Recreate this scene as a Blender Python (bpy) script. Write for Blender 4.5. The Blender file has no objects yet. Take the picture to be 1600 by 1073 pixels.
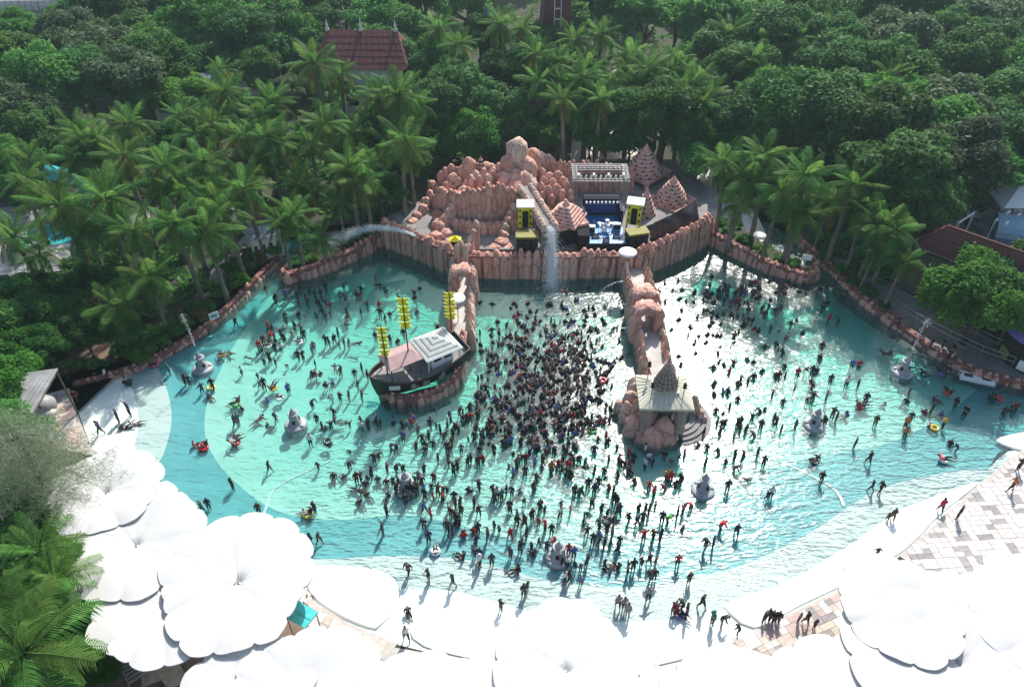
import bpy, bmesh, math, random
import numpy as np
from mathutils import Vector, Matrix, noise
from mathutils.geometry import delaunay_2d_cdt

random.seed(7); np.random.seed(7)
R = math.radians
SC = bpy.context.scene
C = bpy.context.collection

# ------------------------------------------------------------------ camera, sky, sun, exposure
CAM_H, PITCH, FPX = 38.0, R(40.0), 1200.0          # drone height, downward pitch, focal length in photo pixels
cam = bpy.data.cameras.new("camera"); camo = bpy.data.objects.new("camera", cam); C.objects.link(camo)
camo.location = (0, 0, CAM_H); camo.rotation_euler = (R(90) - PITCH, 0, 0)
cam.sensor_width = 36.0; cam.lens = 36.0 * FPX / 1600.0; cam.clip_start = 0.5; cam.clip_end = 3000
SC.camera = camo
SUN_AZ, SUN_EL = R(16.5), R(44.0)                    # azimuth to the right of the view direction (+Y)
w = bpy.data.worlds.new("World"); SC.world = w; w.use_nodes = True
nt = w.node_tree; bg = nt.nodes["Background"]; sky = nt.nodes.new("ShaderNodeTexSky")
sky.sky_type = 'NISHITA'; sky.sun_disc = False; sky.sun_elevation = SUN_EL; sky.sun_rotation = SUN_AZ
sky.air_density = 1.2; sky.dust_density = 2.0; sky.ozone_density = 1.0
nt.links.new(sky.outputs[0], bg.inputs[0]); bg.inputs[1].default_value = 0.13
sl = bpy.data.lights.new("sun", 'SUN'); so = bpy.data.objects.new("sun", sl); C.objects.link(so)
sl.energy = 4.8; sl.angle = R(0.53); sl.color = (1.0, 0.955, 0.88)
sd = Vector((math.sin(SUN_AZ) * math.cos(SUN_EL), math.cos(SUN_AZ) * math.cos(SUN_EL), math.sin(SUN_EL)))
so.rotation_euler = sd.to_track_quat('Z', 'Y').to_euler(); so.location = (20, 60, 60)
SC.view_settings.view_transform = 'Standard'; SC.view_settings.look = 'None'
SC.view_settings.exposure = 0.62; SC.view_settings.gamma = 1.0; SC.view_settings.use_curve_mapping = False
SC.render.engine = 'CYCLES'
cy = SC.cycles
cy.max_bounces = 4; cy.diffuse_bounces = 2; cy.glossy_bounces = 1; cy.transmission_bounces = 2; cy.transparent_max_bounces = 6
cy.volume_bounces = 0; cy.caustics_reflective = False; cy.caustics_refractive = False
cy.use_denoising = True; cy.denoiser = 'OPENIMAGEDENOISE'
cy.use_adaptive_sampling = False

# ------------------------------------------------------------------ photo pixel <-> world
_ct, _st = math.cos(PITCH), math.sin(PITCH)
def ray(px, py):
    u = (px - 800.0) / FPX; v = (py - 536.5) / FPX
    return Vector((u, _ct - v * _st, -_st - v * _ct))
def P(px, py, z=0.0):
    "the point at height z seen at photo pixel px, py"
    d = ray(px, py); t = (z - CAM_H) / d.z
    return Vector((d.x * t, d.y * t, z))
def Q(px, py, D):
    "the point at ground distance D seen at photo pixel px, py"
    d = ray(px, py); t = D / d.y
    return Vector((d.x * t, D, CAM_H + d.z * t))
def pix(p):
    x, y, z = p[0], p[1], p[2] - CAM_H
    depth = y * _ct - z * _st; dn = -y * _st - z * _ct
    return (800 + FPX * x / depth, 536.5 + FPX * dn / depth)
def mpp(p):
    "metres for one photo pixel at point p"
    return (p[1] * _ct - (p[2] - CAM_H) * _st) / FPX

# ------------------------------------------------------------------ mesh building
class MB:
    def __init__(s): s.v = []; s.f = []; s.m = []; s.sm = []
    def add(s, vs, fs, mi=0, smooth=False):
        o = len(s.v); s.v.extend([tuple(p) for p in vs])
        s.f.extend([tuple(i + o for i in q) for q in fs]); s.m.extend([mi] * len(fs)); s.sm.extend([smooth] * len(fs)); return s
    def box(s, c, d, rz=0.0, mi=0, rx=0.0, ry=0.0, taper=1.0):
        M = Matrix.Rotation(rz, 3, 'Z') @ Matrix.Rotation(ry, 3, 'Y') @ Matrix.Rotation(rx, 3, 'X'); c = Vector(c)
        vs = []
        for k, sz in enumerate((-1, 1)):
            t = 1.0 if sz < 0 else taper
            for sx, sy in ((-1, -1), (1, -1), (1, 1), (-1, 1)):
                vs.append(c + M @ Vector((sx * d[0] / 2 * t, sy * d[1] / 2 * t, sz * d[2] / 2)))
        return s.add(vs, [(3, 2, 1, 0), (4, 5, 6, 7), (0, 1, 5, 4), (1, 2, 6, 5), (2, 3, 7, 6), (3, 0, 4, 7)], mi)
    def bar(s, a, b, r, n=5, r2=None, mi=0, smooth=True):
        a = Vector(a); b = Vector(b); r2 = r if r2 is None else r2
        q = (b - a).to_track_quat('Z', 'Y'); vs = []
        for p, rr in ((a, r), (b, r2)):
            for i in range(n):
                t = 2 * math.pi * i / n; vs.append(p + q @ Vector((rr * math.cos(t), rr * math.sin(t), 0)))
        fs = [(i, (i + 1) % n, n + (i + 1) % n, n + i) for i in range(n)]
        s.add(vs, fs, mi, smooth)
        return s.add(vs, [tuple(range(n - 1, -1, -1)), tuple(range(n, 2 * n))], mi)
    def tube(s, pts, rad, n=6, mi=0, smooth=True):
        pts = [Vector(p) for p in pts]; vs = []; fs = []
        for k, p in enumerate(pts):
            d = pts[min(k + 1, len(pts) - 1)] - pts[max(k - 1, 0)]
            q = d.to_track_quat('Z', 'Y'); rr = rad[k] if isinstance(rad, (list, tuple)) else rad
            for i in range(n):
                t = 2 * math.pi * i / n; vs.append(p + q @ Vector((rr * math.cos(t), rr * math.sin(t), 0)))
        for k in range(len(pts) - 1):
            for i in range(n): fs.append((k * n + i, k * n + (i + 1) % n, (k + 1) * n + (i + 1) % n, (k + 1) * n + i))
        fs.append(tuple(range(n - 1, -1, -1))); fs.append(tuple((len(pts) - 1) * n + i for i in range(n)))
        return s.add(vs, fs, mi, smooth)
    def lathe(s, prof, n=16, c=(0, 0, 0), mi=0, smooth=True, close=False):
        vs = []; fs = []
        for r, z in prof:
            for i in range(n):
                t = 2 * math.pi * i / n; vs.append((c[0] + r * math.cos(t), c[1] + r * math.sin(t), c[2] + z))
        m = len(prof)
        for k in range(m - 1 + (1 if close else 0)):
            k2 = (k + 1) % m
            for i in range(n): fs.append((k * n + i, k * n + (i + 1) % n, k2 * n + (i + 1) % n, k2 * n + i))
        return s.add(vs, fs, mi, smooth)
    def prism(s, poly, z0, z1, mi=0):
        n = len(poly)
        vs = [(p[0], p[1], z0) for p in poly] + [(p[0], p[1], z1) for p in poly]
        if sum(poly[i][0] * poly[(i + 1) % n][1] - poly[(i + 1) % n][0] * poly[i][1] for i in range(n)) < 0:
            vs = [(p[0], p[1], z0) for p in poly[::-1]] + [(p[0], p[1], z1) for p in poly[::-1]]
        return s.add(vs, [tuple(range(n - 1, -1, -1)), tuple(range(n, 2 * n))] + [(i, (i + 1) % n, n + (i + 1) % n, n + i) for i in range(n)], mi)
    def mesh(s, name, *mats):
        me = bpy.data.meshes.new(name); me.from_pydata(s.v, [], s.f)
        if any(s.sm): me.polygons.foreach_set("use_smooth", s.sm)
        if any(s.m): me.polygons.foreach_set("material_index", s.m)
        for m in mats: me.materials.append(m)
        me.update(); return me
    def build(s, name, m=None, parent=None, loc=None):
        mats = m if isinstance(m, (list, tuple)) else [m]
        return link(name, s.mesh(name, *[x for x in mats if x]), parent, loc)

def link(name, data, parent=None, loc=None, rot=None, scale=None):
    o = bpy.data.objects.new(name, data); C.objects.link(o)
    if parent is not None: o.parent = parent
    if loc is not None: o.location = loc
    if rot is not None: o.rotation_euler = rot
    if scale is not None: o.scale = scale if hasattr(scale, '__len__') else (scale,) * 3
    return o
def tag(o, label, cat, group=None):
    o["label"] = label; o["category"] = cat
    if group: o["group"] = group
    return o
def thing(name, label, cat, loc=(0, 0, 0), rz=0.0, group=None):
    return tag(link(name, None, None, loc, (0, 0, rz)), label, cat, group)
def struct(o, kind="structure", label=None):
    o["kind"] = kind
    if label: o["label"] = label
    return o
def copy_tree(o, parent=None):
    c = o.copy(); C.objects.link(c)
    if parent is not None: c.parent = parent
    for ch in o.children: copy_tree(ch, c)
    return c

def inside(x, y, poly):
    r = False; n = len(poly); j = n - 1
    for i in range(n):
        xi, yi = poly[i][0], poly[i][1]; xj, yj = poly[j][0], poly[j][1]
        if (yi > y) != (yj > y) and x < (xj - xi) * (y - yi) / (yj - yi) + xi: r = not r
        j = i
    return r
def smooth_line(pts, step=0.8, closed=False):
    "Catmull-Rom through the points, resampled"
    pts = [Vector((p[0], p[1])) for p in pts]; out = []; n = len(pts)
    for i in range(n if closed else n - 1):
        if closed: a, b, c, d = pts[i - 1], pts[i], pts[(i + 1) % n], pts[(i + 2) % n]
        else: a, b, c, d = pts[max(i - 1, 0)], pts[i], pts[i + 1], pts[min(i + 2, n - 1)]
        k = max(1, int((c - b).length / step))
        for j in range(k):
            t = j / k
            out.append(0.5 * ((2 * b) + (c - a) * t + (2 * a - 5 * b + 4 * c - d) * t * t + (3 * b - a - 3 * c + d) * t ** 3))
    if not closed: out.append(pts[-1])
    return out
def sheet(name, poly, zf, m, grid=1.5, holes=(), parent=None):
    "a triangulated sheet inside poly whose height comes from zf(x, y)"
    co = [Vector((p[0], p[1])) for p in poly]; n = len(co)
    faces = [list(range(n))]
    for h in holes:
        o = len(co); co += [Vector((p[0], p[1])) for p in h]; faces.append(list(range(o, len(co))))
    xs = [p.x for p in co[:n]]; ys = [p.y for p in co[:n]]
    x = min(xs); k = 0
    while x < max(xs):
        y = min(ys) + (k % 2) * grid / 2
        while y < max(ys):
            if inside(x, y, poly): co.append(Vector((x + random.uniform(-.1, .1) * grid, y + random.uniform(-.1, .1) * grid)))
            y += grid
        x += grid; k += 1
    v, e, f, _, _, _ = delaunay_2d_cdt(co, [], faces, 0, 1e-4)
    ff = []
    for t in f:
        cx_ = sum(v[i].x for i in t) / len(t); cy_ = sum(v[i].y for i in t) / len(t)
        if inside(cx_, cy_, poly) and not any(inside(cx_, cy_, h) for h in holes): ff.append(t)
    mb = MB(); mb.add([(p.x, p.y, zf(p.x, p.y)) for p in v], ff, 0, True)
    return mb.build(name, m, parent)

# ------------------------------------------------------------------ materials
def mat(name, col, rough=0.7, var=0.0, scale=3.0, bump=0.0, bscale=8.0, rnd=0.0, metal=0.0, spec=0.4, col2=None, detail=4.0, coord="Object", bdist=0.05):
    m = bpy.data.materials.new(name); m.use_nodes = True; n = m.node_tree.nodes; L = m.node_tree.links
    b = n["Principled BSDF"]; b.inputs["Roughness"].default_value = rough; b.inputs["Metallic"].default_value = metal
    b.inputs["Specular IOR Level"].default_value = spec
    b.inputs["Base Color"].default_value = (*col, 1)
    tc = n.new("ShaderNodeTexCoord"); out = None
    if var or col2:
        nz = n.new("ShaderNodeTexNoise"); nz.inputs["Scale"].default_value = scale; nz.inputs["Detail"].default_value = detail; nz.inputs["Roughness"].default_value = 0.65
        L.new(tc.outputs[coord], nz.inputs["Vector"])
        cr = n.new("ShaderNodeValToRGB"); c2 = col2 or tuple(min(1, c * (1 + var)) for c in col); c1 = col if col2 else tuple(c * (1 - var) for c in col)
        cr.color_ramp.elements[0].position = .36; cr.color_ramp.elements[1].position = .64
        cr.color_ramp.elements[0].color = (*c1, 1); cr.color_ramp.elements[1].color = (*c2, 1)
        L.new(nz.outputs["Fac"], cr.inputs[0]); out = cr.outputs[0]
    if rnd:
        oi = n.new("ShaderNodeObjectInfo"); mr = n.new("ShaderNodeMapRange"); mr.inputs[3].default_value = 1 - rnd; mr.inputs[4].default_value = 1 + rnd
        L.new(oi.outputs["Random"], mr.inputs[0])
        hs = n.new("ShaderNodeHueSaturation"); L.new(mr.outputs[0], hs.inputs["Value"])
        if out: L.new(out, hs.inputs["Color"])
        else: hs.inputs["Color"].default_value = (*col, 1)
        out = hs.outputs[0]
    if out: L.new(out, b.inputs["Base Color"])
    if bump:
        nb = n.new("ShaderNodeTexNoise"); nb.inputs["Scale"].default_value = bscale; nb.inputs["Detail"].default_value = 5
        L.new(tc.outputs[coord], nb.inputs["Vector"])
        bp = n.new("ShaderNodeBump"); bp.inputs["Strength"].default_value = bump; bp.inputs["Distance"].default_value = bdist
        L.new(nb.outputs["Fac"], bp.inputs["Height"]); L.new(bp.outputs[0], b.inputs["Normal"])
    return m
def leaf_mat(name, c1, c2, trans=0.35, rough=0.5, hue=0.014, val=0.35):
    m = bpy.data.materials.new(name); m.use_nodes = True; n = m.node_tree.nodes; L = m.node_tree.links
    b = n["Principled BSDF"]; b.inputs["Roughness"].default_value = rough; b.inputs["Specular IOR Level"].default_value = 0.06
    g = n.new("ShaderNodeNewGeometry"); cr = n.new("ShaderNodeValToRGB")
    cr.color_ramp.elements[0].color = (*c1, 1); cr.color_ramp.elements[1].color = (*c2, 1)
    tc = n.new("ShaderNodeTexCoord"); nz = n.new("ShaderNodeTexNoise"); nz.inputs["Scale"].default_value = 0.6; nz.inputs["Detail"].default_value = 2
    L.new(tc.outputs["Object"], nz.inputs["Vector"])
    mx = n.new("ShaderNodeMath"); mx.operation = 'MULTIPLY_ADD'; mx.inputs[1].default_value = 0.5
    L.new(g.outputs["Random Per Island"], mx.inputs[0])
    m2 = n.new("ShaderNodeMath"); m2.operation = 'MULTIPLY'; m2.inputs[1].default_value = 0.55; L.new(nz.outputs["Fac"], m2.inputs[0]); L.new(m2.outputs[0], mx.inputs[2])
    L.new(mx.outputs[0], cr.inputs[0])
    oi = n.new("ShaderNodeObjectInfo"); hs = n.new("ShaderNodeHueSaturation"); L.new(cr.outputs[0], hs.inputs["Color"])
    r1 = n.new("ShaderNodeMapRange"); r1.inputs[3].default_value = 0.5 - hue; r1.inputs[4].default_value = 0.5 + hue; L.new(oi.outputs["Random"], r1.inputs[0]); L.new(r1.outputs[0], hs.inputs["Hue"])
    ml = n.new("ShaderNodeMath"); ml.operation = 'MULTIPLY'; ml.inputs[1].default_value = 7.31; L.new(oi.outputs["Random"], ml.inputs[0])
    fr = n.new("ShaderNodeMath"); fr.operation = 'FRACT'; L.new(ml.outputs[0], fr.inputs[0])
    r2 = n.new("ShaderNodeMapRange"); r2.inputs[3].default_value = 1 - val; r2.inputs[4].default_value = 1 + val; L.new(fr.outputs[0], r2.inputs[0]); L.new(r2.outputs[0], hs.inputs["Value"])
    L.new(hs.outputs[0], b.inputs["Base Color"])
    t = n.new("ShaderNodeBsdfTranslucent"); hs2 = n.new("ShaderNodeHueSaturation"); hs2.inputs["Hue"].default_value = 0.485; hs2.inputs["Value"].default_value = 1.35; L.new(hs.outputs[0], hs2.inputs["Color"]); L.new(hs2.outputs[0], t.inputs[0])
    mixs = n.new("ShaderNodeMixShader"); mixs.inputs[0].default_value = trans
    L.new(b.outputs[0], mixs.inputs[1]); L.new(t.outputs[0], mixs.inputs[2]); L.new(mixs.outputs[0], n["Material Output"].inputs[0])
    return m
M = {}
M['soil'] = mat("soil", (0.045, 0.038, 0.028), 0.95, col2=(0.035, 0.045, 0.022), scale=0.25, bump=.6, bscale=2, coord="Object")
M['deck'] = mat("deck_concrete", (0.33, 0.31, 0.29), 0.85, col2=(0.5, 0.48, 0.45), scale=0.5, bump=.2, bscale=6)
M['path'] = mat("path_concrete", (0.15, 0.145, 0.14), 0.85, col2=(0.23, 0.22, 0.215), scale=0.6, bump=.2, bscale=6)
M['bright_ground'] = mat("pale_gravel", (0.62, 0.60, 0.57), 0.9, col2=(0.42, 0.40, 0.37), scale=0.7, bump=.3, bscale=5)
M['brown_path'] = mat("brown_path", (0.13, 0.085, 0.065), 0.9, col2=(0.19, 0.13, 0.10), scale=0.8, bump=.3)
M['beach'] = mat("beach_render", (0.52, 0.64, 0.61), 0.6, col2=(0.62, 0.70, 0.67), scale=0.5, bump=.1, bscale=20)
M['beach_slab'] = mat("dry_beach_render", (0.80, 0.80, 0.78), 0.7, col2=(0.74, 0.75, 0.73), scale=0.4)
M['teal'] = mat("teal_pool_paint", (0.065, 0.35, 0.385), 0.6, col2=(0.095, 0.42, 0.45), scale=0.5)
M['aqua'] = mat("pale_aqua_pool_paint", (0.34, 0.62, 0.535), 0.6, col2=(0.43, 0.70, 0.61), scale=0.35)
M['line'] = mat("white_line_paint", (0.62, 0.72, 0.70), 0.6, var=.08)
M['rock'] = mat("pink_rock", (0.52, 0.27, 0.205), 0.9, col2=(0.66, 0.39, 0.315), scale=1.3, bump=.8, bscale=3.0, rnd=0.14, bdist=.25)
M['rock_tan'] = mat("tan_rock", (0.53, 0.36, 0.28), 0.9, col2=(0.66, 0.50, 0.41), scale=1.3, bump=.8, bscale=3.0, rnd=0.12, bdist=.25)
def crack(m, sx=1.6, sz=.55, amt=.42):
    "fine dark cracks that run mostly upright through the rock"
    n = m.node_tree.nodes; L = m.node_tree.links; b = n["Principled BSDF"]; tc = n.new("ShaderNodeTexCoord"); g = n.new("ShaderNodeNewGeometry"); mp = n.new("ShaderNodeMapping"); mp.inputs["Scale"].default_value = (sx, sx, sz)
    L.new(g.outputs["Position"], mp.inputs[0]); nz = n.new("ShaderNodeTexNoise"); nz.inputs["Scale"].default_value = 1.4; L.new(mp.outputs[0], nz.inputs["Vector"]); mv = n.new("ShaderNodeMix"); mv.data_type = 'VECTOR'; mv.inputs[0].default_value = .35; L.new(mp.outputs[0], mv.inputs[4]); L.new(nz.outputs["Color"], mv.inputs[5])
    v = n.new("ShaderNodeTexVoronoi"); v.feature = 'DISTANCE_TO_EDGE'; v.inputs["Scale"].default_value = 1.5; L.new(mv.outputs[1], v.inputs["Vector"])
    r = n.new("ShaderNodeMapRange"); r.inputs[1].default_value = .0; r.inputs[2].default_value = .07; r.inputs[3].default_value = 1 - amt; r.inputs[4].default_value = 1; L.new(v.outputs["Distance"], r.inputs[0])
    src = b.inputs["Base Color"].links[0].from_socket; mx = n.new("ShaderNodeMix"); mx.data_type = 'RGBA'; mx.blend_type = 'MULTIPLY'; mx.inputs[0].default_value = 1; L.new(src, mx.inputs[6]); L.new(r.outputs[0], mx.inputs[7]); L.new(mx.outputs[2], b.inputs["Base Color"])
    bp = n.new("ShaderNodeBump"); bp.inputs["Strength"].default_value = .7; bp.inputs["Distance"].default_value = .08; L.new(r.outputs[0], bp.inputs["Height"]); L.new(b.inputs["Normal"].links[0].from_socket, bp.inputs["Normal"]); L.new(bp.outputs[0], b.inputs["Normal"])
crack(M['rock']); crack(M['rock_tan'])
M['rock_core'] = mat("rock_mortar", (0.22, 0.10, 0.085), 0.95, var=.3, scale=2, bump=.6, bscale=4, bdist=.2)
M['stucco'] = mat("salmon_stucco", (0.58, 0.34, 0.285), 0.85, var=.1, scale=1.5, bump=.2)
M['dark'] = mat("dark_opening", (0.02, 0.018, 0.018), 0.9)
M['tile_light'] = mat("light_paver", (0.50, 0.47, 0.45), 0.85, var=.12, scale=3, rnd=.10)
M['tile_pink'] = mat("pink_paver", (0.40, 0.30, 0.275), 0.85, var=.12, scale=3, rnd=.12)
M['tile_grey'] = mat("grey_paver", (0.27, 0.25, 0.25), 0.85, var=.12, scale=3, rnd=.12)
M['tile_tan'] = mat("tan_paver", (0.44, 0.38, 0.32), 0.85, var=.12, scale=3, rnd=.12)
M['grout'] = mat("paver_bed", (0.42, 0.39, 0.36), 0.9, var=.15)
M['membrane'] = mat("white_membrane", (0.58, 0.55, 0.44), 0.6, col2=(0.80, 0.80, 0.795), scale=0.45, detail=6, bump=.12, bscale=1.5, bdist=.06)
for n_ in M['membrane'].node_tree.nodes:
    if n_.type == 'VALTORGB': n_.color_ramp.elements[0].position = .24; n_.color_ramp.elements[1].position = .36
_m = M['membrane']; _n = _m.node_tree.nodes; _t = _n.new("ShaderNodeBsdfTranslucent"); _t.inputs[0].default_value = (.78, .79, .80, 1); _x = _n.new("ShaderNodeMixShader"); _x.inputs[0].default_value = .50
_m.node_tree.links.new(_n["Principled BSDF"].outputs[0], _x.inputs[1]); _m.node_tree.links.new(_t.outputs[0], _x.inputs[2]); _m.node_tree.links.new(_x.outputs[0], _n["Material Output"].inputs[0])
M['seam'] = mat("grey_seam_tape", (0.42, 0.43, 0.43), 0.6)
M['metal'] = mat("grey_metal", (0.30, 0.31, 0.32), 0.4, metal=.7)
M['white'] = mat("white_paint", (0.78, 0.78, 0.78), 0.45, var=.05)
M['offwhite'] = mat("cream_paint", (0.62, 0.60, 0.53), 0.6, var=.06)
M['black'] = mat("black_cloth", (0.012, 0.013, 0.018), 0.8, spec=.1)
M['yellow'] = mat("yellow_fabric", (0.80, 0.72, 0.02), 0.6, var=.08)
M['bark'] = mat("bark", (0.10, 0.075, 0.055), 0.95, var=.35, scale=4, bump=.7, bscale=8)
M['palm_bark'] = mat("palm_bark", (0.17, 0.145, 0.12), 0.95, var=.3, scale=5, bump=.6, bscale=10)
# ------------------------------------------------------------------ pool outline, floor, beach, water
def PL(pts, z=0.0): return [P(x, y, z) for x, y in pts]
# wall feet round the pool, in order from the left end of the left wall to the right end of the right wall
LEFT_WALL = [(118, 606), (180, 590), (240, 566), (300, 531), (350, 493), (400, 442), (437, 407)]
PENIN_L = [(449, 440), (500, 427), (560, 402), (600, 379)]
FRONT_L = [(600, 379), (640, 395), (703, 422)]
FRONT_M = [(703, 424), (735, 429), (860, 431), (990, 429)]
FRONT_R = [(990, 429), (1060, 401), (1103, 376)]
PENIN_R = [(1103, 376), (1150, 400), (1200, 424), (1262, 442)]
RIGHT_WALL = [(1240, 372), (1270, 400), (1300, 426), (1340, 465), (1370, 490), (1420, 526), (1470, 560), (1520, 584), (1600, 606), (1680, 622)]
# outer edge of the teal floor (where the beach begins)
OUTER = [(243, 567), (262, 612), (268, 658), (255, 710), (232, 752), (248, 795), (300, 838), (380, 866), (485, 873), (600, 868), (700, 870), (760, 880), (850, 904),
         (930, 915), (1010, 915), (1080, 905), (1140, 890), (1200, 865), (1260, 835), (1320, 795), (1370, 765), (1430, 747), (1490, 736), (1545, 731)]
INNER = [(420, 452), (372, 520), (338, 585), (320, 640), (322, 688), (345, 727), (385, 765), (415, 786), (450, 800), (490, 807), (560, 808), (620, 801), (700, 812), (790, 838), (880, 850),
         (980, 842), (1080, 806), (1150, 762), (1220, 722), (1300, 706), (1380, 692), (1440, 666), (1492, 634), (1530, 600)]
outer_w = smooth_line(PL(OUTER), 0.8)
OUT_A = np.array([(p.x, p.y) for p in outer_w])
def dist_outer(x, y):
    d = OUT_A - np.array((x, y)); return math.sqrt(float(np.min((d * d).sum(1))))
basin = outer_w + [Vector(p[:2]) for p in PL([(1560, 705), (1600, 690), (1700, 690), (1850, 700), (1850, 660), (1690, 632)])] + \
    [Vector(p[:2]) for p in PL(RIGHT_WALL[::-1])] + [Vector(p[:2]) for p in PL([(1195, 345), (1150, 335), (1103, 355), (860, 400), (600, 355), (470, 366), (440, 385)])] + \
    [Vector(p[:2]) for p in PL([(425, 408), (395, 436), (345, 488), (296, 526)])]
def floor_z(x, y): return max(-1.45, -0.035 - 0.062 * dist_outer(x, y))
struct(sheet("pool_floor", basin, floor_z, M['teal'], 1.6), label="teal painted floor of the wave pool")
inner_w = smooth_line(PL(INNER), 0.8) + [Vector(p[:2]) for p in PL([(1470, 562), (1420, 528), (1370, 493), (1340, 468), (1300, 430), (1268, 405), (1103, 362), (990, 420), (735, 420), (600, 368), (452, 425)])]
struct(sheet("inner_pool_floor", inner_w, lambda x, y: floor_z(x, y) + 0.012, M['aqua'], 1.6), label="pale aqua painted middle of the pool floor")

# beach: pale render that rises gently out of the water
def beach_z(x, y): return -0.025 + min(0.12, 0.016 * max(0.0, dist_outer(x, y) - .6))
BEACH_OUT = [(1600, 702), (1560, 731), (1530, 756), (1470, 808), (1410, 866), (1330, 912), (1250, 950), (1180, 985), (1130, 1012), (1060, 1040), (900, 1060), (760, 1040), (620, 1006), (545, 975), (488, 940),
             (440, 900), (380, 888), (300, 850), (225, 800), (150, 715), (128, 660), (112, 612)]
beach_poly = [Vector(p[:2]) for p in PL(OUTER)] + [Vector(p[:2]) for p in PL([(1560, 716), (1575, 705)])] + [Vector(p[:2]) for p in PL([(x, y + 9) if 140 < x < 1590 else (x, y) for x, y in BEACH_OUT])] + [Vector(p[:2]) for p in PL([(118, 600), (180, 584), (225, 566)])]
beach_poly = outer_w + beach_poly[len(OUTER):]
struct(sheet("beach", beach_poly, beach_z, M['beach'], 1.5), label="white rendered beach entry of the pool")
def slab(name, pts, h, m=M['beach_slab'], step=0.5):
    poly = smooth_line(PL(pts, .05), step, True); mb = MB()
    zs = [beach_z(p.x, p.y) for p in poly]; n = len(poly)
    cx_ = sum((p for p in poly), Vector((0, 0))) / n
    ins = [p + (cx_ - p).normalized() * .25 for p in poly]
    vs = [(p.x, p.y, z - .05) for p, z in zip(poly, zs)] + [(p.x, p.y, z + h * .5) for p, z in zip(poly, zs)] + [(p.x, p.y, z + h) for p, z in zip(ins, zs)]
    fs = [(i, (i + 1) % n, n + (i + 1) % n, n + i) for i in range(n)] + [(n + i, n + (i + 1) % n, 2 * n + (i + 1) % n, 2 * n + i) for i in range(n)]
    mb.add(vs, fs, 0, True)
    me = mb.mesh(name, m); bm = bmesh.new(); bm.from_mesh(me); bm.verts.ensure_lookup_table()
    bmesh.ops.triangle_fill(bm, edges=[e for e in bm.edges if e.is_boundary and e.verts[0].index >= 2 * n and e.verts[1].index >= 2 * n], use_beauty=True)
    bmesh.ops.recalc_face_normals(bm, faces=bm.faces); bm.to_mesh(me); bm.free()
    return struct(link(name, me))
slab("beach_slab", [(486, 885), (540, 884), (600, 893), (622, 915), (621, 944), (604, 968), (588, 984), (540, 968), (492, 936), (478, 908)], .10)
slab("beach_slab", [(655, 962), (700, 951), (770, 962), (850, 985), (940, 1002), (1000, 1010), (1060, 1012), (1100, 1020), (1000, 1045), (880, 1052), (760, 1035), (660, 1010), (640, 985)], .07)
slab("beach_slab", [(1132, 947), (1160, 935), (1240, 902), (1330, 850), (1400, 800), (1460, 776), (1530, 752), (1470, 803), (1410, 862), (1330, 908), (1250, 946), (1176, 982)], .08)
slab("beach_slab", [(140, 690), (180, 678), (206, 676), (212, 690), (190, 702), (172, 714), (152, 712)], .10)
slab("beach_slab", [(1556, 688), (1600, 676), (1640, 678), (1640, 700), (1600, 706)], .12)
# painted lines on the floor
def strip(name, pts, wd, dz, m):
    c = smooth_line(PL(pts), 0.5); mb = MB(); vs = []
    for i, p in enumerate(c):
        t = (c[min(i + 1, len(c) - 1)] - c[max(i - 1, 0)]).normalized(); nrm = Vector((-t.y, t.x)) * wd / 2
        for q in (p - nrm, p + nrm):
            z = max(floor_z(q.x, q.y), beach_z(q.x, q.y)) if dist_outer(q.x, q.y) < 1.2 else (floor_z(q.x, q.y) if inside(q.x, q.y, basin) else beach_z(q.x, q.y))
            vs.append((q.x, q.y, z + dz))
    mb.add(vs, [(2 * i, 2 * i + 2, 2 * i + 3, 2 * i + 1) for i in range(len(c) - 1)])
    return struct(mb.build(name, m))
strip("floor_line", [(407, 812), (418, 780), (428, 757), (470, 733), (515, 711)], .17, .05, M['line'])
strip("floor_line", [(1165, 697), (1220, 716), (1275, 743), (1306, 764), (1318, 790)], .17, .05, M['line'])

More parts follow.
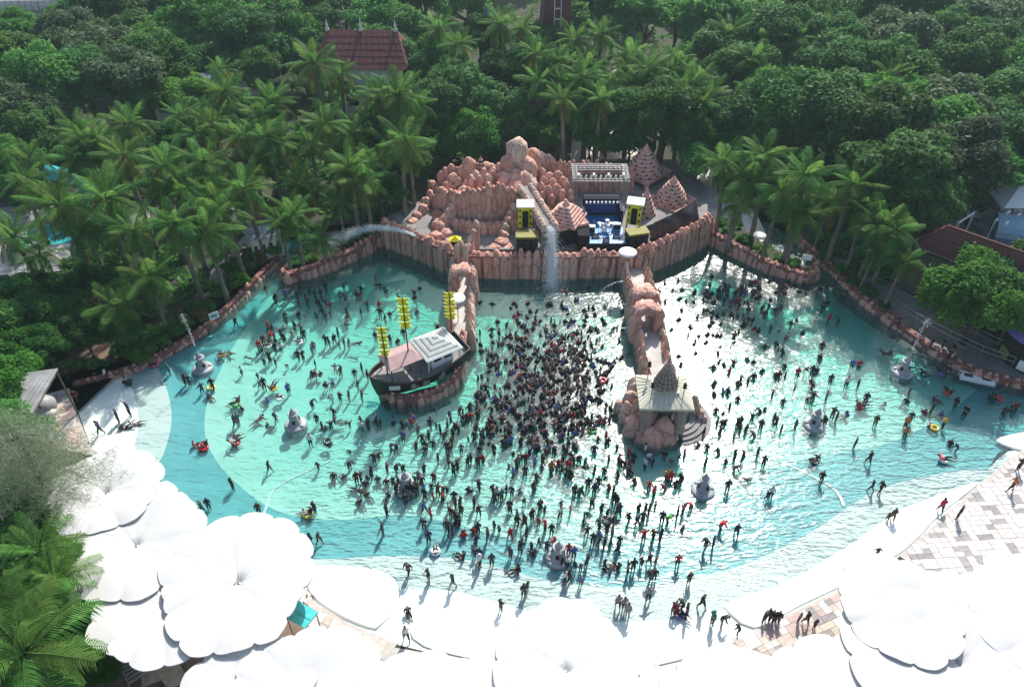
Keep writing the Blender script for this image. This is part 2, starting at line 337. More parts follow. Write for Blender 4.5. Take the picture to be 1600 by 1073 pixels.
# water: one surface with real ripples, clear enough to see the painted floor
def water_mat():
    m = bpy.data.materials.new("pool_water"); m.use_nodes = True; n = m.node_tree.nodes; L = m.node_tree.links
    n.remove(n["Principled BSDF"])
    tc = n.new("ShaderNodeTexCoord")
    def nz(scale, detail, rough, sx=1.0, dist=0.0):
        mp = n.new("ShaderNodeMapping"); mp.inputs["Scale"].default_value = (sx, 1, 1); L.new(tc.outputs["Object"], mp.inputs[0])
        t = n.new("ShaderNodeTexNoise"); t.inputs["Scale"].default_value = scale; t.inputs["Detail"].default_value = detail; t.inputs["Roughness"].default_value = rough; t.inputs["Distortion"].default_value = dist
        L.new(mp.outputs[0], t.inputs["Vector"]); return t.outputs["Fac"]
    sx = n.new("ShaderNodeSeparateXYZ"); L.new(tc.outputs["Object"], sx.inputs[0])          # calmer towards the sheltered left side
    cal = n.new("ShaderNodeMapRange"); cal.inputs[1].default_value = -15; cal.inputs[2].default_value = -1; cal.inputs[3].default_value = .20; cal.inputs[4].default_value = 1.0; L.new(sx.outputs[0], cal.inputs[0])
    pr = n.new("ShaderNodeMapRange"); pr.inputs[1].default_value = .35; pr.inputs[2].default_value = .65; pr.inputs[3].default_value = .60; pr.inputs[4].default_value = 1.0; L.new(nz(.11, 2.0, .5), pr.inputs[0])
    cy_ = n.new("ShaderNodeMapRange"); cy_.inputs[1].default_value = 22; cy_.inputs[2].default_value = 31; cy_.inputs[3].default_value = .45; cy_.inputs[4].default_value = 1.0; L.new(sx.outputs[1], cy_.inputs[0])          # and in the shallows
    m0 = n.new("ShaderNodeMath"); m0.operation = 'MULTIPLY'; L.new(cal.outputs[0], m0.inputs[0]); L.new(cy_.outputs[0], m0.inputs[1])
    st = n.new("ShaderNodeMath"); st.operation = 'MULTIPLY'; L.new(m0.outputs[0], st.inputs[0]); L.new(pr.outputs[0], st.inputs[1])
    b1 = n.new("ShaderNodeBump"); b1.inputs["Distance"].default_value = 0.027; L.new(st.outputs[0], b1.inputs["Strength"]); L.new(nz(5.2, 2.0, .5, .45, .4), b1.inputs["Height"])
    b3 = n.new("ShaderNodeBump"); b3.inputs["Distance"].default_value = 0.065; L.new(st.outputs[0], b3.inputs["Strength"]); L.new(nz(1.9, 2.0, .5, .42, .8), b3.inputs["Height"]); L.new(b1.outputs[0], b3.inputs["Normal"])
    b2 = n.new("ShaderNodeBump"); b2.inputs["Strength"].default_value = 1.0; b2.inputs["Distance"].default_value = 0.016; L.new(nz(0.42, 1.0, .4, .6), b2.inputs["Height"]); L.new(b3.outputs[0], b2.inputs["Normal"])
    gl = n.new("ShaderNodeBsdfGlossy"); gl.inputs["Roughness"].default_value = 0.21; L.new(b2.outputs[0], gl.inputs["Normal"])
    tr = n.new("ShaderNodeBsdfTransparent"); tr.inputs[0].default_value = (0.94, 0.985, 0.985, 1)
    fr = n.new("ShaderNodeFresnel"); fr.inputs["IOR"].default_value = 1.35; L.new(b2.outputs[0], fr.inputs["Normal"])
    mx = n.new("ShaderNodeMixShader"); L.new(fr.outputs[0], mx.inputs[0]); df = n.new("ShaderNodeBsdfDiffuse"); df.inputs[0].default_value = (.42, .74, .69, 1); tb = n.new("ShaderNodeMixShader"); tb.inputs[0].default_value = .07; L.new(tr.outputs[0], tb.inputs[1]); L.new(df.outputs[0], tb.inputs[2]); L.new(tb.outputs[0], mx.inputs[1]);     # a little turbidity of churned water
    L.new(gl.outputs[0], mx.inputs[2])
    L.new(mx.outputs[0], n["Material Output"].inputs[0])
    va = n.new("ShaderNodeVolumeAbsorption"); va.inputs["Color"].default_value = (.12, .82, .74, 1); va.inputs["Density"].default_value = .62; L.new(va.outputs[0], n["Material Output"].inputs["Volume"]); return m
M['water'] = water_mat()
water_poly = [Vector(p[:2]) for p in PL([(112, 640), (150, 720), (225, 805), (300, 855), (430, 905), (520, 960), (640, 1012), (900, 1066), (1060, 1046), (1180, 990), (1330, 918), (1470, 812), (1560, 735), (1602, 702), (1850, 705), (1850, 660), (1690, 632)])] + \
    [Vector(p[:2]) for p in PL(RIGHT_WALL[::-1])] + [Vector(p[:2]) for p in PL([(1195, 345), (1150, 335), (1103, 355), (860, 400), (600, 355), (470, 366), (440, 385), (425, 408), (395, 436), (345, 488), (296, 526), (236, 560), (178, 584), (112, 602)])]
wmb = MB(); wmb.prism(water_poly, -3.0, 0.0); struct(wmb.build("water", M['water']), label="clear rippled pool water sparkling in the sun")

# ground round the pool: one sheet to the horizon with the pool cut out
GZ = 0.30
hole = [P(112, 612, GZ).to_2d(), P(128, 660, GZ).to_2d()] + [P(x, y, GZ + .02).to_2d() for x, y in BEACH_OUT[-3:0:-1]] + [P(1600, 702, GZ).to_2d()] + [Vector(p[:2]) for p in PL([(1850, 708), (1850, 655), (1690, 628)])] + \
    [Vector(p[:2]) for p in PL([(x + 4, y - 5) for x, y in RIGHT_WALL[::-1]])] + [Vector(p[:2]) for p in PL([(1195, 341), (1150, 331), (1103, 351), (860, 396), (600, 351), (470, 360), (436, 381), (421, 405), (391, 433), (341, 485), (292, 523), (232, 557), (174, 581), (106, 600)])]
gmb = MB()
co = [Vector((-420, -60)), Vector((420, -60)), Vector((420, 900)), Vector((-420, 900))] + hole
v, e, f, _, _, _ = delaunay_2d_cdt(co, [], [[0, 1, 2, 3], list(range(4, len(co)))], 0, 1e-4)
gmb.add([(p.x, p.y, GZ) for p in v], [t for t in f if not inside(sum(v[i].x for i in t) / 3, sum(v[i].y for i in t) / 3, hole)])
struct(gmb.build("ground", M['soil']), label="dark soil under the trees round the pool")
def flat(name, pts, z, m, label=None):
    mb = MB(); poly = [P(x, y, z) for x, y in pts]; n = len(poly)
    if sum(poly[i].x * poly[(i + 1) % n].y - poly[(i + 1) % n].x * poly[i].y for i in range(n)) < 0: poly = poly[::-1]
    mb.add([(p.x, p.y, z) for p in poly], [tuple(range(n))])
    return struct(mb.build(name, m), label=label)
flat("path", [(-60, 330), (60, 318), (150, 330), (260, 300), (330, 318), (430, 338), (440, 356), (350, 420), (345, 450), (320, 470), (330, 420), (390, 360), (280, 330), (150, 372), (40, 420), (-60, 440)], GZ + .012, M['path'])
flat("plaza", [(890, 262), (895, 205), (940, 150), (960, 100), (975, 100), (965, 200), (1010, 212), (1010, 262)], GZ + .012, M['bright_ground'], "sunlit white plaza behind the trees")
flat("plaza", [(1085, 215), (1130, 212), (1120, 300), (1180, 330), (1200, 372), (1180, 385), (1120, 350), (1080, 330)], GZ + .016, M['bright_ground'], "sunlit pale gravel beside the rock wall")
flat("plaza", [(1470, 345), (1700, 300), (1700, 470), (1560, 400), (1480, 380)], GZ + .02, M['deck'], "grey paved yard behind the red roof")
flat("deck", [(1290, 395), (1340, 412), (1440, 470), (1600, 555), (1700, 600), (1690, 626), (1604, 596), (1524, 576), (1474, 552), (1424, 518), (1374, 482), (1344, 457)], GZ + .024, M['path'], "paved walk along the right pool wall")
flat("path", [(60, 600), (108, 588), (170, 575), (225, 545), (190, 520), (100, 560), (20, 640), (60, 700), (120, 700), (125, 660), (104, 620)], GZ + .012, M['brown_path'], "brown paved corner beside the shallow beach")
flat("path", [(150, 900), (240, 860), (430, 900), (520, 990), (420, 1120), (120, 1120)], GZ + .012, M['brown_path'], "brown path under the white canopies")

def raised(name, pts, z0, z1, m, label):
    mb = MB(); mb.prism([P(x, y, z1) for x, y in pts], z0, z1); return struct(mb.build(name, m), label=label)
raised("planted_bank", [(453, 428), (500, 416), (560, 392), (600, 368), (603, 352), (570, 350), (520, 372), (478, 396), (458, 412)], -1.2, .75, M['soil'], "planted bank left of the stage wall")
raised("planted_bank", [(1106, 366), (1150, 388), (1200, 412), (1256, 430), (1264, 422), (1236, 402), (1190, 378), (1150, 350), (1110, 340)], -1.2, .75, M['soil'], "planted bank right of the stage wall")
flat("deck", [(600, 1008), (760, 1036), (900, 1056), (1060, 1037), (1130, 1009), (1200, 1100), (1000, 1160), (500, 1150), (480, 1040)], GZ + .008, M['deck'], "pale deck under the canopies at the bottom")
# ------------------------------------------------------------------ artificial rock: walls, mountain, causeways
def lump_mesh(name, seed, n=9, rings=7, dome=.35, rough=.16, square=.5, flute=0.0, zr=1.0):
    "a rock about 1 x 1 x 1 standing on z = 0: squarish ring loft with a domed top and uneven sides"
    rnd = random.Random(seed); mb = MB(); vs = []; off = Vector((rnd.uniform(-50, 50), rnd.uniform(-50, 50), rnd.uniform(-50, 50)))
    for k in range(rings):
        t = k / (rings - 1); z = t
        u = max(0.0, (t - (1 - dome)) / dome); r = .5 * (1.06 - .14 * t) * max(.30, (1 - u ** 2.6 * .91) ** .5)
        for i in range(n):
            a = 2 * math.pi * i / n; c, s_ = math.cos(a), math.sin(a)
            q = 1 / max(abs(c), abs(s_)); q = 1 + (q - 1) * square
            p = Vector((c * r * q, s_ * r * q, z)); d = noise.noise_vector(p * 2.2 + off)
            f = 1 + flute * noise.noise(Vector((a * 2.5, 0, 0)) + off)
            vs.append(Vector((p.x * f + d.x * rough, p.y * f + d.y * rough, max(0, z + (d.z * rough * zr if k else 0)))))
    fs = [(k * n + i, k * n + (i + 1) % n, (k + 1) * n + (i + 1) % n, (k + 1) * n + i) for k in range(rings - 1) for i in range(n)]
    fs.append(tuple((rings - 1) * n + i for i in range(n)))
    mb.add(vs, fs, 0, True); return mb.mesh(name, M['rock'])
COLS = [lump_mesh("rock_column", 100 + i, 8, 7, .10, .09, .6, zr=.35) for i in range(8)]
BLKS = [lump_mesh("rock_block", 200 + i, 8, 5, .45, .14, .6) for i in range(8)]
DOMES = [lump_mesh("boulder", 300 + i, 11, 9, .62, .16, .15, .25) for i in range(8)]
SPIRES = [lump_mesh("pinnacle", 400 + i, 11, 11, .20, .13, .25, .30, .4) for i in range(8)]
def dome_for(rnd_, wd, h): return rnd_.choice(SPIRES if h > wd * 1.8 else DOMES)
def use(o, m):
    o.material_slots[0].link = 'OBJECT'; o.material_slots[0].material = m; return o
def wall(name, label, pts, h, th, step, meshes, z0=-1.3, hvar=.12, core=True, m=None, cat="wall", jitter=.12, group=None, h1=None, smooth=True):
    "a rock wall along photo-pixel foot points (at water level): a mortar core with each rock as a child"
    path = smooth_line(PL(pts), step) if smooth else [Vector(p[:2]) for p in PL(pts)]
    o0 = path[0]; mb = MB(); n = len(path); vs = []
    hs = [h + ((h1 if h1 is not None else h) - h) * i / (n - 1) for i in range(n)]
    nr = []
    for i, p in enumerate(path):
        t = (path[min(i + 1, n - 1)] - path[max(i - 1, 0)]).normalized(); nr.append(Vector((-t.y, t.x)))
        for s_, z in ((-1, z0), (1, z0), (1, hs[i] * .86), (-1, hs[i] * .86)):
            q = p - o0 + nr[i] * s_ * th * .36; vs.append((q.x, q.y, z))
    fs = [(4 * i + a, 4 * i + (a + 1) % 4, 4 * i + 4 + (a + 1) % 4, 4 * i + 4 + a) for i in range(n - 1) for a in range(4)] + [(3, 2, 1, 0), tuple(4 * (n - 1) + a for a in range(4))]
    mb.add(vs, fs); root = mb.build(name, M['rock_core'], None, (o0.x, o0.y, 0)); tag(root, label, cat, group)
    s = 0.0; rnd = random.Random(hash(label) % 9999 if False else len(label) * 31 + n)
    L_ = [0.0]
    for i in range(n - 1): L_.append(L_[-1] + (path[i + 1] - path[i]).length)
    while s < L_[-1]:
        wd = step * rnd.uniform(.8, 1.25); k = max(j for j in range(n) if L_[j] <= s + 1e-9); k = min(k, n - 2)
        u = (s + wd / 2 - L_[k]) / max(1e-6, L_[k + 1] - L_[k]); p = path[k].lerp(path[k + 1], min(u, 1.3)); t = (path[k + 1] - path[k]).normalized()
        hh = hs[k] * (1 + rnd.uniform(-hvar, hvar)); zb = z0
        o = link("rock", rnd.choice(meshes), root, ((p.x - o0.x) + rnd.uniform(-1, 1) * jitter * th, (p.y - o0.y) + rnd.uniform(-1, 1) * jitter * th, zb),
                 (0, 0, math.atan2(t.y, t.x) + rnd.choice((0, math.pi)) + rnd.uniform(-.15, .15)), (wd * 1.22, th * rnd.uniform(.95, 1.15), hh - zb))
        if m: use(o, m)
        s += wd
    return root
wall("pool_wall", "low scalloped pink rock wall along the palm garden on the left", LEFT_WALL, .6, .62, .55, BLKS)
wall("pool_wall", "low pink rock wall round the planted tongue left of the stage", [(452, 428), (446, 434), (449, 440)] + PENIN_L[1:], 1.0, .7, .55, BLKS, h1=1.5)
wall("pool_wall", "low pink rock wall round the planted tongue right of the stage", PENIN_R + [(1272, 436), (1270, 424)], 1.45, .7, .55, BLKS, h1=1.0)
wall("pool_wall", "long scalloped pink rock wall running down to the right edge", RIGHT_WALL, .68, .7, .6, BLKS)
wall("stage_wall", "tall fluted pink rock wall left of the boat causeway", FRONT_L, 2.6, 1.0, .6, COLS, hvar=.06)
wall("stage_wall", "tall fluted pink rock wall straight across the stage front", FRONT_M, 2.5, 1.0, .6, COLS, hvar=.07)
wall("stage_wall", "tall fluted pink rock wall on the right of the stage", FRONT_R, 2.7, 1.0, .6, COLS, hvar=.06, h1=3.0)
# island floor behind the stage walls
SZ = 1.55
isl = [(600, 368), (640, 384), (703, 410), (735, 416), (860, 418), (990, 416), (1060, 388), (1103, 362)]
imb = MB(); poly = [P(x, y, 0) + Vector((0, .4, 0)) for x, y in isl] + [Vector((19, 67, 0)), Vector((17, 73, 0)), Vector((9, 73, 0)), Vector((8, 67, 0)), Vector((-4, 67, 0)), Vector((-8, 65, 0))]
imb.prism(poly, -1.0, SZ); struct(imb.build("stage_terrace", M['path']), label="grey terrace behind the stage wall")

# the mountain: every dome and pinnacle is a boulder of its own
mo = Q(780, 360, 62); mtn = thing("rock_mountain", "pink artificial rock mountain with a tall pinnacle beside the stage", "rock formation", (mo.x, 62, SZ))
def pillar(px, py, D, wpx, m=None, zb=SZ - .1, dep=1.0, parent=None, seed=None):
    par = parent or mtn; top = Q(px, py, D); wd = wpx * mpp(top); rnd = random.Random(int(px * 7 + py * 13))
    o = link("boulder", dome_for(rnd, wd, top.z - zb), par, (top.x - par.location.x, D - par.location.y, zb - par.location.z), (0, 0, rnd.uniform(0, 6.28)), (wd, wd * dep, top.z - zb))
    if m: use(o, m)
    return o
for a in [(808, 216, 65, 40), (796, 240, 64.4, 30), (824, 246, 64.3, 34), (812, 262, 63.6, 52), (790, 268, 63.4, 34), (833, 232, 66, 28), (845, 240, 67, 24), (858, 243, 67.5, 22), (780, 256, 64.5, 18), (772, 262, 64.2, 16), (826, 272, 63, 36), (806, 284, 62.4, 44),
          (732, 246, 65, 22), (743, 254, 65, 20), (758, 254, 65.4, 22), (768, 256, 65.2, 20), (722, 260, 64.8, 16),
          (736, 274, 62.9, 17), (749, 276, 62.6, 14), (762, 274, 62.9, 16), (743, 266, 63.5, 14), (756, 265, 63.5, 15), (770, 268, 63.6, 14), (728, 282, 62.8, 13),
          (705, 257, 65.5, 15), (695, 262, 65.2, 14), (688, 268, 65, 12), (714, 262, 65, 13), (707, 271, 64.2, 18), (716, 277, 63.6, 14), (700, 284, 63.6, 16), (674, 282, 65.0, 15), (681, 288, 64.4, 14), (690, 292, 63.8, 16),
          (672, 298, 63.8, 17), (664, 308, 63.2, 16), (680, 304, 63.2, 14), (660, 319, 62.4, 16), (652, 331, 61.6, 16), (643, 342, 60.8, 17), (638, 352, 60.2, 18), (650, 362, 59.4, 20), (634, 358, 60.4, 14), (664, 372, 58.6, 18), (625, 351, 61.5, 12), (614, 346, 62, 12),
          (725, 292, 61.6, 20), (731, 297, 61.2, 14), (718, 300, 61.2, 18), (711, 308, 60.8, 18), (706, 316, 60.4, 18), (700, 325, 60, 19), (694, 335, 59.5, 20), (689, 345, 59, 22), (682, 343, 59.2, 16), (696, 358, 58.3, 24), (684, 362, 58.0, 22), (704, 372, 57.5, 22), (676, 370, 57.8, 20),
          (838, 250, 65, 11), (833, 261, 64.4, 13), (847, 262, 64.6, 15), (858, 270, 64, 16), (872, 268, 64.2, 17), (880, 276, 63.8, 15), (836, 281, 63, 12), (844, 284, 62.6, 12), (856, 290, 62.3, 15), (870, 288, 62.4, 17), (886, 283, 62.8, 13), (891, 296, 62.2, 12), (893, 306, 61.8, 11), (864, 279, 63, 15), (850, 276, 63.2, 13), (879, 297, 62, 13), (847, 300, 61.8, 12), (862, 305, 61.5, 13), (884, 312, 61.2, 12),
          (819, 303, 61.4, 16), (810, 306, 61, 16), (803, 316, 60.4, 14), (797, 328, 59.8, 13), (793, 338, 59.2, 13), (789, 348, 58.6, 14), (787, 360, 58, 16), (783, 373, 57.2, 22), (776, 381, 56.8, 20), (792, 382, 56.8, 18)]:
    pillar(*a, m=M['rock_tan'] if (a[1] * 7 + a[0]) % 5 == 0 else None)
# the fluted cliff drum under the lotus-like boulders, and its ledge
rnd = random.Random(5)
for k in range(26):
    t = k / 25; a = R(205 + 150 * t); c = Q(756, 300, 63.2)
    x = c.x + 4.3 * math.cos(a); y = 63.4 + 3.4 * math.sin(a) * .9
    zt = Q(756, 292 + 5 * math.sin(t * 9), y).z
    o = link("rock", rnd.choice(COLS), mtn, (x - mtn.location.x, y - 62, -.1), (0, 0, a + R(90)), (.78, .9, zt - SZ + rnd.uniform(-.25, .2)))
for k in range(20):
    t = k / 19; a = R(208 + 140 * t); c = Q(760, 300, 63.2)
    o = link("rock", rnd.choice(BLKS), mtn, (c.x + 5.0 * math.cos(a) - mtn.location.x, 63.2 + 4.4 * math.sin(a) - 62, -.1), (0, 0, a + R(90)), (.95, .8, 1.2))
core = MB(); c = Q(756, 300, 63.2)
core.lathe([(2.6, -.1), (2.6, Q(756, 297, 62).z - SZ - .3), (0.01, Q(756, 297, 62).z - SZ - .2)], 20, (c.x - mtn.location.x, 63.6 - 62, 0)); core.build("cliff_core", M['rock_core'], mtn)
# back wall of reddish rock behind the truss
bw = [Q(850, 246, 66.8), Q(870, 247, 66.6), Q(900, 249, 66.4), Q(930, 252, 66.4), Q(960, 256, 66.4), Q(988, 259, 66.4)]
bwr = thing("rock_wall", "reddish fluted rock wall standing behind the lighting truss", "wall", (bw[0].x, bw[0].y, SZ))
for i in range(22):
    t = i / 21 * (len(bw) - 1); k = min(int(t), len(bw) - 2); p = bw[k].lerp(bw[k + 1], t - k)
    link("rock", rnd.choice(COLS), bwr, (p.x - bwr.location.x, p.y - bwr.location.y, -.1), (0, 0, rnd.uniform(-.2, .2)), (.62, .8, p.z - SZ + rnd.uniform(-.35, .25)))
# left causeway to the boat: two parapets with a walk between, a rock arch over it
def boulders_on(root, items, m2=None):
    for (px, py, z0, wpx, h, mt) in items:
        p = P(px, py, z0); wd = wpx * mpp(p); r_ = random.Random(int(px * 3 + py * 11))
        o = link("boulder", dome_for(r_, wd, h), root, (p.x - root.location.x, p.y - root.location.y, z0 - root.location.z), (0, 0, r_.uniform(0, 6.28)), (wd, wd * r_.uniform(.9, 1.2), h))
        if mt: use(o, mt)
def causeway(name, label, pts, hl, hr, wd, seed):
    c = smooth_line(PL(pts), .5); n = len(c); o0 = c[0]; mb = MB(); vs = []
    root = thing(name, label, "causeway", (o0.x, o0.y, 0)); r_ = random.Random(seed)
    for i, p in enumerate(c):
        t = (c[min(i + 1, n - 1)] - c[max(i - 1, 0)]).normalized(); nr = Vector((-t.y, t.x))
        for s_, z in ((-1, -1.3), (1, -1.3), (1, .95), (-1, .95)):
            q = p - o0 + nr * s_ * wd * .46; vs.append((q.x, q.y, z))
        if i % 1 == 0:
            for s_, hh in ((1, hl), (-1, hr)):
                q = p - o0 + nr * s_ * wd * .5
                h = hh * r_.uniform(.85, 1.15) + 1.3
                use(link("rock", r_.choice(BLKS), root, (q.x + r_.uniform(-.06, .06), q.y, -1.3), (0, 0, math.atan2(t.y, t.x) + r_.uniform(-.2, .2)), (.68, .62 * r_.uniform(.9, 1.2), h)), M['rock_tan'] if r_.random() < .35 else M['rock'])
    mb.add(vs, [(4 * i + a, 4 * i + (a + 1) % 4, 4 * i + 4 + (a + 1) % 4, 4 * i + 4 + a) for i in range(n - 1) for a in range(4)] + [(3, 2, 1, 0), tuple(4 * (n - 1) + a for a in range(4))])
    mb.build("walkway", M['deck'], root); return root, c
cl, clp = causeway("rock_causeway", "pink rock causeway leading from the stage wall to the boat", [(732, 400), (724, 430), (721, 470), (720, 510), (722, 545)], 1.9, 1.9, 1.55, 3)
cr_, crp = causeway("rock_causeway", "pink rock causeway leading from the stage wall to the square pavilion", [(985, 402), (992, 440), (1002, 480), (1013, 530), (1022, 580), (1030, 612)], 1.75, 1.75, 1.75, 4)
def arch(root, px, py, w_, h, dep, name="arch"):
    "a rock arch over the walk: two piers and a lintel of boulders"
    p = P(px, py, .9); r_ = random.Random(int(px)); q = p - root.location
    for s_ in (-1, 1):
        for k in range(2):
            use(link("boulder", r_.choice(DOMES), root, (q.x + s_ * w_ * .5, q.y + (k - .5) * dep * .6, -.3), (0, 0, r_.uniform(0, 6)), (.85, dep * .7, h + .2)), M['rock_tan'] if k else M['rock'])
    mb = MB(); pts = []
    for k in range(9):
        a = math.pi * k / 8; pts.append((q.x + math.cos(a) * w_ * .52, q.y, h * .72 + math.sin(a) * h * .3))
    mb.tube(pts, [.34 + .1 * math.sin(k * 2.3) for k in range(9)], 7); mb2 = MB()
    mb2.add([(v_[0], q.y + (v_[1] - q.y) * dep / .6, v_[2]) for v_ in mb.v], mb.f, 0, True); mb2.build("arch", M['rock'], root)
    for k in range(5):
        use(link("boulder", r_.choice(DOMES), root, (q.x + (k - 2) * w_ * .24, q.y + r_.uniform(-.2, .2), h * .82), (0, 0, r_.uniform(0, 6)), (.6, .6, .55 + .2 * (k % 2))), M['rock_tan'])
arch(cl, 724, 452, 1.5, 2.9, 1.3); arch(cr_, 1004, 488, 1.7, 3.0, 1.4); arch(cr_, 1008, 512, 1.7, 2.9, 1.3)
boulders_on(cl, [(745, 385, 1.5, 11, 2.6, M['rock_tan']), (741, 392, 1.5, 11, 2.2, None), (737, 400, 1.2, 12, 2.0, M['rock_tan']), (733, 410, 1.0, 12, 1.9, None), (716, 418, .9, 9, 2.4, M['rock_tan']), (722, 416, .9, 9, 2.6, M['rock_tan']), (729, 420, .9, 9, 2.4, M['rock_tan'])])
# chute from the mountain to the front wall
ch = thing("water_chute", "narrow rock-sided water chute running down the mountain towards the pool", "water slide", tuple(Q(820, 291, 61.5)))
a_, b_ = Q(820, 291, 61.5), Q(860, 356, 55.6); mb = MB(); d = b_ - a_; nr = Vector((d.y, -d.x, 0)).normalized()
mb.add([x - a_ for x in (a_ - nr * .45, a_ + nr * .45, b_ + nr * .45, b_ - nr * .45, a_ - nr * .45 - Vector((0, 0, .25)), a_ + nr * .45 - Vector((0, 0, .25)), b_ + nr * .45 - Vector((0, 0, .25)), b_ - nr * .45 - Vector((0, 0, .25)))],
       [(0, 1, 2, 3), (7, 6, 5, 4), (0, 4, 5, 1), (1, 5, 6, 2), (2, 6, 7, 3), (3, 7, 4, 0)]); mb.build("channel", M['path'], ch)
for s_ in (-1, 1):
    for k in range(15):
        p = a_.lerp(b_, (k + .5) / 15) - a_ + nr * s_ * .5
        use(link("rock", rnd.choice(BLKS), ch, (p.x, p.y, p.z - .3), (0, 0, rnd.uniform(0, 6)), (.5, .5, .65)), M['rock_tan'])
mb = MB(); [mb.bar((d * t) - Vector((0, 0, .1)), (d.x * t, d.y * t, SZ - a_.z), .22, 6) for t in (.55, .97)]; mb.build("support", M['rock_core'], ch)
# ------------------------------------------------------------------ stupas, stage, truss, speakers
def stupa(label, apex, D, basepx, base_y, tiers=7, square=False, plate=True, zfloor=None, rz=R(45), name="stupa", group="salmon tiered stupas on the stage terrace"):
    "apex pixel, ground distance, half width in pixels of the lowest tier, pixel row of its foot"
    ap = Q(apex[0], apex[1], D); zb = Q(apex[0], base_y, D - basepx * .04).z if zfloor is None else zfloor
    h = ap.z - zb; r = basepx * mpp(ap); t = thing(name, label, "stupa", (ap.x, D, zb), rz, group)
    n = 4 if square else 24; k2 = math.sqrt(2) if square else 1.0
    th = h * .74 / tiers
    for k in range(tiers):
        r0 = r * (1 - .78 * (k / tiers) ** 1.2) * k2; r1 = r * (1 - .78 * ((k + .5) / tiers) ** 1.2) * k2
        mb = MB(); z = k * th
        if square: mb.lathe([(r0, z), (r0, z + th * .62), (r1, z + th), (0.01, z + th)], n, smooth=False)
        else: mb.lathe([(r0 * .97, z), (r0, z + th * .3), (r0 * .96, z + th * .7), (r1 * .98, z + th), (.01, z + th)], n, smooth=False)
        tr = mb.build("tier", M['stucco'], t)
        mb = MB(); m_ = max(6, int(2 * math.pi * r0 / .85)) if not square else 4 * max(2, int(r0 / .55))
        for i in range(m_):
            a = 2 * math.pi * (i + .5) / m_
            if square:
                s_, f_ = divmod(i, m_ // 4); u = ((f_ + .5) / (m_ // 4) - .5) * 1.4 * r0 * .92; q = Matrix.Rotation(R(45) + s_ * R(90), 3, 'Z') @ Vector((r0 / k2, u, 0)); mb.box((q.x, q.y, z + th * .33), (.05, .2, th * .36), R(45) + s_ * R(90))
            else: mb.box((math.cos(a) * r0 * .98, math.sin(a) * r0 * .98, z + th * .42), (.10, .2, th * .4), a)
        mb.build("openings", M['dark'], tr)
    zt = tiers * th; r_ = r * .22
    mb = MB(); mb.lathe([(r_ * 1.05, zt), (r_ * 1.1, zt + .12 * h * .3), (r_ * .75, zt + h * .06), (r_ * .8, zt + h * .10), (r_ * .45, zt + h * .16), (r_ * .2, zt + h * .23), (.01, h)], 12); mb.build("spire", M['stucco'], t)
    if plate:
        mb = MB(); s_ = r * 1.06
        mb.add([(-s_, -s_, -.14), (s_, -s_, -.14), (s_, s_, -.14), (-s_, s_, -.14), (-s_, -s_, .16), (s_, -s_, .16), (s_, s_, .16), (-s_, s_, .16), (-r * .9, -r * .9, -.004), (r * .9, -r * .9, -.004), (r * .9, r * .9, -.004), (-r * .9, r * .9, -.004)],
               [(3, 2, 1, 0), (0, 1, 5, 4), (1, 2, 6, 5), (2, 3, 7, 6), (3, 0, 4, 7), (4, 5, 9, 8), (5, 6, 10, 9), (6, 7, 11, 10), (7, 4, 8, 11), (8, 9, 10, 11)]); mb.build("base_plate", M['stucco'], t)
    return t, zb, r
s1, z1, r1 = stupa("tallest salmon stupa on a square plate at the back of the stage", (1011, 224), 69, 30, 277)
mb = MB(); [mb.box((sx * r1 * .95, sy * r1 * .95, -(z1 - SZ) / 2), (.35, .35, z1 - SZ - .3)) for sx in (-1, 1) for sy in (-1, 1)]
for k, (sx, sy) in enumerate(((-1, -1), (1, -1), (1, 1), (-1, 1))):
    m1 = MB(); m1.box((sx * r1 * .95, sy * r1 * .95, -(z1 - SZ) / 2 - .14), (.35, .35, z1 - SZ)); m1.build("post", M['stucco'], s1)
m1 = MB(); m1.lathe([(.5, -(z1 - SZ)), (.42, -1.0), (.7, -.15)], 10, (0, 0, 0)); m1.build("column", M['stucco'], s1)
stupa("salmon stupa standing rightmost beside the black tarpaulin", (1054, 274), 64.5, 28, 322)
stupa("salmon stupa crowded behind the right yellow speaker frame", (1012, 292), 62.2, 20, 347, tiers=6, plate=True)
s4, z4, r4 = stupa("square stepped salmon pyramid with rows of dark holes", (885, 312), 58.5, 27, 352, tiers=6, square=True, name="stepped_pyramid", group=None, rz=R(20))
m1 = MB(); m1.box((0, 0, -(z4 - SZ) / 2 - .15), (r4 * 2.2, r4 * 2.2, z4 - SZ), R(0)); m1.build("plinth", M['black'], s4)
st, _, _ = stupa("tiny red stupa on top of the rock mountain", (751, 243), 64.6, 6, 266, tiers=3, plate=False, group=None)

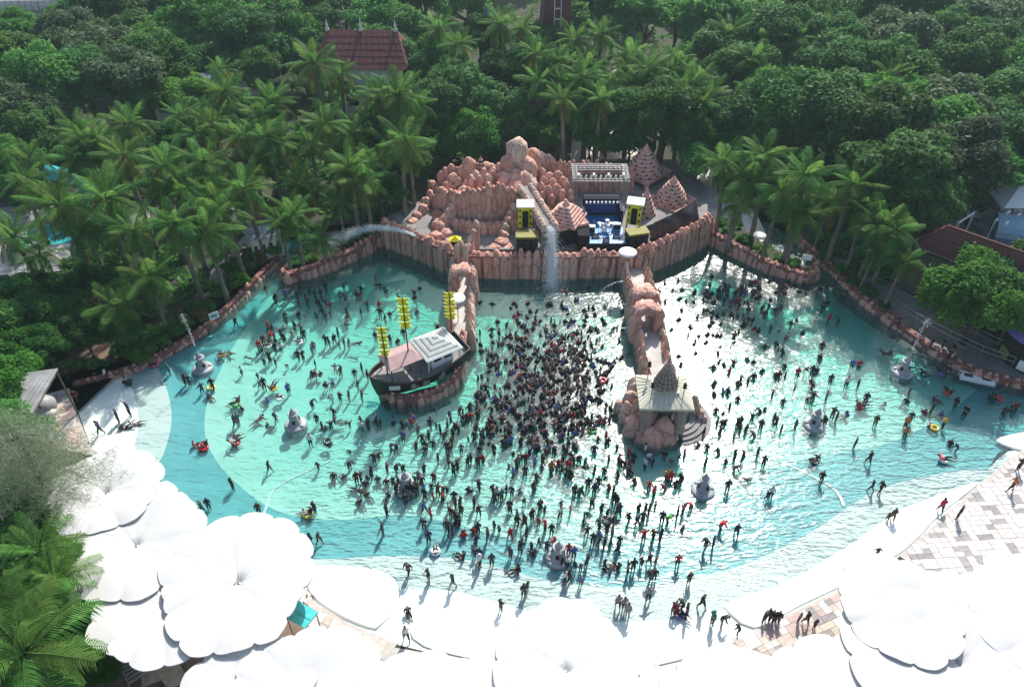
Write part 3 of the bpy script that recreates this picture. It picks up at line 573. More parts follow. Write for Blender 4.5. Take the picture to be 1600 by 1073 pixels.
def stage():
    Dn, Df = 55.8, 60.5; l = Q(919, 380, Dn).x; r = Q(978, 380, Dn).x; z = SZ + .75
    t = thing("concert_stage", "blue-floored concert stage with a dark navy backdrop behind the wall", "stage", ((l + r) / 2, Dn, SZ)); w_ = r - l; mid = (l + r) / 2
    M['blue'] = mat("blue_stage_floor", (0.035, 0.20, 0.46), .25, var=.25, scale=1.2, spec=.6)
    M['navy'] = mat("navy_panel", (0.010, 0.014, 0.045), .6, var=.3, scale=2, spec=.1)
    M['led'] = mat("led_screen", (0.012, 0.025, 0.12), .25, col2=(.03, .07, .26), scale=.9)
    mb = MB(); mb.box((0, (Df - Dn) / 2, .37), (w_, Df - Dn, .75)); mb.build("platform", M['black'], t)
    n = 6
    for i in range(n):
        for j in range(5):
            mb = MB(); mb.box((-w_ / 2 + (i + .5) * w_ / n, (j + .5) * (Df - Dn) / 5, .765), (w_ / n * .98, (Df - Dn) / 5 * .98, .03)); mb.build("floor_panel", M['blue'], t)
    hb = Q(940, 309, Df).z - SZ; wb = (968 - 912) * mpp(Q(940, 309, Df)); xb = Q(940, 309, Df).x - mid
    mb = MB(); mb.box((xb, Df - Dn + .3, hb / 2), (wb, .5, hb)); mb.build("backdrop", M['navy'], t)
    for i in range(4):
        for j in range(3):
            mb = MB(); mb.box((xb - wb * .42 + (i + .5) * wb * .84 / 4, Df - Dn + .02, hb * .42 + (j + .5) * hb * .45 / 3), (wb * .84 / 4 * .985, .08, hb * .45 / 3 * .985)); mb.build("screen_panel", M['led'], t)
    for s_ in (-1, 1):
        mb = MB(); mb.box((xb + s_ * (wb / 2 + .1), Df - Dn - .7, hb * .42), (.25, 1.8, hb * .84)); mb.build("side_panel", M['navy'], t)
    mb = MB(); mb.box((xb, Df - Dn - .05, hb + .02), (wb, .6, .06)); mb.build("header", M['black'], t)
    for i in range(9):
        mb = MB(); mb.lathe([(.05, 0), (.09, .05), (.09, .22), (.01, .22)], 8, (xb - wb * .43 + i * wb * .86 / 8, Df - Dn - .55, hb - .30)); mb.build("spotlight", M['white'], t)
    m1 = MB(); m1.box((-w_ * .62, .9, .75), (w_ * .32, 1.6, 1.5)); m1.build("wing_drape", M['black'], t)
    # band gear: separate things that stand on the stage
    def at(px, py, zz): q = P(px, py, zz); return q
    dz = SZ + .79
    q = at(944, 362, dz); dr = thing("drum_kit", "white drum kit on the riser at the back of the blue stage", "drum kit", tuple(q)); dr.scale = (.75,) * 3
    for (x, y, rr, z0, hh) in ((0, 0, .3, .05, .5), (-.45, .15, .2, .45, .3), (.45, .15, .22, .45, .35), (-.2, .3, .16, .7, .25), (.2, .3, .16, .7, .25)):
        mb = MB(); mb.lathe([(rr, z0), (rr, z0 + hh), (.01, z0 + hh + .01)], 12, (x, y, 0)); mb.build("drum", M['white'], dr)
    for (x, y, z0) in ((-.65, .1, 1.15), (.65, .1, 1.15), (.3, .5, 1.3)):
        mb = MB(); mb.lathe([(.24, z0), (.04, z0 + .04), (.01, z0 + .05)], 10, (x, y, 0)); mb.bar((x, y, 0), (x, y, z0), .02, 4); mb.build("cymbal", M['metal'], dr)
    for i, (px, py, lb) in enumerate(((930, 372, "left-hand"), (947, 378, "middle"), (963, 372, "right-hand"))):
        q = at(px, py, dz); mo_ = thing("stage_monitor", f"{lb} wedge monitor on the blue stage floor", "speaker", tuple(q), 0, "wedge monitors on the stage")
        mb = MB(); mb.add([(-.28, -.2, 0), (.28, -.2, 0), (.28, .2, 0), (-.28, .2, 0), (-.28, .12, .34), (.28, .12, .34), (.28, .2, .34), (-.28, .2, .34)], [(3, 2, 1, 0), (4, 5, 6, 7), (0, 1, 5, 4), (1, 2, 6, 5), (2, 3, 7, 6), (3, 0, 4, 7)]); mb.build("cabinet", M['black'], mo_)
        mb = MB(); mb.box((0, -.04, .16), (.4, .02, .3), 0, 0, R(-43)); mb.build("grille", M['metal'], mo_)
    for i, px in enumerate((926, 938, 952, 968)):
        q = at(px, 366 + (i % 2) * 5, dz); mb = MB(); mb.bar((0, 0, 0), (0, 0, 1.35), .02, 5); mb.bar((0, 0, 1.35), (0, -.35, 1.5), .015, 4); mb.lathe([(.2, 0), (.2, .03), (.02, .04)], 8); mb.lathe([(.02, 0), (.05, .04), (.05, .1), (.01, .12)], 6, (0, -.38, 1.47))
        o = mb.build("microphone_stand", M['metal'], None, tuple(q)); tag(o, f"thin microphone stand on the blue stage, {('first', 'second', 'third', 'fourth')[i]} from the pyramid side", "mic stand", "microphone stands on the stage")
    # amplifiers
    for i, (px, py) in enumerate(((923, 356), (963, 352))):
        q = at(px, py + 6, dz); mb = MB(); mb.box((0, 0, .3), (.7, .4, .6)); mb.box((0, -.205, .28), (.6, .02, .45), 0, 1)
        o = mb.build("amplifier", [M['white'], M['black']], None, tuple(q)); tag(o, "pale amplifier box at the " + ("pyramid" if i == 0 else "yellow speaker") + " end of the stage", "amplifier")
stage()

def lattice(mb, a, b, w_, seg, r=.03, up=Vector((0, 0, 1))):
    a = Vector(a); b = Vector(b); d = (b - a).normalized(); s_ = d.cross(up); s_ = s_.normalized() if s_.length > .1 else Vector((1, 0, 0)); u = s_.cross(d).normalized()
    cs = [a + (s_ * x + u * y) * w_ / 2 for x, y in ((-1, -1), (1, -1), (1, 1), (-1, 1))]; n = max(1, int((b - a).length / seg)); e = (b - a)
    for c in cs: mb.bar(c, c + e, r, 4)
    for k in range(n):
        for i in range(4):
            p = cs[i] + e * (k / n); q = cs[(i + 1) % 4] + e * ((k + 1) / n) if k % 2 else cs[(i + 1) % 4] + e * ((k + 1) / n); mb.bar(p, q, r * .6, 3)
tl, tr_ = Q(899, 279, 62.5), Q(979, 279, 62.5)
M['alu'] = mat("aluminium_truss", (.34, .35, .37), .45, metal=.5)
tru = thing("lighting_truss", "grey aluminium lighting truss gate over the stage backdrop", "truss", (tl.x, 62.5, SZ))
h = tl.z - SZ; w_ = tr_.x - tl.x
for nm, a, b in (("leg", (0, 0, 0), (0, 0, h)), ("leg", (w_, 0, 0), (w_, 0, h)), ("leg", (0, 2.2, 0), (0, 2.2, h)), ("leg", (w_, 2.2, 0), (w_, 2.2, h)), ("beam", (-.3, 0, h), (w_ + .3, 0, h)), ("beam", (-.3, 2.2, h), (w_ + .3, 2.2, h)), ("beam", (0, .1, h + .1), (0, 2.1, h + .1)), ("beam", (w_, .1, h + .1), (w_, 2.1, h + .1))):
    mb = MB(); lattice(mb, a, b, .36, .4); mb.build(nm, M['alu'], tru)
for i in range(10):
    mb = MB(); mb.box((.3 + i * (w_ - .6) / 9, 0, h + .36), (.2, .22, .28), 0, 0, R(20)); mb.build("stage_light", M['black'] if i % 3 else M['white'], tru)
q = Q(939, 289, 66); mb = MB(); mb.box((0, 0, 0), (36 * mpp(q), .06, .42)); mb.build("banner", mat("blue_banner", (.02, .04, .16), .6, var=.3), tru, (q.x - tl.x, .25, q.z - SZ - .4))

def speaker_tower(label, px, top, D, wpx, hpx, lean=0.0, boxpx=None):
    p = Q(px, top, D); w_ = wpx * mpp(p); t = thing("speaker_tower", label, "speaker tower", (p.x, D, SZ), lean, "yellow speaker towers beside the stage"); h = p.z - SZ; hp = hpx * mpp(p) * 1.12
    for sx in (-1, 1):
        for sy in (0, 1): mb = MB(); mb.bar((sx * w_ * .48, sy * .8, 0), (sx * w_ * .48, sy * .8, h), .05, 5); mb.build("post", M['metal'], t)
    mb = MB(); mb.box((0, -.02, h - hp / 2), (w_, .06, hp)); mb.build("panel", M['yellow'], t)
    mb = MB(); mb.box((0, -.14, h - hp * .56), (w_ * .42, .2, hp * .66)); sp = mb.build("line_array", M['black'], t)
    for k in range(5):
        mb = MB(); mb.box((0, -.26, h - hp * .86 + k * hp * .145), (w_ * .38, .08, hp * .12), 0, 0, R(-12)); mb.build("cabinet", M['black'], sp)
    mb = MB(); mb.box((0, .3, h + .05), (w_ * 1.25, 1.1, .1), 0, 0, R(8)); mb.build("roof", M['offwhite'], t)
    for sx in (-1, 1):
        for k in range(3): mb = MB(); mb.box((sx * w_ * .38, -.07, h - hp * (.2 + .3 * k)), (w_ * .10, .03, hp * .12)); mb.build("stripe", M['black'], t)
speaker_tower("yellow-framed speaker tower in front of the rock mountain", 821, 322, 57.6, 22, 34)
speaker_tower("yellow-framed speaker tower tilted beside the round stupas", 993, 318, 58.6, 22, 34, R(-14))
def sub(label, px, py, D, wpx, rz=0):
    p = Q(px, py, D); w_ = wpx * mpp(p); t = thing("subwoofer_stack", label, "speaker", (p.x, D, SZ), rz, "subwoofer stacks under yellow covers"); h = max(.8, p.z - SZ)
    for i in range(3): mb = MB(); mb.box((-w_ / 3 + i * w_ / 3, 0, h * .46), (w_ / 3 * .96, 1.0, h * .92)); s_ = mb.build("cabinet", M['black'], t); mb = MB(); mb.box((-w_ / 3 + i * w_ / 3, -.52, h * .46), (w_ / 3 * .8, .03, h * .75)); mb.build("grille", M['dark'], s_)
    mb = MB(); mb.box((0, 0, h * .98), (w_ * 1.08, 1.15, h * .1)); mb.build("cover", mat("olive_yellow_cover", (.20, .18, .035), .7, var=.2), t)
sub("subwoofer stack under an olive cover before the rock mountain", 824, 366, 55.6, 34); sub("subwoofer stack under an olive cover right of the blue stage", 996, 361, 56.4, 32, R(14))
q = P(712, 388, SZ); mb = MB(); mb.box((0, 0, .45), (.9, .7, .9)); mb.add([(-.5, -.4, .9), (.5, -.4, .9), (.5, .4, .9), (-.5, .4, .9), (0, 0, 1.3)], [(0, 1, 4), (1, 2, 4), (2, 3, 4), (3, 0, 4), (3, 2, 1, 0)], 1)
o = mb.build("covered_crate", [M['black'], M['yellow']], None, tuple(q)); tag(o, "black crate with a small yellow cover left of the mountain", "crate")
# black tarpaulin along the right terrace edge
ta = thing("tarpaulin", "black tarpaulin fence sagging along the right terrace edge", "tarpaulin", tuple(P(1020, 376, SZ)))
mb = MB(); vs = []; n = 26; m_ = 7
for i in range(n):
    t = i / (n - 1); b0 = P(1016, 378, SZ).lerp(P(1092, 345, SZ), t); tp = Q(1010, 354, 57.2).lerp(Q(1089, 316, 62.2), t)
    for j in range(m_):
        u = j / (m_ - 1); p = b0.lerp(tp, u); s_ = .22 * math.sin(t * 15 + u * 2) * math.sin(u * 3.1) + .12 * noise.noise(Vector((t * 14, u * 4, 1)))
        vs.append(p - ta.location + Vector((s_ * .5, -s_ - .25 * math.sin(u * 3.14), 0)))
mb.add(vs, [(i * m_ + j, (i + 1) * m_ + j, (i + 1) * m_ + j + 1, i * m_ + j + 1) for i in range(n - 1) for j in range(m_ - 1)], 0, True)
o = mb.build("cloth", mat("black_tarp", (.014, .015, .022), .38, var=.3, spec=.5), ta)
for i in range(5):
    t = i / 4; b0 = P(1016, 378, SZ).lerp(P(1092, 345, SZ), t); tp = Q(1010, 354, 57.2).lerp(Q(1089, 316, 62.2), t); m1 = MB(); m1.bar(b0 - ta.location + Vector((0, .25, 0)), tp - ta.location + Vector((0, .2, 0)), .04, 5); m1.build("post", M['metal'], ta)

def parasol(label, px, py, z, wpx, zb, m=None, group="flat round parasols"):
    p = P(px, py, z); r = wpx / 2 * mpp(p); t = thing("parasol", label, "parasol", (p.x, p.y, zb), 0, group); h = z - zb
    mb = MB(); mb.lathe([(r, h - .12), (r * .97, h - .02), (r * .6, h + .06), (.02, h + .14), (.02, h + .1), (r * .6, h + .02), (r * .96, h - .06)], 20, close=True); mb.build("canopy", m or M['white'], t)
    mb = MB(); mb.bar((0, 0, 0), (0, 0, h), .04, 6); mb.build("pole", M['metal'], t)
    for k in range(6): mb = MB(); a = k * R(60); mb.bar((0, 0, h + .02), (r * .9 * math.cos(a), r * .9 * math.sin(a), h - .1), .015, 3); mb.build("rib", M['metal'], t)
parasol("white flat parasol where the right causeway meets the stage wall", 981, 393, 3.6, 29, .95)
parasol("white flat parasol on the left causeway behind the boat", 714, 465, 3.2, 27, .95)
parasol("pale parasol on the planted tongue right of the stage", 1187, 367, 3.0, 21, .75, M['offwhite'])
# ------------------------------------------------------------------ the boat on its rock bed
bow, stern = P(576, 588, 2.3), P(722, 528, 2.4)
ax = (stern - bow); BL = Vector((ax.x, ax.y, 0)).length; ang = math.atan2(-ax.y, -ax.x)      # local +X points to the bow
mid = (bow + stern) / 2; boat = thing("pirate_boat", "black-hulled pleasure boat with three yellow-sailed masts lying on a rock bed", "boat", (mid.x, mid.y, 0), ang)
def beam(t):      # t = -1 stern .. 1 bow
    return 1.75 * (1 - max(0, t) ** 2.2) ** .75 * (1 - .35 * max(0, -t) ** 2)
def sheer(t): return 1.75 + .55 * max(0, t) ** 2 + .45 * max(0, -t) ** 2
mb = MB(); vs = []; n = 25; prof = ((0.08, -.2), (.55, .0), (.86, .55), (.97, 1.1), (1.0, 1.0))
rows = 5; half = BL / 2
def hullpt(t, k, s_):
    z = [0.15, .35, .8, 1.3, 1][k] if k < 4 else None
    f = [.12, .55, .82, .95, 1.0][k]; zz = sheer(t) if k == 4 else z * sheer(t) / 1.75
    xx = t * half * (.86 + .14 * [0, .3, .6, .85, 1][k])
    return (xx, s_ * beam(t) * f, zz)
for i in range(n):
    t = -1 + 2 * i / (n - 1); t = max(-1, min(.999, t))
    for s_, ks in ((-1, range(4, -1, -1)), (1, range(0, 5))):
        for k in ks: vs.append(hullpt(t, k, s_))
W = 10
fs = [(i * W + j, i * W + j + 1, (i + 1) * W + j + 1, (i + 1) * W + j) for i in range(n - 1) for j in range(W - 1)] + [tuple(range(W))]
mb.add(vs, fs, 0, True)
M['hull'] = mat("black_hull", (.014, .012, .011), .6, col2=(.032, .026, .022), scale=2.5, bump=.3, bscale=6)
M['deckgrey'] = mat("grey_deck_planks", (.19, .185, .185), .8, col2=(.27, .26, .255), scale=1.5, bump=.2)
hull = mb.build("hull", M['hull'], boat)
# deck: planks
mb = MB(); vs = []
for i in range(n):
    t = max(-1, min(.985, -1 + 2 * i / (n - 1))); b = beam(t) * .93; z = sheer(t) - .32
    vs += [(t * half * .98, -b, z), (t * half * .98, b, z)]
mb.add(vs, [(2 * i, 2 * i + 2, 2 * i + 3, 2 * i + 1) for i in range(n - 1)]); deck = mb.build("deck", M['deckgrey'], boat)
for k in range(-7, 8):
    y = k * .22; m1 = MB(); ts = [t for t in np.linspace(-.98, .95, 30) if beam(t) * .93 > abs(y) + .1]
    if len(ts) < 2: continue
    vs = []
    for t in ts: vs += [(t * half * .98, y - .098, sheer(t) - .295), (t * half * .98, y + .098, sheer(t) - .295)]
    m1.add(vs, [(2 * i, 2 * i + 2, 2 * i + 3, 2 * i + 1) for i in range(len(ts) - 1)]); m1.build("plank", M['deckgrey'], deck)
for s_ in (-1, 1):
    m1 = MB(); m1.tube([(hullpt(t, 4, s_)[0], hullpt(t, 4, s_)[1], sheer(t) + .03) for t in np.linspace(-1, .995, 24)], .07, 6); m1.build("rail", M['bark'], boat)
m1 = MB(); m1.box((-half, 0, sheer(-1) - .3), (.1, beam(-1) * 1.9, .7)); m1.build("transom", M['hull'], boat)
for i, t in enumerate((.28, .05, -.3)):
    y = -beam(t) * .9 - .02; m1 = MB()      # near side = local +Y or -Y resolved below
    for s_ in (1,):
        p = Vector(hullpt(t, 2, s_)); q = Vector(hullpt(t, 4, s_)); c_ = (p * .55 + q * .45); m1.box((c_.x, c_.y + .05, c_.z), (.5 if i else .6, .06, .62), 0, 0, R(-8))
    m1.build("hatch", mat("weathered_panel", (.24, .22, .17), .8, var=.3) if i != 2 else M['deckgrey'], hull)
p = Vector(hullpt(.66, 3, 1)); m1 = MB(); m1.box((p.x, p.y + .06, p.z), (.75, .05, .36), R(-28)); m1.build("name_plate", M['offwhite'], hull)
# cabin with two-tier striped roof
cx_ = -half * .42; zc = sheer(-.4) - .3
m1 = MB(); m1.box((cx_, 0, zc + .55), (1.7, 1.9, 1.1)); cab = m1.build("cabin", M['white'], boat)
for sx, sy, rz in ((0, .96, 0), (0, -.96, 0), (.86, 0, R(90)), (-.86, 0, R(90))):
    for k in (-1, 1): m1 = MB(); q = Matrix.Rotation(rz, 3, 'Z') @ Vector((k * .42, 0, 0)); m1.box((cx_ + sx + q.x, sy + q.y, zc + .78), (.55, .03, .4), rz); m1.build("window", M['dark'], cab)
def hip(mbx, c, ax_, ay, bx, by, z0, z1, th=.06):
    o_ = [(c[0] + s * ax_, c[1] + t * ay, z0) for s, t in ((-1, -1), (1, -1), (1, 1), (-1, 1))]; i_ = [(c[0] + s * bx, c[1] + t * by, z1) for s, t in ((-1, -1), (1, -1), (1, 1), (-1, 1))]
    lo = [(x, y, z - th) for x, y, z in o_]
    mbx.add(o_ + i_ + lo, [(0, 1, 5, 4), (1, 2, 6, 5), (2, 3, 7, 6), (3, 0, 4, 7), (4, 5, 6, 7), (11, 10, 9, 8), (8, 9, 1, 0), (9, 10, 2, 1), (10, 11, 3, 2), (11, 8, 0, 3)])
M['roofgrey'] = mat("pale_roof_sheet", (.50, .52, .50), .6, var=.1); M['roofdark'] = mat("grey_roof_sheet", (.24, .26, .25), .6, var=.1)
for k in range(8):
    a0 = 1.45 * (1 - k / 8.6); a1 = 1.45 * (1 - (k + .92) / 8.6); m1 = MB(); hip(m1, (cx_, 0), a0, a0 * .98, a1, a1 * .98, zc + 1.28 + k * .085, zc + 1.28 + k * .085 + .10)
    m1.build("roof_course", M['roofgrey'] if k % 2 == 0 else M['roofdark'], cab)
for sx in (-1, 1):
    for sy in (-1, 1): m1 = MB(); m1.bar((cx_ + sx * 1.25, sy * 1.2, zc), (cx_ + sx * 1.25, sy * 1.2, zc + 1.28), .05, 5); m1.build("post", M['white'], cab)
# pinkish awning forward
xa = half * .34; za = sheer(.3) + 1.15; m1 = MB(); hip(m1, (xa, 0), 1.25, 1.05, .9, .08, za, za + .38); aw = m1.build("awning", mat("pink_awning", (.36, .24, .235), .8, var=.12), boat)
for sx in (-1, 1):
    for sy in (-1, 1): m1 = MB(); m1.bar((xa + sx * 1.1, sy * .9, sheer(.3) - .3), (xa + sx * 1.1, sy * .9, za), .045, 5); m1.build("post", M['bark'], boat)
# masts and ragged yellow sails
def mast(x, y, h, s0, s1, wd, seed):
    z0 = sheer(0) - .3; m1 = MB(); m1.bar((x, y, z0), (x, y, h), .06, 6, .035); ms = m1.build("mast", M['bark'], boat); r_ = random.Random(seed)
    k = 0; z = s0; mbn = None; d = Matrix.Rotation(-ang, 3, 'Z') @ Vector((1, 0, 0))      # sails face the camera side roughly
    while z < s1:
        hh = (s1 - s0) / 4.0
        m1 = MB(); pts = []
        for sx in (-1, 1):
            base = [(0, 0), (sx * wd * .34, .02 * hh), (sx * wd * r_.uniform(.85, 1.1), .38 * hh), (sx * wd * .55, .48 * hh), (sx * wd * r_.uniform(.9, 1.15), .98 * hh), (sx * wd * .3, .86 * hh), (0, 1.0 * hh)]
            pts = [Vector((d.x * a, d.y * a + .0, 0)) + Vector((x, y, z + b)) + Vector((-d.y, d.x, 0)) * (.08 * abs(a) * r_.uniform(-1, 1.5) + .07) for a, b in base]
            thk = Vector((-d.y, d.x, 0)) * .02
            nn = len(pts); m1.add([p - thk for p in pts] + [p + thk for p in pts], [tuple(range(nn)), tuple(range(2 * nn - 1, nn - 1, -1))] + [(i, nn + i, nn + (i + 1) % nn, (i + 1) % nn) for i in range(nn)])
        m1.build("sail", M['yellow'], ms); z += hh
    return ms
inv = Matrix.Rotation(-ang, 3, 'Z')
def bl(px, py, z): q = P(px, py, z) - Vector((mid.x, mid.y, 0)); return inv @ Vector((q.x, q.y, 0))
for (bx, by, ty, s0y, s1y, wpx, sd_) in ((606, 587, 508, 558, 512, 8, 1), (641, 576, 464, 515, 466, 9, 2), (706, 524, 455, 500, 457, 9, 3)):
    q = bl(bx, by, 1.6); wp = Matrix.Rotation(ang, 3, 'Z') @ q + Vector((mid.x, mid.y, 0))
    mast(q.x, q.y, Q(bx, ty, wp.y).z, Q(bx, s0y, wp.y).z, Q(bx, s1y, wp.y).z, wpx * mpp(wp), sd_)
m1 = MB(); m1.box((-half * .15, -.9, sheer(0) - .05), (.8, .35, .4)); m1.build("bench", M['bark'], boat)
# rock bed
bed = wall("rock_bed", "pink rock bed curving round the near side of the boat", [(598, 614), (615, 626), (640, 631), (672, 626), (700, 612), (717, 594), (723, 565), (724, 540)], .75, .6, .5, BLKS, cat="rock wall", h1=1.5)

# ------------------------------------------------------------------ pavilion on its rock island
rc = [P(995, 584, 3.1), P(1077, 587, 3.1), P(1081, 640, 3.1), P(999, 637, 3.1)]; pc = (rc[0] + rc[1] + rc[2] + rc[3]) / 4
pav = thing("pavilion", "cream square-roofed pavilion crowned by a brown tiered stupa", "pavilion", (pc.x, pc.y, 0), R(-2))
wx = (rc[1].x - rc[0].x) / 2; wy = (rc[0].y - rc[3].y) / 2
M['roofcream'] = mat("cream_roof", (.45, .43, .34), .75, col2=(.52, .50, .41), scale=1.2, bump=.1)
m1 = MB(); hip(m1, (0, 0), wx, wy, wx * .52, wy * .45, 3.05, 3.5, .16); rf = m1.build("roof", M['roofcream'], pav)
m1 = MB(); m1.box((0, 0, 3.56), (wx * .98, wy * .86, .14)); m1.build("roof_cap", M['roofcream'], rf)
for s_ in range(4):
    for k in range(8):
        m1 = MB(); t = (k + .5) / 8 * 2 - 1
        a = Vector((t * wx * .98, -wy * .985, 3.07)) if s_ % 2 == 0 else Vector((wx * .985, t * wy * .98, 3.07)); b = Vector((t * wx * .50, -wy * .46, 3.51)) if s_ % 2 == 0 else Vector((wx * .53, t * wy * .43, 3.51))
        sg = -1 if s_ >= 2 else 1; a = Vector((a.x * sg, a.y * sg, a.z)); b = Vector((b.x * sg, b.y * sg, b.z)); m1.bar(a, b, .022, 3); m1.build("roof_rib", M['roofcream'], rf)
M['stone_brown'] = mat("brown_stone", (.25, .185, .16), .9, col2=(.36, .28, .24), scale=3, bump=.5, bscale=6, bdist=.1)
zz = 3.63; rr = 20 * mpp(P(1040, 610, 4.2))
for k in range(6):
    r0 = rr * (1 - k * .145); m1 = MB(); m1.lathe([(r0 * .82, zz), (r0, zz + .12), (r0 * .97, zz + .19), (r0 * .80, zz + .27), (.01, zz + .27)], 22); tr = m1.build("tier", M['stone_brown'], pav)
    for i in range(14):
        a = 2 * math.pi * i / 14; m1 = MB(); m1.lathe([(.11, 0), (.09, .18), (.01, .38)], 5, (math.cos(a) * r0 * .9, math.sin(a) * r0 * .9, zz + .12)); m1.build("finial", M['stone_brown'], tr)
    zz += .27
m1 = MB(); m1.lathe([(rr * .22, zz), (rr * .26, zz + .2), (rr * .15, zz + .28), (rr * .12, zz + .42), (.01, zz + .62)], 10); m1.build("spire", M['stone_brown'], pav)
for sx in (-1, 1):
    for sy in (-1, 1):
        m1 = MB(); m1.lathe([(.5, .6), (.42, 1.0), (.36, 2.6), (.5, 3.0)], 10, (sx * wx * .62, sy * wy * .62, 0)); m1.build("column", M['stone_brown'], pav)
        m1 = MB(); m1.bar((sx * wx * .58, sy * wy * .62, 3.2), (sx * wx * .58, sy * wy * .62, 4.3), .03, 4); m1.lathe([(.02, 0), (.16, .12), (.05, .25), (.14, .34), (.02, .55)], 7, (sx * wx * .58, sy * wy * .62, 4.3)); m1.build("roof_ornament", M['dark'], pav)
m1 = MB(); m1.lathe([(wx * .80, -1.0), (wx * .80, .62), (.01, .63)], 20); m1.build("platform", M['deck'], pav)
m1 = MB(); m1.box((0, 0, 1.5), (1.3, 1.0, 1.6)); m1.lathe([(.55, 2.2), (.4, 2.6), (.01, 2.9)], 8); m1.build("shrine", M['stone_brown'], pav)
# rock island: sloping flat rocks round the front, one by one
isl_ = thing("rock_island", "broad pink rock island sloping round the front of the pavilion", "rock formation", (pc.x - 1.2, pc.y - 2.2, 0))
r_ = random.Random(11)
for (px, py, z, wpx, h, tan) in ((1010, 655, .9, 46, 1.5, 0), (1035, 668, .8, 40, 1.25, 0), (1020, 680, .4, 42, .95, 0), (990, 665, .5, 34, 1.2, 0), (1042, 684, .2, 30, .8, 0), (1000, 645, .9, 30, 1.6, 0), (978, 650, .2, 26, 1.4, 1), (968, 642, .1, 20, 1.1, 1), (984, 634, .5, 24, 1.6, 1), (992, 622, .6, 22, 1.7, 1), (975, 660, .0, 20, .9, 1), (983, 671, -.1, 18, .7, 1), (1003, 690, -.2, 26, .7, 0), (1024, 695, -.3, 26, .7, 0), (1046, 694, -.3, 24, .7, 0), (1053, 686, -.2, 18, .7, 1),
                                 (988, 612, .4, 18, 1.6, 1), (1086, 646, .2, 16, 1.3, 1), (1093, 655, .0, 15, 1.1, 1), (1099, 662, -.2, 12, .8, 1), (1082, 640, .4, 16, 1.5, 1), (998, 676, .1, 30, .8, 0), (1012, 640, 1.1, 26, 1.5, 0), (1050, 672, .2, 22, 1.0, 0)):
    p = P(px, py, z); wd = wpx * mpp(p)
    o = link("boulder", dome_for(r_, wd, z + h * .55 + 1.0), isl_, (p.x - isl_.location.x, p.y - isl_.location.y, -1.0), (0, 0, r_.uniform(0, 6)), (wd, wd * .85, z + h * .85 + 1.0)); use(o, M['rock_tan'] if tan else M['rock'])
steps = thing("curved_steps", "pale curved steps fanning down from the pavilion into the water", "steps", tuple(P(1048, 655, 0)))
for k in range(5):
    m1 = MB(); r0 = 1.3 + k * .36; z = .42 - k * .12; vs = []; n = 14
    for i in range(n):
        a = R(-80 + 118 * i / (n - 1))
        for rr_, z_ in ((r0, z), (r0 + .36, z), (r0 + .36, -1.0), (r0, -1.0)): vs.append((rr_ * math.cos(a), rr_ * math.sin(a) * .9, z_))
    m1.add(vs, [(4 * i + a, 4 * i + 4 + a, 4 * i + 4 + (a + 1) % 4, 4 * i + (a + 1) % 4) for i in range(n - 1) for a in range(4)] + [(0, 1, 2, 3), tuple(4 * (n - 1) + a for a in (3, 2, 1, 0))]); m1.build("step", M['path'], steps)

# ------------------------------------------------------------------ white spouting fountains in the water
M["fount"] = mat("aged_white_fibreglass", (.30, .31, .33), .5, var=.15, scale=2)
def fountain_proto():
    t = link("fountain", None); m1 = MB(); m1.lathe([(1.0, -.6), (1.0, .10), (.92, .22), (.6, .28), (.01, .3)], 22); m1.build("base", M['fount'], t)
    m1 = MB(); m1.lathe([(.62, .26), (.5, .55), (.32, 1.0), (.24, 1.55), (.01, 1.56)], 16); m1.build("tower", M['fount'], t)
    m1 = MB(); m1.lathe([(.46, 1.50), (.5, 1.56), (.46, 1.62), (.30, 1.6), (.30, 1.52)], 18, close=True); m1.build("ring", M['fount'], t)
    m1 = MB(); m1.lathe([(.30, 1.58), (.29, 1.72), (.18, 1.95), (.06, 2.12), (.03, 2.3), (.01, 2.32)], 14); m1.build("dome", M['fount'], t)
    for a in (20, 140, 260):
        m1 = MB(); m1.lathe([(.16, -.12), (.2, -.06), (.16, .0), (.01, .02)], 8, (.72 * math.cos(R(a)), .72 * math.sin(R(a)), .36)); m1.build("seat", M['fount'], t)
    for a in (80, 200, 320):
        m1 = MB(); m1.box((.43 * math.cos(R(a)), .43 * math.sin(R(a)), .68), (.14, .26, .42), R(a)); m1.build("niche", M['dark'], t)
    return t
fp = fountain_proto(); FOUNT = [(317, 576, "white spouting fountain with a jet near the left wall"), (462, 664, "white fountain ridden by bathers in the left shallows"), (1272, 664, "white fountain among bathers in the glittering right shallows"), (1098, 766, "white fountain right of centre below the rock island"),
                               (872, 872, "white fountain crowded with bathers at the near edge of the water"), (1410, 582, "white fountain with a jet near the right wall"), (635, 763, "white fountain hidden in a knot of bathers left of centre")]
for i, (px, py, lb) in enumerate(FOUNT):
    o = fp if i == 0 else copy_tree(fp); p = P(px, py, 0); o.location = (p.x, p.y, 0); o.rotation_euler[2] = i * 1.3; o.scale = (.76, .76, .72); tag(o, lb, "fountain", "white fountains standing in the pool")

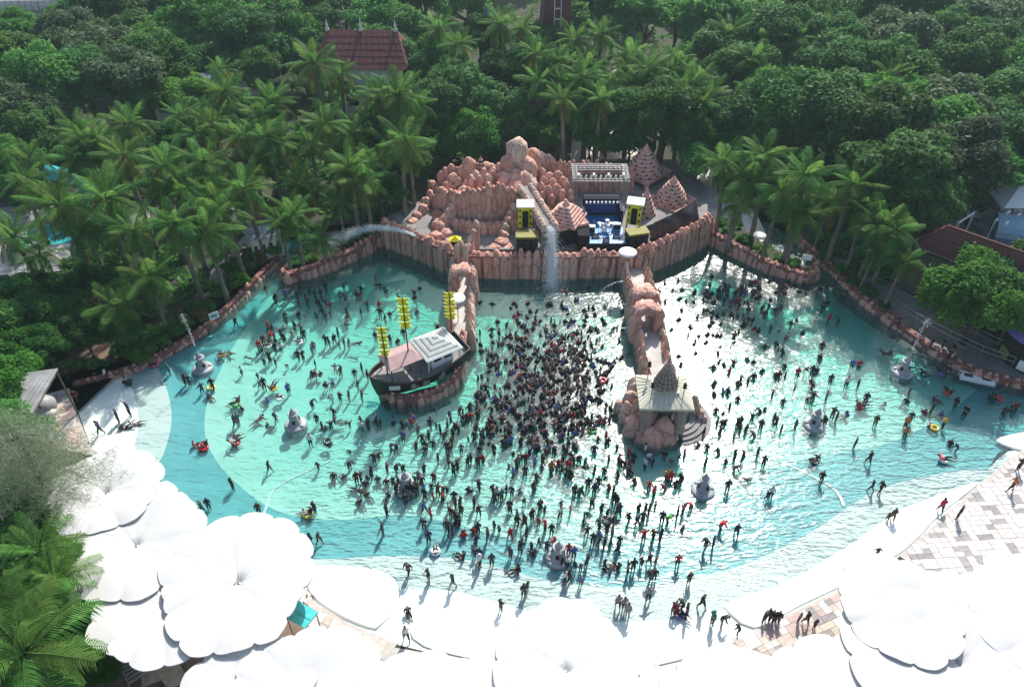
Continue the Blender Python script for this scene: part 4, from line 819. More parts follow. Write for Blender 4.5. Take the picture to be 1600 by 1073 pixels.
# ------------------------------------------------------------------ water jets: real drops along their flight
def spray_mat():
    m = bpy.data.materials.new("water_spray"); m.use_nodes = True; n = m.node_tree.nodes; L = m.node_tree.links; b = n["Principled BSDF"]; b.inputs["Base Color"].default_value = (.85, .9, .92, 1); b.inputs["Roughness"].default_value = .3
    t = n.new("ShaderNodeBsdfTranslucent"); t.inputs[0].default_value = (.85, .9, .92, 1); x = n.new("ShaderNodeMixShader"); x.inputs[0].default_value = .5
    L.new(b.outputs[0], x.inputs[1]); L.new(t.outputs[0], x.inputs[2]); L.new(x.outputs[0], n["Material Output"].inputs[0]); return m
M['spray'] = spray_mat()
def jet(label, path, n, w0, w1, size, seed, stretch=2.5, density=1.0):
    "drops along a polyline path that spread from w0 to w1"
    r_ = random.Random(seed); o0 = Vector(path[0]); mb = MB(); pts = [Vector(p) for p in path]
    L_ = [0]
    for i in range(len(pts) - 1): L_.append(L_[-1] + (pts[i + 1] - pts[i]).length)
    for k in range(n):
        s = L_[-1] * (r_.random() ** density); i = max(j for j in range(len(pts) - 1) if L_[j] <= s); u = (s - L_[i]) / (L_[i + 1] - L_[i]); p = pts[i].lerp(pts[i + 1], u); d = (pts[i + 1] - pts[i]).normalized()
        wd = w0 + (w1 - w0) * s / L_[-1]; p = p + Vector((r_.gauss(0, wd), r_.gauss(0, wd), r_.gauss(0, wd * .5))) - o0; sz = size * r_.uniform(.5, 1.4)
        a = d.orthogonal().normalized() * sz; b = d.cross(a).normalized() * sz; c = d * sz * stretch
        mb.add([p + a, p + b, p - a, p - b, p + c, p - c], [(0, 1, 4), (1, 2, 4), (2, 3, 4), (3, 0, 4), (1, 0, 5), (2, 1, 5), (3, 2, 5), (0, 3, 5)])
    o = mb.build("water_jet", M['spray'], None, tuple(o0)); tag(o, label, "water jet"); return o
e = Q(860, 356, 55.4)
def fall(a, v, g, n, dt): return [a + v * (i * dt) + Vector((0, 0, -g / 2 * (i * dt) ** 2)) for i in range(n)]
jet("white jet of water pouring from the chute over the stage wall", fall(e, Vector((.15, -2.6, .3)), 9.8, 12, .095), 9000, .10, .30, .019, 1)
jet("fine spray drifting down from the chute onto the crowd", fall(e, Vector((.15, -4.4, -.2)), 7.5, 14, .11), 5000, .3, 1.0, .015, 2)
a = P(648, 368, 2.8); jet("arching jet of water spraying left over the planted tongue", fall(a, Vector((-6.2, .3, 3.0)), 6.5, 12, .115), 6000, .06, .40, .017, 3)
for i, (px, py, lb) in enumerate(((300, 576, "left"), (1410, 582, "right"))):
    b = P(FOUNT[0][0] if i == 0 else FOUNT[5][0], FOUNT[0][1] if i == 0 else FOUNT[5][1], 0) + Vector((0, 0, 2.2)); jet(f"thin upright water jet on the fountain near the {lb} wall", fall(b, Vector((-.25 if i == 0 else .3, .1, 7.5)), 9.8, 14, .09), 200, .02, .13, .014, 5 + i)
b = P(876, 866, 2.2); jet("thin water jet rising from the crowded near fountain", [b, b + Vector((0, .2, 2.2)), b + Vector((.1, .6, 3.8))], 60, .02, .06, .016, 9)
for i, (px, py) in enumerate(((982, 440), (986, 476), (990, 512))):
    a = P(px, py, .9); jet(f"thin side jet from the right causeway, {('farthest from', 'midway to', 'nearest to')[i]} the pavilion", fall(a, Vector((-4.2, -.2, 1.0)), 9.8, 9, .07), 160, .02, .07, .016, 20 + i)
# ------------------------------------------------------------------ white membrane canopies
def canopy(label, hub, z, rpx, lobes, rot, seed, sq=1.0, name="canopy"):
    "a flower of padded lobes that sinks to a funnel at its hub; hub pixel at height z"
    c = P(hub[0], hub[1], z); r = rpx * mpp(c); t = thing(name, label, "canopy", (c.x, c.y, GZ), 0, "white scalloped canopies round the beach"); r_ = random.Random(seed)
    mb = MB(); NA, NR = lobes * 12, 16; vs = []; zl = z - GZ
    la = [r_.uniform(.90, 1.12) for _ in range(lobes)]; lz = [r_.uniform(-.25, .25) for _ in range(lobes)]
    for j in range(NR + 1):
        q = j / NR
        for i in range(NA):
            a = 2 * math.pi * i / NA; ph = (i % 12) / 12; k = i // 12; arc = math.sqrt(max(0, 1 - (2 * ph - 1) ** 2)); 
            k2 = (k + 1) % lobes
            edge = r * (.935 + .065 * arc) * (la[k] * (1 - abs(ph - .5)) + (la[(k - 1) % lobes] if ph < .5 else la[k2]) * abs(ph - .5))
            rr = edge * (.025 + .975 * q)
            ah = math.sin(math.pi * ph) ** .8; fun = -.20 * math.exp(-q * 30.0); dome = .26 * math.sin(min(1, q * 1.1) * math.pi * .55)
            lip = -.05 * max(0, q - .6) ** 1.6 * 3.0
            zz = zl + fun + dome + lip + lz[k] * q * ah * .22 + .10 * noise.noise(Vector((rr * math.cos(a) * .5, rr * math.sin(a) * .5, seed))) - .045 * (1 - ah) * q ** 2.2
            x, y = rr * math.cos(a + rot), rr * math.sin(a + rot) * sq
            vs.append((x, y, zz))
    mb.add(vs, [(j * NA + i, j * NA + (i + 1) % NA, (j + 1) * NA + (i + 1) % NA, (j + 1) * NA + i) for j in range(NR) for i in range(NA)], 0, True)
    o = mb.build("membrane", M['membrane'], t); sm = o.modifiers.new("thick", 'SOLIDIFY'); sm.thickness = .03; sm.offset = -1; sm.use_rim = False
    m1 = MB(); m1.lathe([(.10, zl - .30), (.14, zl - .22), (.13, zl - .16), (.07, zl - .13), (.01, zl - .12)], 12); m1.build("hub", M['metal'], t)
    m1 = MB(); m1.bar((0, 0, 0), (0, 0, zl - .95), .11, 8); m1.build("post", M['metal'], t)
    for k in range(lobes):
        i = k * 12; q = vs[NR * NA + i]; m1 = MB(); m1.bar((0, 0, zl - 1.4), (q[0] * .97, q[1] * .97, q[2] - .12), .035, 4); m1.build("strut", M['metal'], t)
        pts = [vs[NR * NA + (i + j) % NA] for j in range(13)]; m1 = MB(); m1.tube([(p[0], p[1], p[2] - .03) for p in pts], .02, 4); m1.build("edge_rope", M['metal'], t)
        seam = [vs[j * NA + i] for j in range(3, NR + 1)]; m1 = MB(); m1.tube([(p[0], p[1], p[2] + .0) for p in seam], .016, 4); m1.build("seam", M['seam'], t)
    return t
canopy("white scalloped canopy bulging over the middle of the beach", (884, 1046), 4.42, 114, 12, .4, 1)
canopy("white scalloped canopy at the lower right with a deep funnel", (1500, 1032), 4.38, 170, 13, .2, 2)
canopy("white scalloped canopy projecting left over the right paving", (1400, 952), 4.49, 95, 11, .6, 12)
canopy("white scalloped canopy along the bottom edge between funnels", (1165, 1142), 4.28, 140, 13, .9, 3)
canopy("white scalloped canopy at the bottom left of the beach", (640, 1148), 4.35, 142, 13, .1, 4)
canopy("white scalloped canopy over the tiled strip by the turquoise mat", (372, 908), 4.49, 118, 13, .35, 5)
canopy("white scalloped canopy below the turquoise mat", (478, 1090), 4.28, 122, 13, .0, 6)
canopy("stained white canopy tucked behind the feathery tree", (165, 768), 4.45, 92, 11, .2, 7)
canopy("white canopy between the feathery tree and the paddling pool", (212, 850), 4.38, 108, 12, .7, 8)
canopy("white canopy beside the dark service yard", (262, 945), 4.28, 108, 12, .3, 9)
canopy("white canopy hanging over the service yard chairs", (385, 1085), 4.21, 100, 12, .5, 10)
canopy("white canopy at the lower right corner", (1640, 975), 4.35, 120, 12, .5, 11)
canopy("white canopy farthest right on the bottom edge", (1340, 1130), 4.21, 140, 12, .5, 13)
canopy("white canopy in the middle of the bottom edge", (800, 1160), 4.24, 150, 12, .5, 14)
canopy("white canopy left of the middle on the bottom edge", (1010, 1165), 4.21, 140, 12, .3, 15)
# ------------------------------------------------------------------ paving: a bed with each paver a child
def paving(name, label, pts, pw, ph, rz, cols, probs, limit=290, seed=1, z=GZ + .02, merge=.25):
    poly = [P(x, y, z) for x, y in pts]; mb = MB(); n = len(poly); q0 = poly[0]
    if sum(poly[i].x * poly[(i + 1) % n].y - poly[(i + 1) % n].x * poly[i].y for i in range(n)) < 0: poly = poly[::-1]
    root = struct(mb.add([(p.x - q0.x, p.y - q0.y, 0) for p in poly] + [(p.x - q0.x, p.y - q0.y, -.5) for p in poly], [tuple(range(n))] + [(i, i + n, (i + 1) % n + n, (i + 1) % n) for i in range(n)]).build(name, M['grout'], None, tuple(q0)), label=label)
    r_ = random.Random(seed); me = {}
    def tile(wm, hm, col):
        k = (wm, hm, col)
        if k not in me: b = MB(); b.box((0, 0, .012), (pw * wm * .965, ph * hm * .955, .024)); me[k] = b.mesh("paver", M[col])
        return me[k]
    cs, sn = math.cos(rz), math.sin(rz); used = set(); cnt = 0
    ctr = sum((p for p in poly), Vector((0, 0, 0))) / n; span = max((p - ctr).length for p in poly); N = int(span / min(pw, ph)) + 2
    def ok(i, j):
        for u, v in ((.06, .06), (.94, .06), (.06, .94), (.94, .94)):
            x, y = (i + u) * pw, (j + v) * ph; X, Y = ctr.x + x * cs - y * sn, ctr.y + x * sn + y * cs
            if not inside(X, Y, poly): return False
        px, py = pix((ctr.x + (i * cs * pw - j * sn * ph), ctr.y + (i * sn * pw + j * cs * ph), z)); return -20 < px < 1630 and py < 1085
    for j in range(-N, N):
        for i in range(-N, N):
            if (i, j) in used or not ok(i, j) or cnt >= limit: continue
            wm = hm = 1; u = r_.random()
            if u < merge and ok(i + 1, j) and (i + 1, j) not in used: wm = 2
            elif u < merge * 1.6 and ok(i, j + 1): hm = 2
            if wm == 2 and ok(i, j + 1) and ok(i + 1, j + 1) and r_.random() < .4: hm = 2
            for a in range(wm):
                for b in range(hm): used.add((i + a, j + b))
            x, y = (i + wm / 2) * pw, (j + hm / 2) * ph
            link("paver", tile(wm, hm, r_.choices(cols, probs)[0]), root, (ctr.x + x * cs - y * sn - q0.x, ctr.y + x * sn + y * cs - q0.y, r_.uniform(0, .006)), (0, 0, rz)); cnt += 1
    return root
paving("pavement", "pale and grey chequered paving at the lower right", [(1600, 700), (1560, 731), (1530, 756), (1470, 808), (1405, 868), (1480, 915), (1560, 935), (1700, 880), (1700, 640)], .46, .34, R(4), ['tile_light', 'tile_grey', 'tile_tan'], [.74, .22, .04], 300, 3)
paving("pavement", "grey stone paving between the beach and the lower canopies", [(1118, 1016), (1180, 985), (1250, 950), (1330, 910), (1400, 960), (1330, 1040), (1200, 1060)], .42, .36, R(24), ['tile_light', 'tile_pink', 'tile_grey', 'tile_tan'], [.5, .2, .15, .15], 280, 4)
paving("pavement", "pinkish stone paving strip left of the beach", [(622, 1004), (590, 992), (545, 973), (490, 938), (462, 900), (440, 905), (440, 960), (520, 1010), (600, 1030)], .48, .46, R(-26), ['tile_tan', 'tile_pink', 'tile_light'], [.5, .35, .15], 200, 5)
paving("pavement", "small paved corner under the left canopies", [(296, 815), (330, 836), (350, 850), (300, 860), (262, 830)], .48, .46, R(-36), ['tile_tan', 'tile_pink', 'tile_light'], [.5, .3, .2], 60, 6)
paving("pavement", "brown paving beside the shaded paddling beach", [(70, 616), (108, 606), (126, 660), (150, 712), (90, 700), (60, 660)], .6, .5, R(20), ['tile_tan', 'tile_pink', 'tile_grey'], [.3, .4, .3], 120, 7)
# ------------------------------------------------------------------ buildings and odds and ends round the pool
M['redroof'] = mat("dark_red_roof_tiles", (.12, .035, .038), .8, col2=(.17, .055, .055), scale=4, bump=.4, bscale=14)
M['redroof2'] = mat("faded_red_roof", (.15, .045, .042), .9, col2=(.10, .034, .034), scale=2, bump=.3, bscale=10)
M['sheet_grey'] = mat("weathered_sheet_metal", (.33, .33, .33), .55, col2=(.22, .22, .215), scale=1.2, bump=.2)
def tiled_plane(parent, a, b, c, d, m, rows, colsn, name="roof_sheet", lift=.03):
    "rows x cols thin sheets over the quad a b (eave) c d (ridge)"
    a, b, c, d = map(Vector, (a, b, c, d)); nrm = (b - a).cross(d - a).normalized()
    for i in range(rows):
        for j in range(colsn):
            def pt(u, v): return a.lerp(b, u).lerp(d.lerp(c, u), v)
            u0, u1, v0, v1 = j / colsn + .004, (j + 1) / colsn - .004, i / rows, (i + 1.04) / rows
            q = [pt(u0, v0) + nrm * (lift + .03), pt(u1, v0) + nrm * (lift + .03), pt(u1, v1) + nrm * lift, pt(u0, v1) + nrm * lift]; lo = [x - nrm * .025 for x in q]
            mb = MB(); mb.add(q + lo, [(0, 1, 2, 3), (7, 6, 5, 4), (0, 4, 5, 1), (1, 5, 6, 2), (2, 6, 7, 3), (3, 7, 4, 0)]); mb.build(name, m, parent)
# food hall: dark red hipped roof with a green sign
zr, ze = 6.6, 4.4
r0, r1 = P(1482, 353, zr), P(1600, 395, zr) 
dirr = (r1 - r0); dirr.z = 0; dirr.normalize(); nr = Vector((dirr.y, -dirr.x, 0))
e0 = P(1424, 382, ze); hb = abs((e0 - r0).dot(nr)); 
hall = thing("food_hall", "hall with a dark red hipped roof and green lettering beside the bushy tree", "building", (r0.x, r0.y, GZ))
def L(p): return Vector(p) - hall.location
a = P(1424, 383, ze); hw = (a - r0).dot(nr); off = -(a - r0).dot(dirr); ln = 13.0; b = r0 + dirr * (ln + 4) + nr * hw; b.z = ze; c = r0 + dirr * ln; d = r0.copy(); a2 = r0 - dirr * off - nr * hw; a2.z = ze; b2 = r0 + dirr * (ln + 4) - nr * hw; b2.z = ze
mb = MB(); mb.add([L(x) for x in (a, b, c, d, a2, b2)], [(0, 1, 2, 3), (5, 4, 3, 2), (4, 0, 3), (1, 5, 2), (0, 4, 5, 1)]); rf = mb.build("roof", M['redroof'], hall)
tiled_plane(rf, L(a), L(b), L(c), L(d), M['redroof'], 7, 14, "roof_tile_course")
mb = MB(); mb.tube([L(a), L(d), L(c)], .1, 5); mb.tube([L(a2), L(d)], .1, 5); mb.build("ridge", M['redroof2'], rf)
mb = MB(); mb.bar(L(a), L(b), .08, 4); mb.bar(L(a), L(a2), .08, 4); mb.build("gutter", M['metal'], rf)
for k in range(7):
    t = k / 6; p = L(a).lerp(L(b), t) - Vector((0, 0, ze - GZ)) - nr * .4; mb = MB(); mb.box((p.x, p.y, (ze - GZ) / 2), (.3, .3, ze - GZ)); mb.build("column", M['offwhite'], hall)
mb = MB(); p = (L(a) + L(b2)) / 2; mb.box((p.x, p.y, 1.9), (ln + 7, hw * 1.6, 3.8), math.atan2(dirr.y, dirr.x)); mb.build("wall", mat("dark_brown_wall", (.10, .085, .07), .8, var=.2), hall)  # hall wall in a plain dark brown all over
M['green_sign'] = mat("green_letters", (.07, .30, .05), .5)
def text(body, size, m, parent, loc, rot, ext=.04, name="lettering"):
    cu = bpy.data.curves.new(name, 'FONT'); cu.body = body; cu.size = size; cu.extrude = ext; cu.resolution_u = 4; cu.align_x = 'LEFT'; cu.materials.append(m); cu.offset = .03 * size
    o = bpy.data.objects.new(name, cu); C.objects.link(o); bpy.context.view_layer.update(); me = bpy.data.meshes.new_from_object(o.evaluated_get(bpy.context.evaluated_depsgraph_get())); bpy.data.objects.remove(o); o = link(name, me, parent, loc)
    o.rotation_mode = 'QUATERNION'; o.rotation_quaternion = rot; return o
slope = (L(d) - L(a)); fx = dirr; up_ = (L(c) - L(b) + dirr * 4).normalized(); nn = fx.cross(up_).normalized()
pn = (b - a).cross(d - a).normalized()
def on_roof(px, py): rr_ = ray(px, py); t_ = (a - Vector((0, 0, CAM_H))).dot(pn) / rr_.dot(pn); return Vector((0, 0, CAM_H)) + rr_ * t_
sg = on_roof(1505, 383)
def facing(fx, up): z = fx.cross(up).normalized(); return Matrix((fx, z.cross(fx), z)).transposed().to_quaternion()
upv = Vector((0, 0, 1)) * .8 - nr * .35; rq = facing(dirr, upv.normalized())
text("FOOD", .78, M['green_sign'], hall, L(sg) + nr * .5 , rq); text("WHA", .62, M['green_sign'], hall, L(sg) + nr * .5 + dirr * 2.25 + Vector((0, 0, .04)), rq)
mb = MB(); p = L(sg) + nr * .42; mb.bar(p - dirr * .2 - Vector((0, 0, .12)), p + dirr * 3.8 - Vector((0, 0, .12)), .05, 4); mb.build("sign_rail", M['green_sign'], hall)
# yard: blue round-roofed kiosk, white canopies, concrete clutter
q = P(1592, 372, 1.5); kx = thing("blue_kiosk", "blue barrel-roofed kiosk in the grey yard at the right edge", "kiosk", (q.x, q.y, GZ), R(-20)); M['bluepaint'] = mat("blue_paint", (.10, .22, .34), .5, var=.15)
mb = MB(); mb.box((0, 0, .9), (4.2, 3.0, 1.8)); mb.build("wall", M['bluepaint'], kx)
mb = MB(); vs = []; n = 9
for i in range(n):
    a_ = math.pi * i / (n - 1)
    for x in (-2.3, 2.3): vs.append((x, 1.7 * math.cos(a_), 1.8 + 1.3 * math.sin(a_)))
mb.add(vs, [(2 * i, 2 * i + 1, 2 * i + 3, 2 * i + 2) for i in range(n - 1)] + [tuple(range(0, 2 * n, 2)), tuple(range(2 * n - 1, 0, -2))], 0, False); mb.build("roof", mat("blue_roof", (.22, .36, .46), .4, var=.12), kx)
mb = MB(); mb.box((0, -1.52, 1.0), (1.6, .06, 1.1)); mb.build("window", M['dark'], kx)
for i, (px, py) in enumerate(((1590, 300), (1612, 285))):
    q = P(px, py, 4.0); t = thing("shade_canopy", ("nearer", "farther")[i] + " white shade canopy at the right edge above the yard", "canopy", (q.x, q.y, GZ)); 
    mb = MB(); mb.add([(-2, -2, 3.2), (2, -2, 3.2), (2, 2, 3.2), (-2, 2, 3.2), (0, 0, 4.4)], [(0, 1, 4), (1, 2, 4), (2, 3, 4), (3, 0, 4), (3, 2, 1, 0)]); mb.build("roof", M['white'], t)
    for sx in (-1, 1):
        for sy in (-1, 1): mb = MB(); mb.bar((sx * 1.9, sy * 1.9, 0), (sx * 1.9, sy * 1.9, 3.2), .06, 5); mb.build("post", M['metal'], t)
for i, (px, py, s_, lb) in enumerate(((1515, 344, 1.2, "white crate beside the ridge of the red roof"), (1545, 348, 1.6, "grey stacked crate in the paved yard"), (1567, 335, 2.0, "pale market table in the paved yard"), (1530, 362, 1.0, "low white box just behind the red roof"), (1570, 362, 1.3, "grey pallet beside the blue kiosk"))):
    q = P(px, py, GZ); t = thing("yard_crate", lb, "crate", (q.x, q.y, GZ + .02), i * .7); mb = MB()
    for k in range(4): m1 = MB(); m1.box((0, (k - 1.5) * s_ * .25, s_ * .55), (s_ * 1.2, s_ * .2, .08)); m1.build("slat", M['white'] if i % 2 == 0 else M['sheet_grey'], t)
    for sx in (-1, 1): m1 = MB(); m1.box((sx * s_ * .5, 0, s_ * .26), (.12, s_ * .9, s_ * .5)); m1.build("leg", M['sheet_grey'], t)
# frames of a pergola by the yard
for i, (x0, y0, x1, y1) in enumerate(((1497, 348, 1522, 332), (1555, 345, 1578, 330), (1570, 350, 1594, 334))):
    a_, b_ = P(x0, y0, 3.2), P(x1, y1, 3.2); t = thing("pergola_frame", ("first", "second", "third")[i] + " pale pergola rail counted from the red roof ridge", "pergola", (a_.x, a_.y, GZ)); m1 = MB(); m1.bar((0, 0, 3.2 - GZ), Vector((b_.x - a_.x, b_.y - a_.y, 3.2 - GZ)), .12, 5); m1.build("rail", M['white'], t)
    for p in (Vector((0, 0, 0)), Vector((b_.x - a_.x, b_.y - a_.y, 0))): m1 = MB(); m1.bar(p, p + Vector((0, 0, 3.2 - GZ)), .08, 5); m1.build("post", M['white'], t)
# purple round kiosk on the right edge
q = P(1612, 560, GZ); kp = thing("purple_kiosk", "round kiosk with a purple disc roof at the right edge", "kiosk", (q.x, q.y, GZ)); M['purple'] = mat("purple_roof", (.16, .13, .42), .5, var=.1)
mb = MB(); mb.lathe([(2.9, 2.6), (2.95, 2.75), (1.6, 3.25), (.01, 3.5)], 28); mb.build("roof", M['purple'], kp)
mb = MB(); mb.lathe([(1.5, 3.28), (1.4, 3.55), (.01, 3.7)], 20); mb.build("roof_emblem", mat("tan_disc", (.40, .30, .10), .6), kp)
mb = MB(); mb.lathe([(2.3, 0), (2.3, 2.6)], 20); mb.build("wall", M['dark'], kp)
for k in range(8): a_ = k * R(45); mb = MB(); mb.box((2.35 * math.cos(a_), 2.35 * math.sin(a_), .65), (.12, .9, .8), a_); mb.build("counter_panel", M['white'] if k % 2 else mat("green_sign_board", (.2, .3, .08), .6), kp)
mb = MB(); mb.box((0.2, 1.6, 4.4), (1.3, .1, 1.5)); mb.bar((.2, 1.7, 2.6), (.2, 1.7, 4.0), .06, 5); o = mb.build("signboard", M['white'], None, (q.x - .6, q.y + 3.0, GZ)); tag(o, "blank white signboard standing behind the purple kiosk", "sign")
# handrail along the right walk
def railing(label, pts, z, h=.95, step=1.6, mats=M['alu'], off=(0, 0)):
    c = smooth_line([p + Vector((off[0], off[1], 0)) for p in PL(pts, z)], step); o0 = c[0]; t = thing("railing", label, "railing", (o0.x, o0.y, z))
    for k in (h, h * .55): m1 = MB(); m1.tube([(p.x - o0.x, p.y - o0.y, k) for p in c], .035, 5); m1.build("rail", mats, t)
    for p in c: m1 = MB(); m1.bar((p.x - o0.x, p.y - o0.y, 0), (p.x - o0.x, p.y - o0.y, h), .03, 5); m1.build("post", mats, t)
railing("metal handrail beside the right wall where bathers queue", [(1395, 484), (1430, 506), (1480, 532), (1530, 556), (1580, 574), (1640, 590)], GZ)
railing("outer metal handrail curving past the purple kiosk", [(1480, 520), (1520, 545), (1555, 562), (1600, 578), (1660, 594)], GZ, off=(.6, 1.2))
# white raft board by the right wall
q = P(1527, 590, .15); t = thing("floating_board", "white rectangular floating board with two dark pads by the right wall", "float", (q.x, q.y, -.02), R(-21)); m1 = MB(); m1.box((0, 0, .1), (2.3, .9, .22)); m1.build("board", M['white'], t)
for s_ in (-1, 1): m1 = MB(); m1.box((s_ * .6, 0, .23), (.55, .3, .05)); m1.build("pad", M['dark'], t)
# left: grey shelter roof
A, B, C_, D_ = P(35, 585, 4.2), P(90, 578, 4.2), P(52, 646, 3.4), P(-30, 646, 3.4)
sh = thing("open_shelter", "open shelter with a weathered grey sheet roof at the left edge", "shelter", (C_.x, C_.y, GZ))
def l2(p): return Vector(p) - Vector((C_.x, C_.y, GZ))
tiled_plane(sh, l2(D_), l2(C_), l2(B), l2(A), M['sheet_grey'], 1, 9)
for p in (A, B, C_, D_): m1 = MB(); q = l2(p) * 1.0; m1.bar((q.x * .95, q.y * .95, 0), (q.x * .95, q.y * .95, q.z - .02), .07, 5); m1.build("post", M['bark'], sh)
m1 = MB(); [m1.bar(l2(x) - Vector((0, 0, .05)), l2(y) - Vector((0, 0, .05)), .06, 4) for x, y in ((A, B), (B, C_), (C_, D_), (D_, A))]; m1.build("roof_frame", M['bark'], sh)
q = P(68, 632, 1.0); m1 = MB(); m1.lathe([(.5, 0), (.75, .35), (.8, .8), (.5, 1.2), (.01, 1.3)], 12); o = m1.build("covered_bin", M['sheet_grey'], None, (q.x, q.y, GZ)); tag(o, "round grey bin beside the sheet-roofed shelter", "bin")
q = P(75, 645, .6); m1 = MB(); m1.lathe([(.4, 0), (.55, .3), (.4, .62), (.01, .7)], 10); o = m1.build("covered_bin", M['offwhite'], None, (q.x, q.y, GZ)); tag(o, "small pale bin in front of the sheet-roofed shelter", "bin")
# left: turquoise slide run among the palms, a grey roof
q = P(75, 372, 1.2); sld = thing("turquoise_slide", "turquoise flume pool half hidden by palms at the left", "slide", (q.x, q.y, GZ), R(20)); M['turq'] = mat("turquoise_shell", (.05, .42, .40), .35, var=.15)
m1 = MB(); m1.lathe([(2.6, 0), (2.7, .8), (2.45, .8), (2.35, .25), (.01, .2)], 22); m1.build("basin", M['turq'], sld)
m1 = MB(); m1.tube([(2, 0, .9), (3.4, 1.2, 1.6), (4.2, 3, 2.6), (3.2, 5, 3.6), (.6, 5.6, 4.6)], .7, 9); m1.build("flume", M['turq'], sld)
m1 = MB(); m1.bar((4.2, 3, 0), (4.2, 3, 2), .12, 6); m1.bar((.6, 5.6, 0), (.6, 5.6, 4.1), .12, 6); m1.build("support", M['metal'], sld)
def simple_roof(name, label, cat, c, wx_, wy_, rz, ze_, zr_, mroof, ridge=.6, rows=4, cols=8, wallm=None):
    t = thing(name, label, cat, (c.x, c.y, GZ), rz); ze_ -= GZ; zr_ -= GZ
    a, b, c2, d = (-wx_, -wy_, ze_), (wx_, -wy_, ze_), (wx_ * ridge, 0, zr_), (-wx_ * ridge, 0, zr_); a3, b3 = (-wx_, wy_, ze_), (wx_, wy_, ze_)
    m1 = MB(); m1.add([a, b, c2, d, a3, b3], [(0, 1, 2, 3), (5, 4, 3, 2), (4, 0, 3), (1, 5, 2), (0, 4, 5, 1)]); r_ = m1.build("roof", mroof, t); tiled_plane(r_, a, b, c2, d, mroof, rows, cols, "roof_course")
    m1 = MB(); m1.box((0, 0, ze_ / 2), (wx_ * 1.75, wy_ * 1.7, ze_ - .05)); w_ = m1.build("wall", wallm or M['offwhite'], t)
    for k in range(4): m1 = MB(); m1.box((-wx_ * .65 + k * wx_ * .43, -wy_ * .855, ze_ * .5), (wx_ * .2, .06, ze_ * .4)); m1.build("window", M['dark'], w_)
    return t
simple_roof("garden_house", "low house with a grey roof behind the palms at the left edge", "building", P(30, 412, 2.4), 4.2, 2.2, R(12), 2.6, 3.4, M['sheet_grey'])
simple_roof("roadside_kiosk", "small blue-grey roofed kiosk half hidden by palms left of the stream", "kiosk", P(410, 362, 2.6), 1.5, 1.1, R(28), 2.6, 3.1, mat("bluegrey_roof", (.25, .28, .38), .5, var=.1), rows=2, cols=4)
simple_roof("garden_house", "dark blue-grey roof showing through the trees at the upper left", "building", P(300, 130, 4), 4.5, 3.2, R(-8), 4, 5.2, mat("slate_roof", (.10, .13, .16), .5, var=.15))
simple_roof("garden_pavilion", "small tan-roofed garden pavilion among the trees at the upper left", "building", P(393, 132, 4), 2.4, 2.2, R(8), 3.6, 5.0, mat("tan_roof", (.30, .24, .18), .7, var=.15), .12)
hs = simple_roof("red_roofed_house", "house with a tall faded red roof and three white finials", "building", P(568, 70, 8), 5.4, 3.6, R(-2), 6.5, 9.6, M['redroof2'], .74, 6, 14)
for k, x in enumerate((-.72, -.02, .70)):
    m1 = MB(); m1.lathe([(.22, 0), (.26, .2), (.12, .4), (.18, .6), (.07, .9), (.01, 1.3 if k != 1 else 1.8)], 10, (x * 5.4, 0, 9.2)); m1.build("finial", M['offwhite'], hs)
q = P(868, 30, 8); m1 = None; tw = thing("red_tower", "tall tapering dark red tower behind the palms at the top", "tower", (q.x, q.y, GZ), R(5))
m1 = MB(); m1.box((0, 0, 7.5), (4.6, 4.6, 15), taper=.55); m1.build("shaft", M['redroof2'], tw)
for k in range(12): m1 = MB(); m1.box((0, -2.3 + k * .1, 1 + k * 1.2), (.6, .12, .14)); m1.build("rung", M['white'], tw)
for s_ in (-.4, .4): m1 = MB(); m1.bar((s_, -2.42, 0), (s_, -1.3, 14.6), .05, 4); m1.build("ladder_rail", M['white'], tw)
m1 = MB(); m1.bar((-9, .1, 15.1), (9, .1, 15.1), .08, 5); m1.box((0, 0, 15), (2.8, 2.8, .25)); m1.build("arm", M['white'], tw)
q = P(1232, 42, 1); ml = thing("yellow_mast", "pale yellow-green mast rising out of the top right trees", "mast", (q.x, q.y, GZ)); m1 = MB(); m1.bar((0, 0, 0), (.6, 0, 26), .75, 10, .7); m1.build("pole", mat("yellow_green_paint", (.42, .50, .17), .5, var=.1), ml)
m1 = MB(); m1.box((0, 0, 6.5), (2.0, 2.0, .3)); m1.bar((-.8, -.8, 0), (-.8, -.8, 7), .08, 4); m1.bar((.8, -.8, 0), (.8, -.8, 7), .08, 4); m1.build("foot_frame", M['white'], ml)
q = P(30, 40, 2); m1 = MB(); m1.bar((0, 0, 0), (-3.6, 2.5, 22), .42, 8, .3); m1.box((0, 0, .2), (1.4, 1.4, .4)); o = m1.build("green_pole", mat("green_paint", (.06, .35, .12), .5), None, (q.x, q.y, GZ)); tag(o, "slanted bright green pole at the upper left corner", "pole")
q = P(762, 108, 2); m1 = MB(); m1.lathe([(1.2, 0), (1.0, 5.5), (.5, 7.5), (.02, 10)], 8); m1.box((0, 0, 3), (2.4, 2.4, .2)); o = m1.build("teal_spire", mat("teal_paint", (.05, .17, .17), .5, var=.2), None, (q.x, q.y, GZ)); tag(o, "slim teal spire poking out of the trees at the top", "spire")
q = P(60, 30, 3); bh = thing("barrel_hall", "hall with a white barrel roof at the upper left corner", "building", (q.x, q.y, GZ), R(4)); vs = []; n = 10; m1 = MB()
for i in range(n):
    a_ = math.pi * i / (n - 1)
    for x in (-4.6, 4.6): vs.append((x, 2.4 * math.cos(a_), 4.6 + 1.7 * math.sin(a_)))
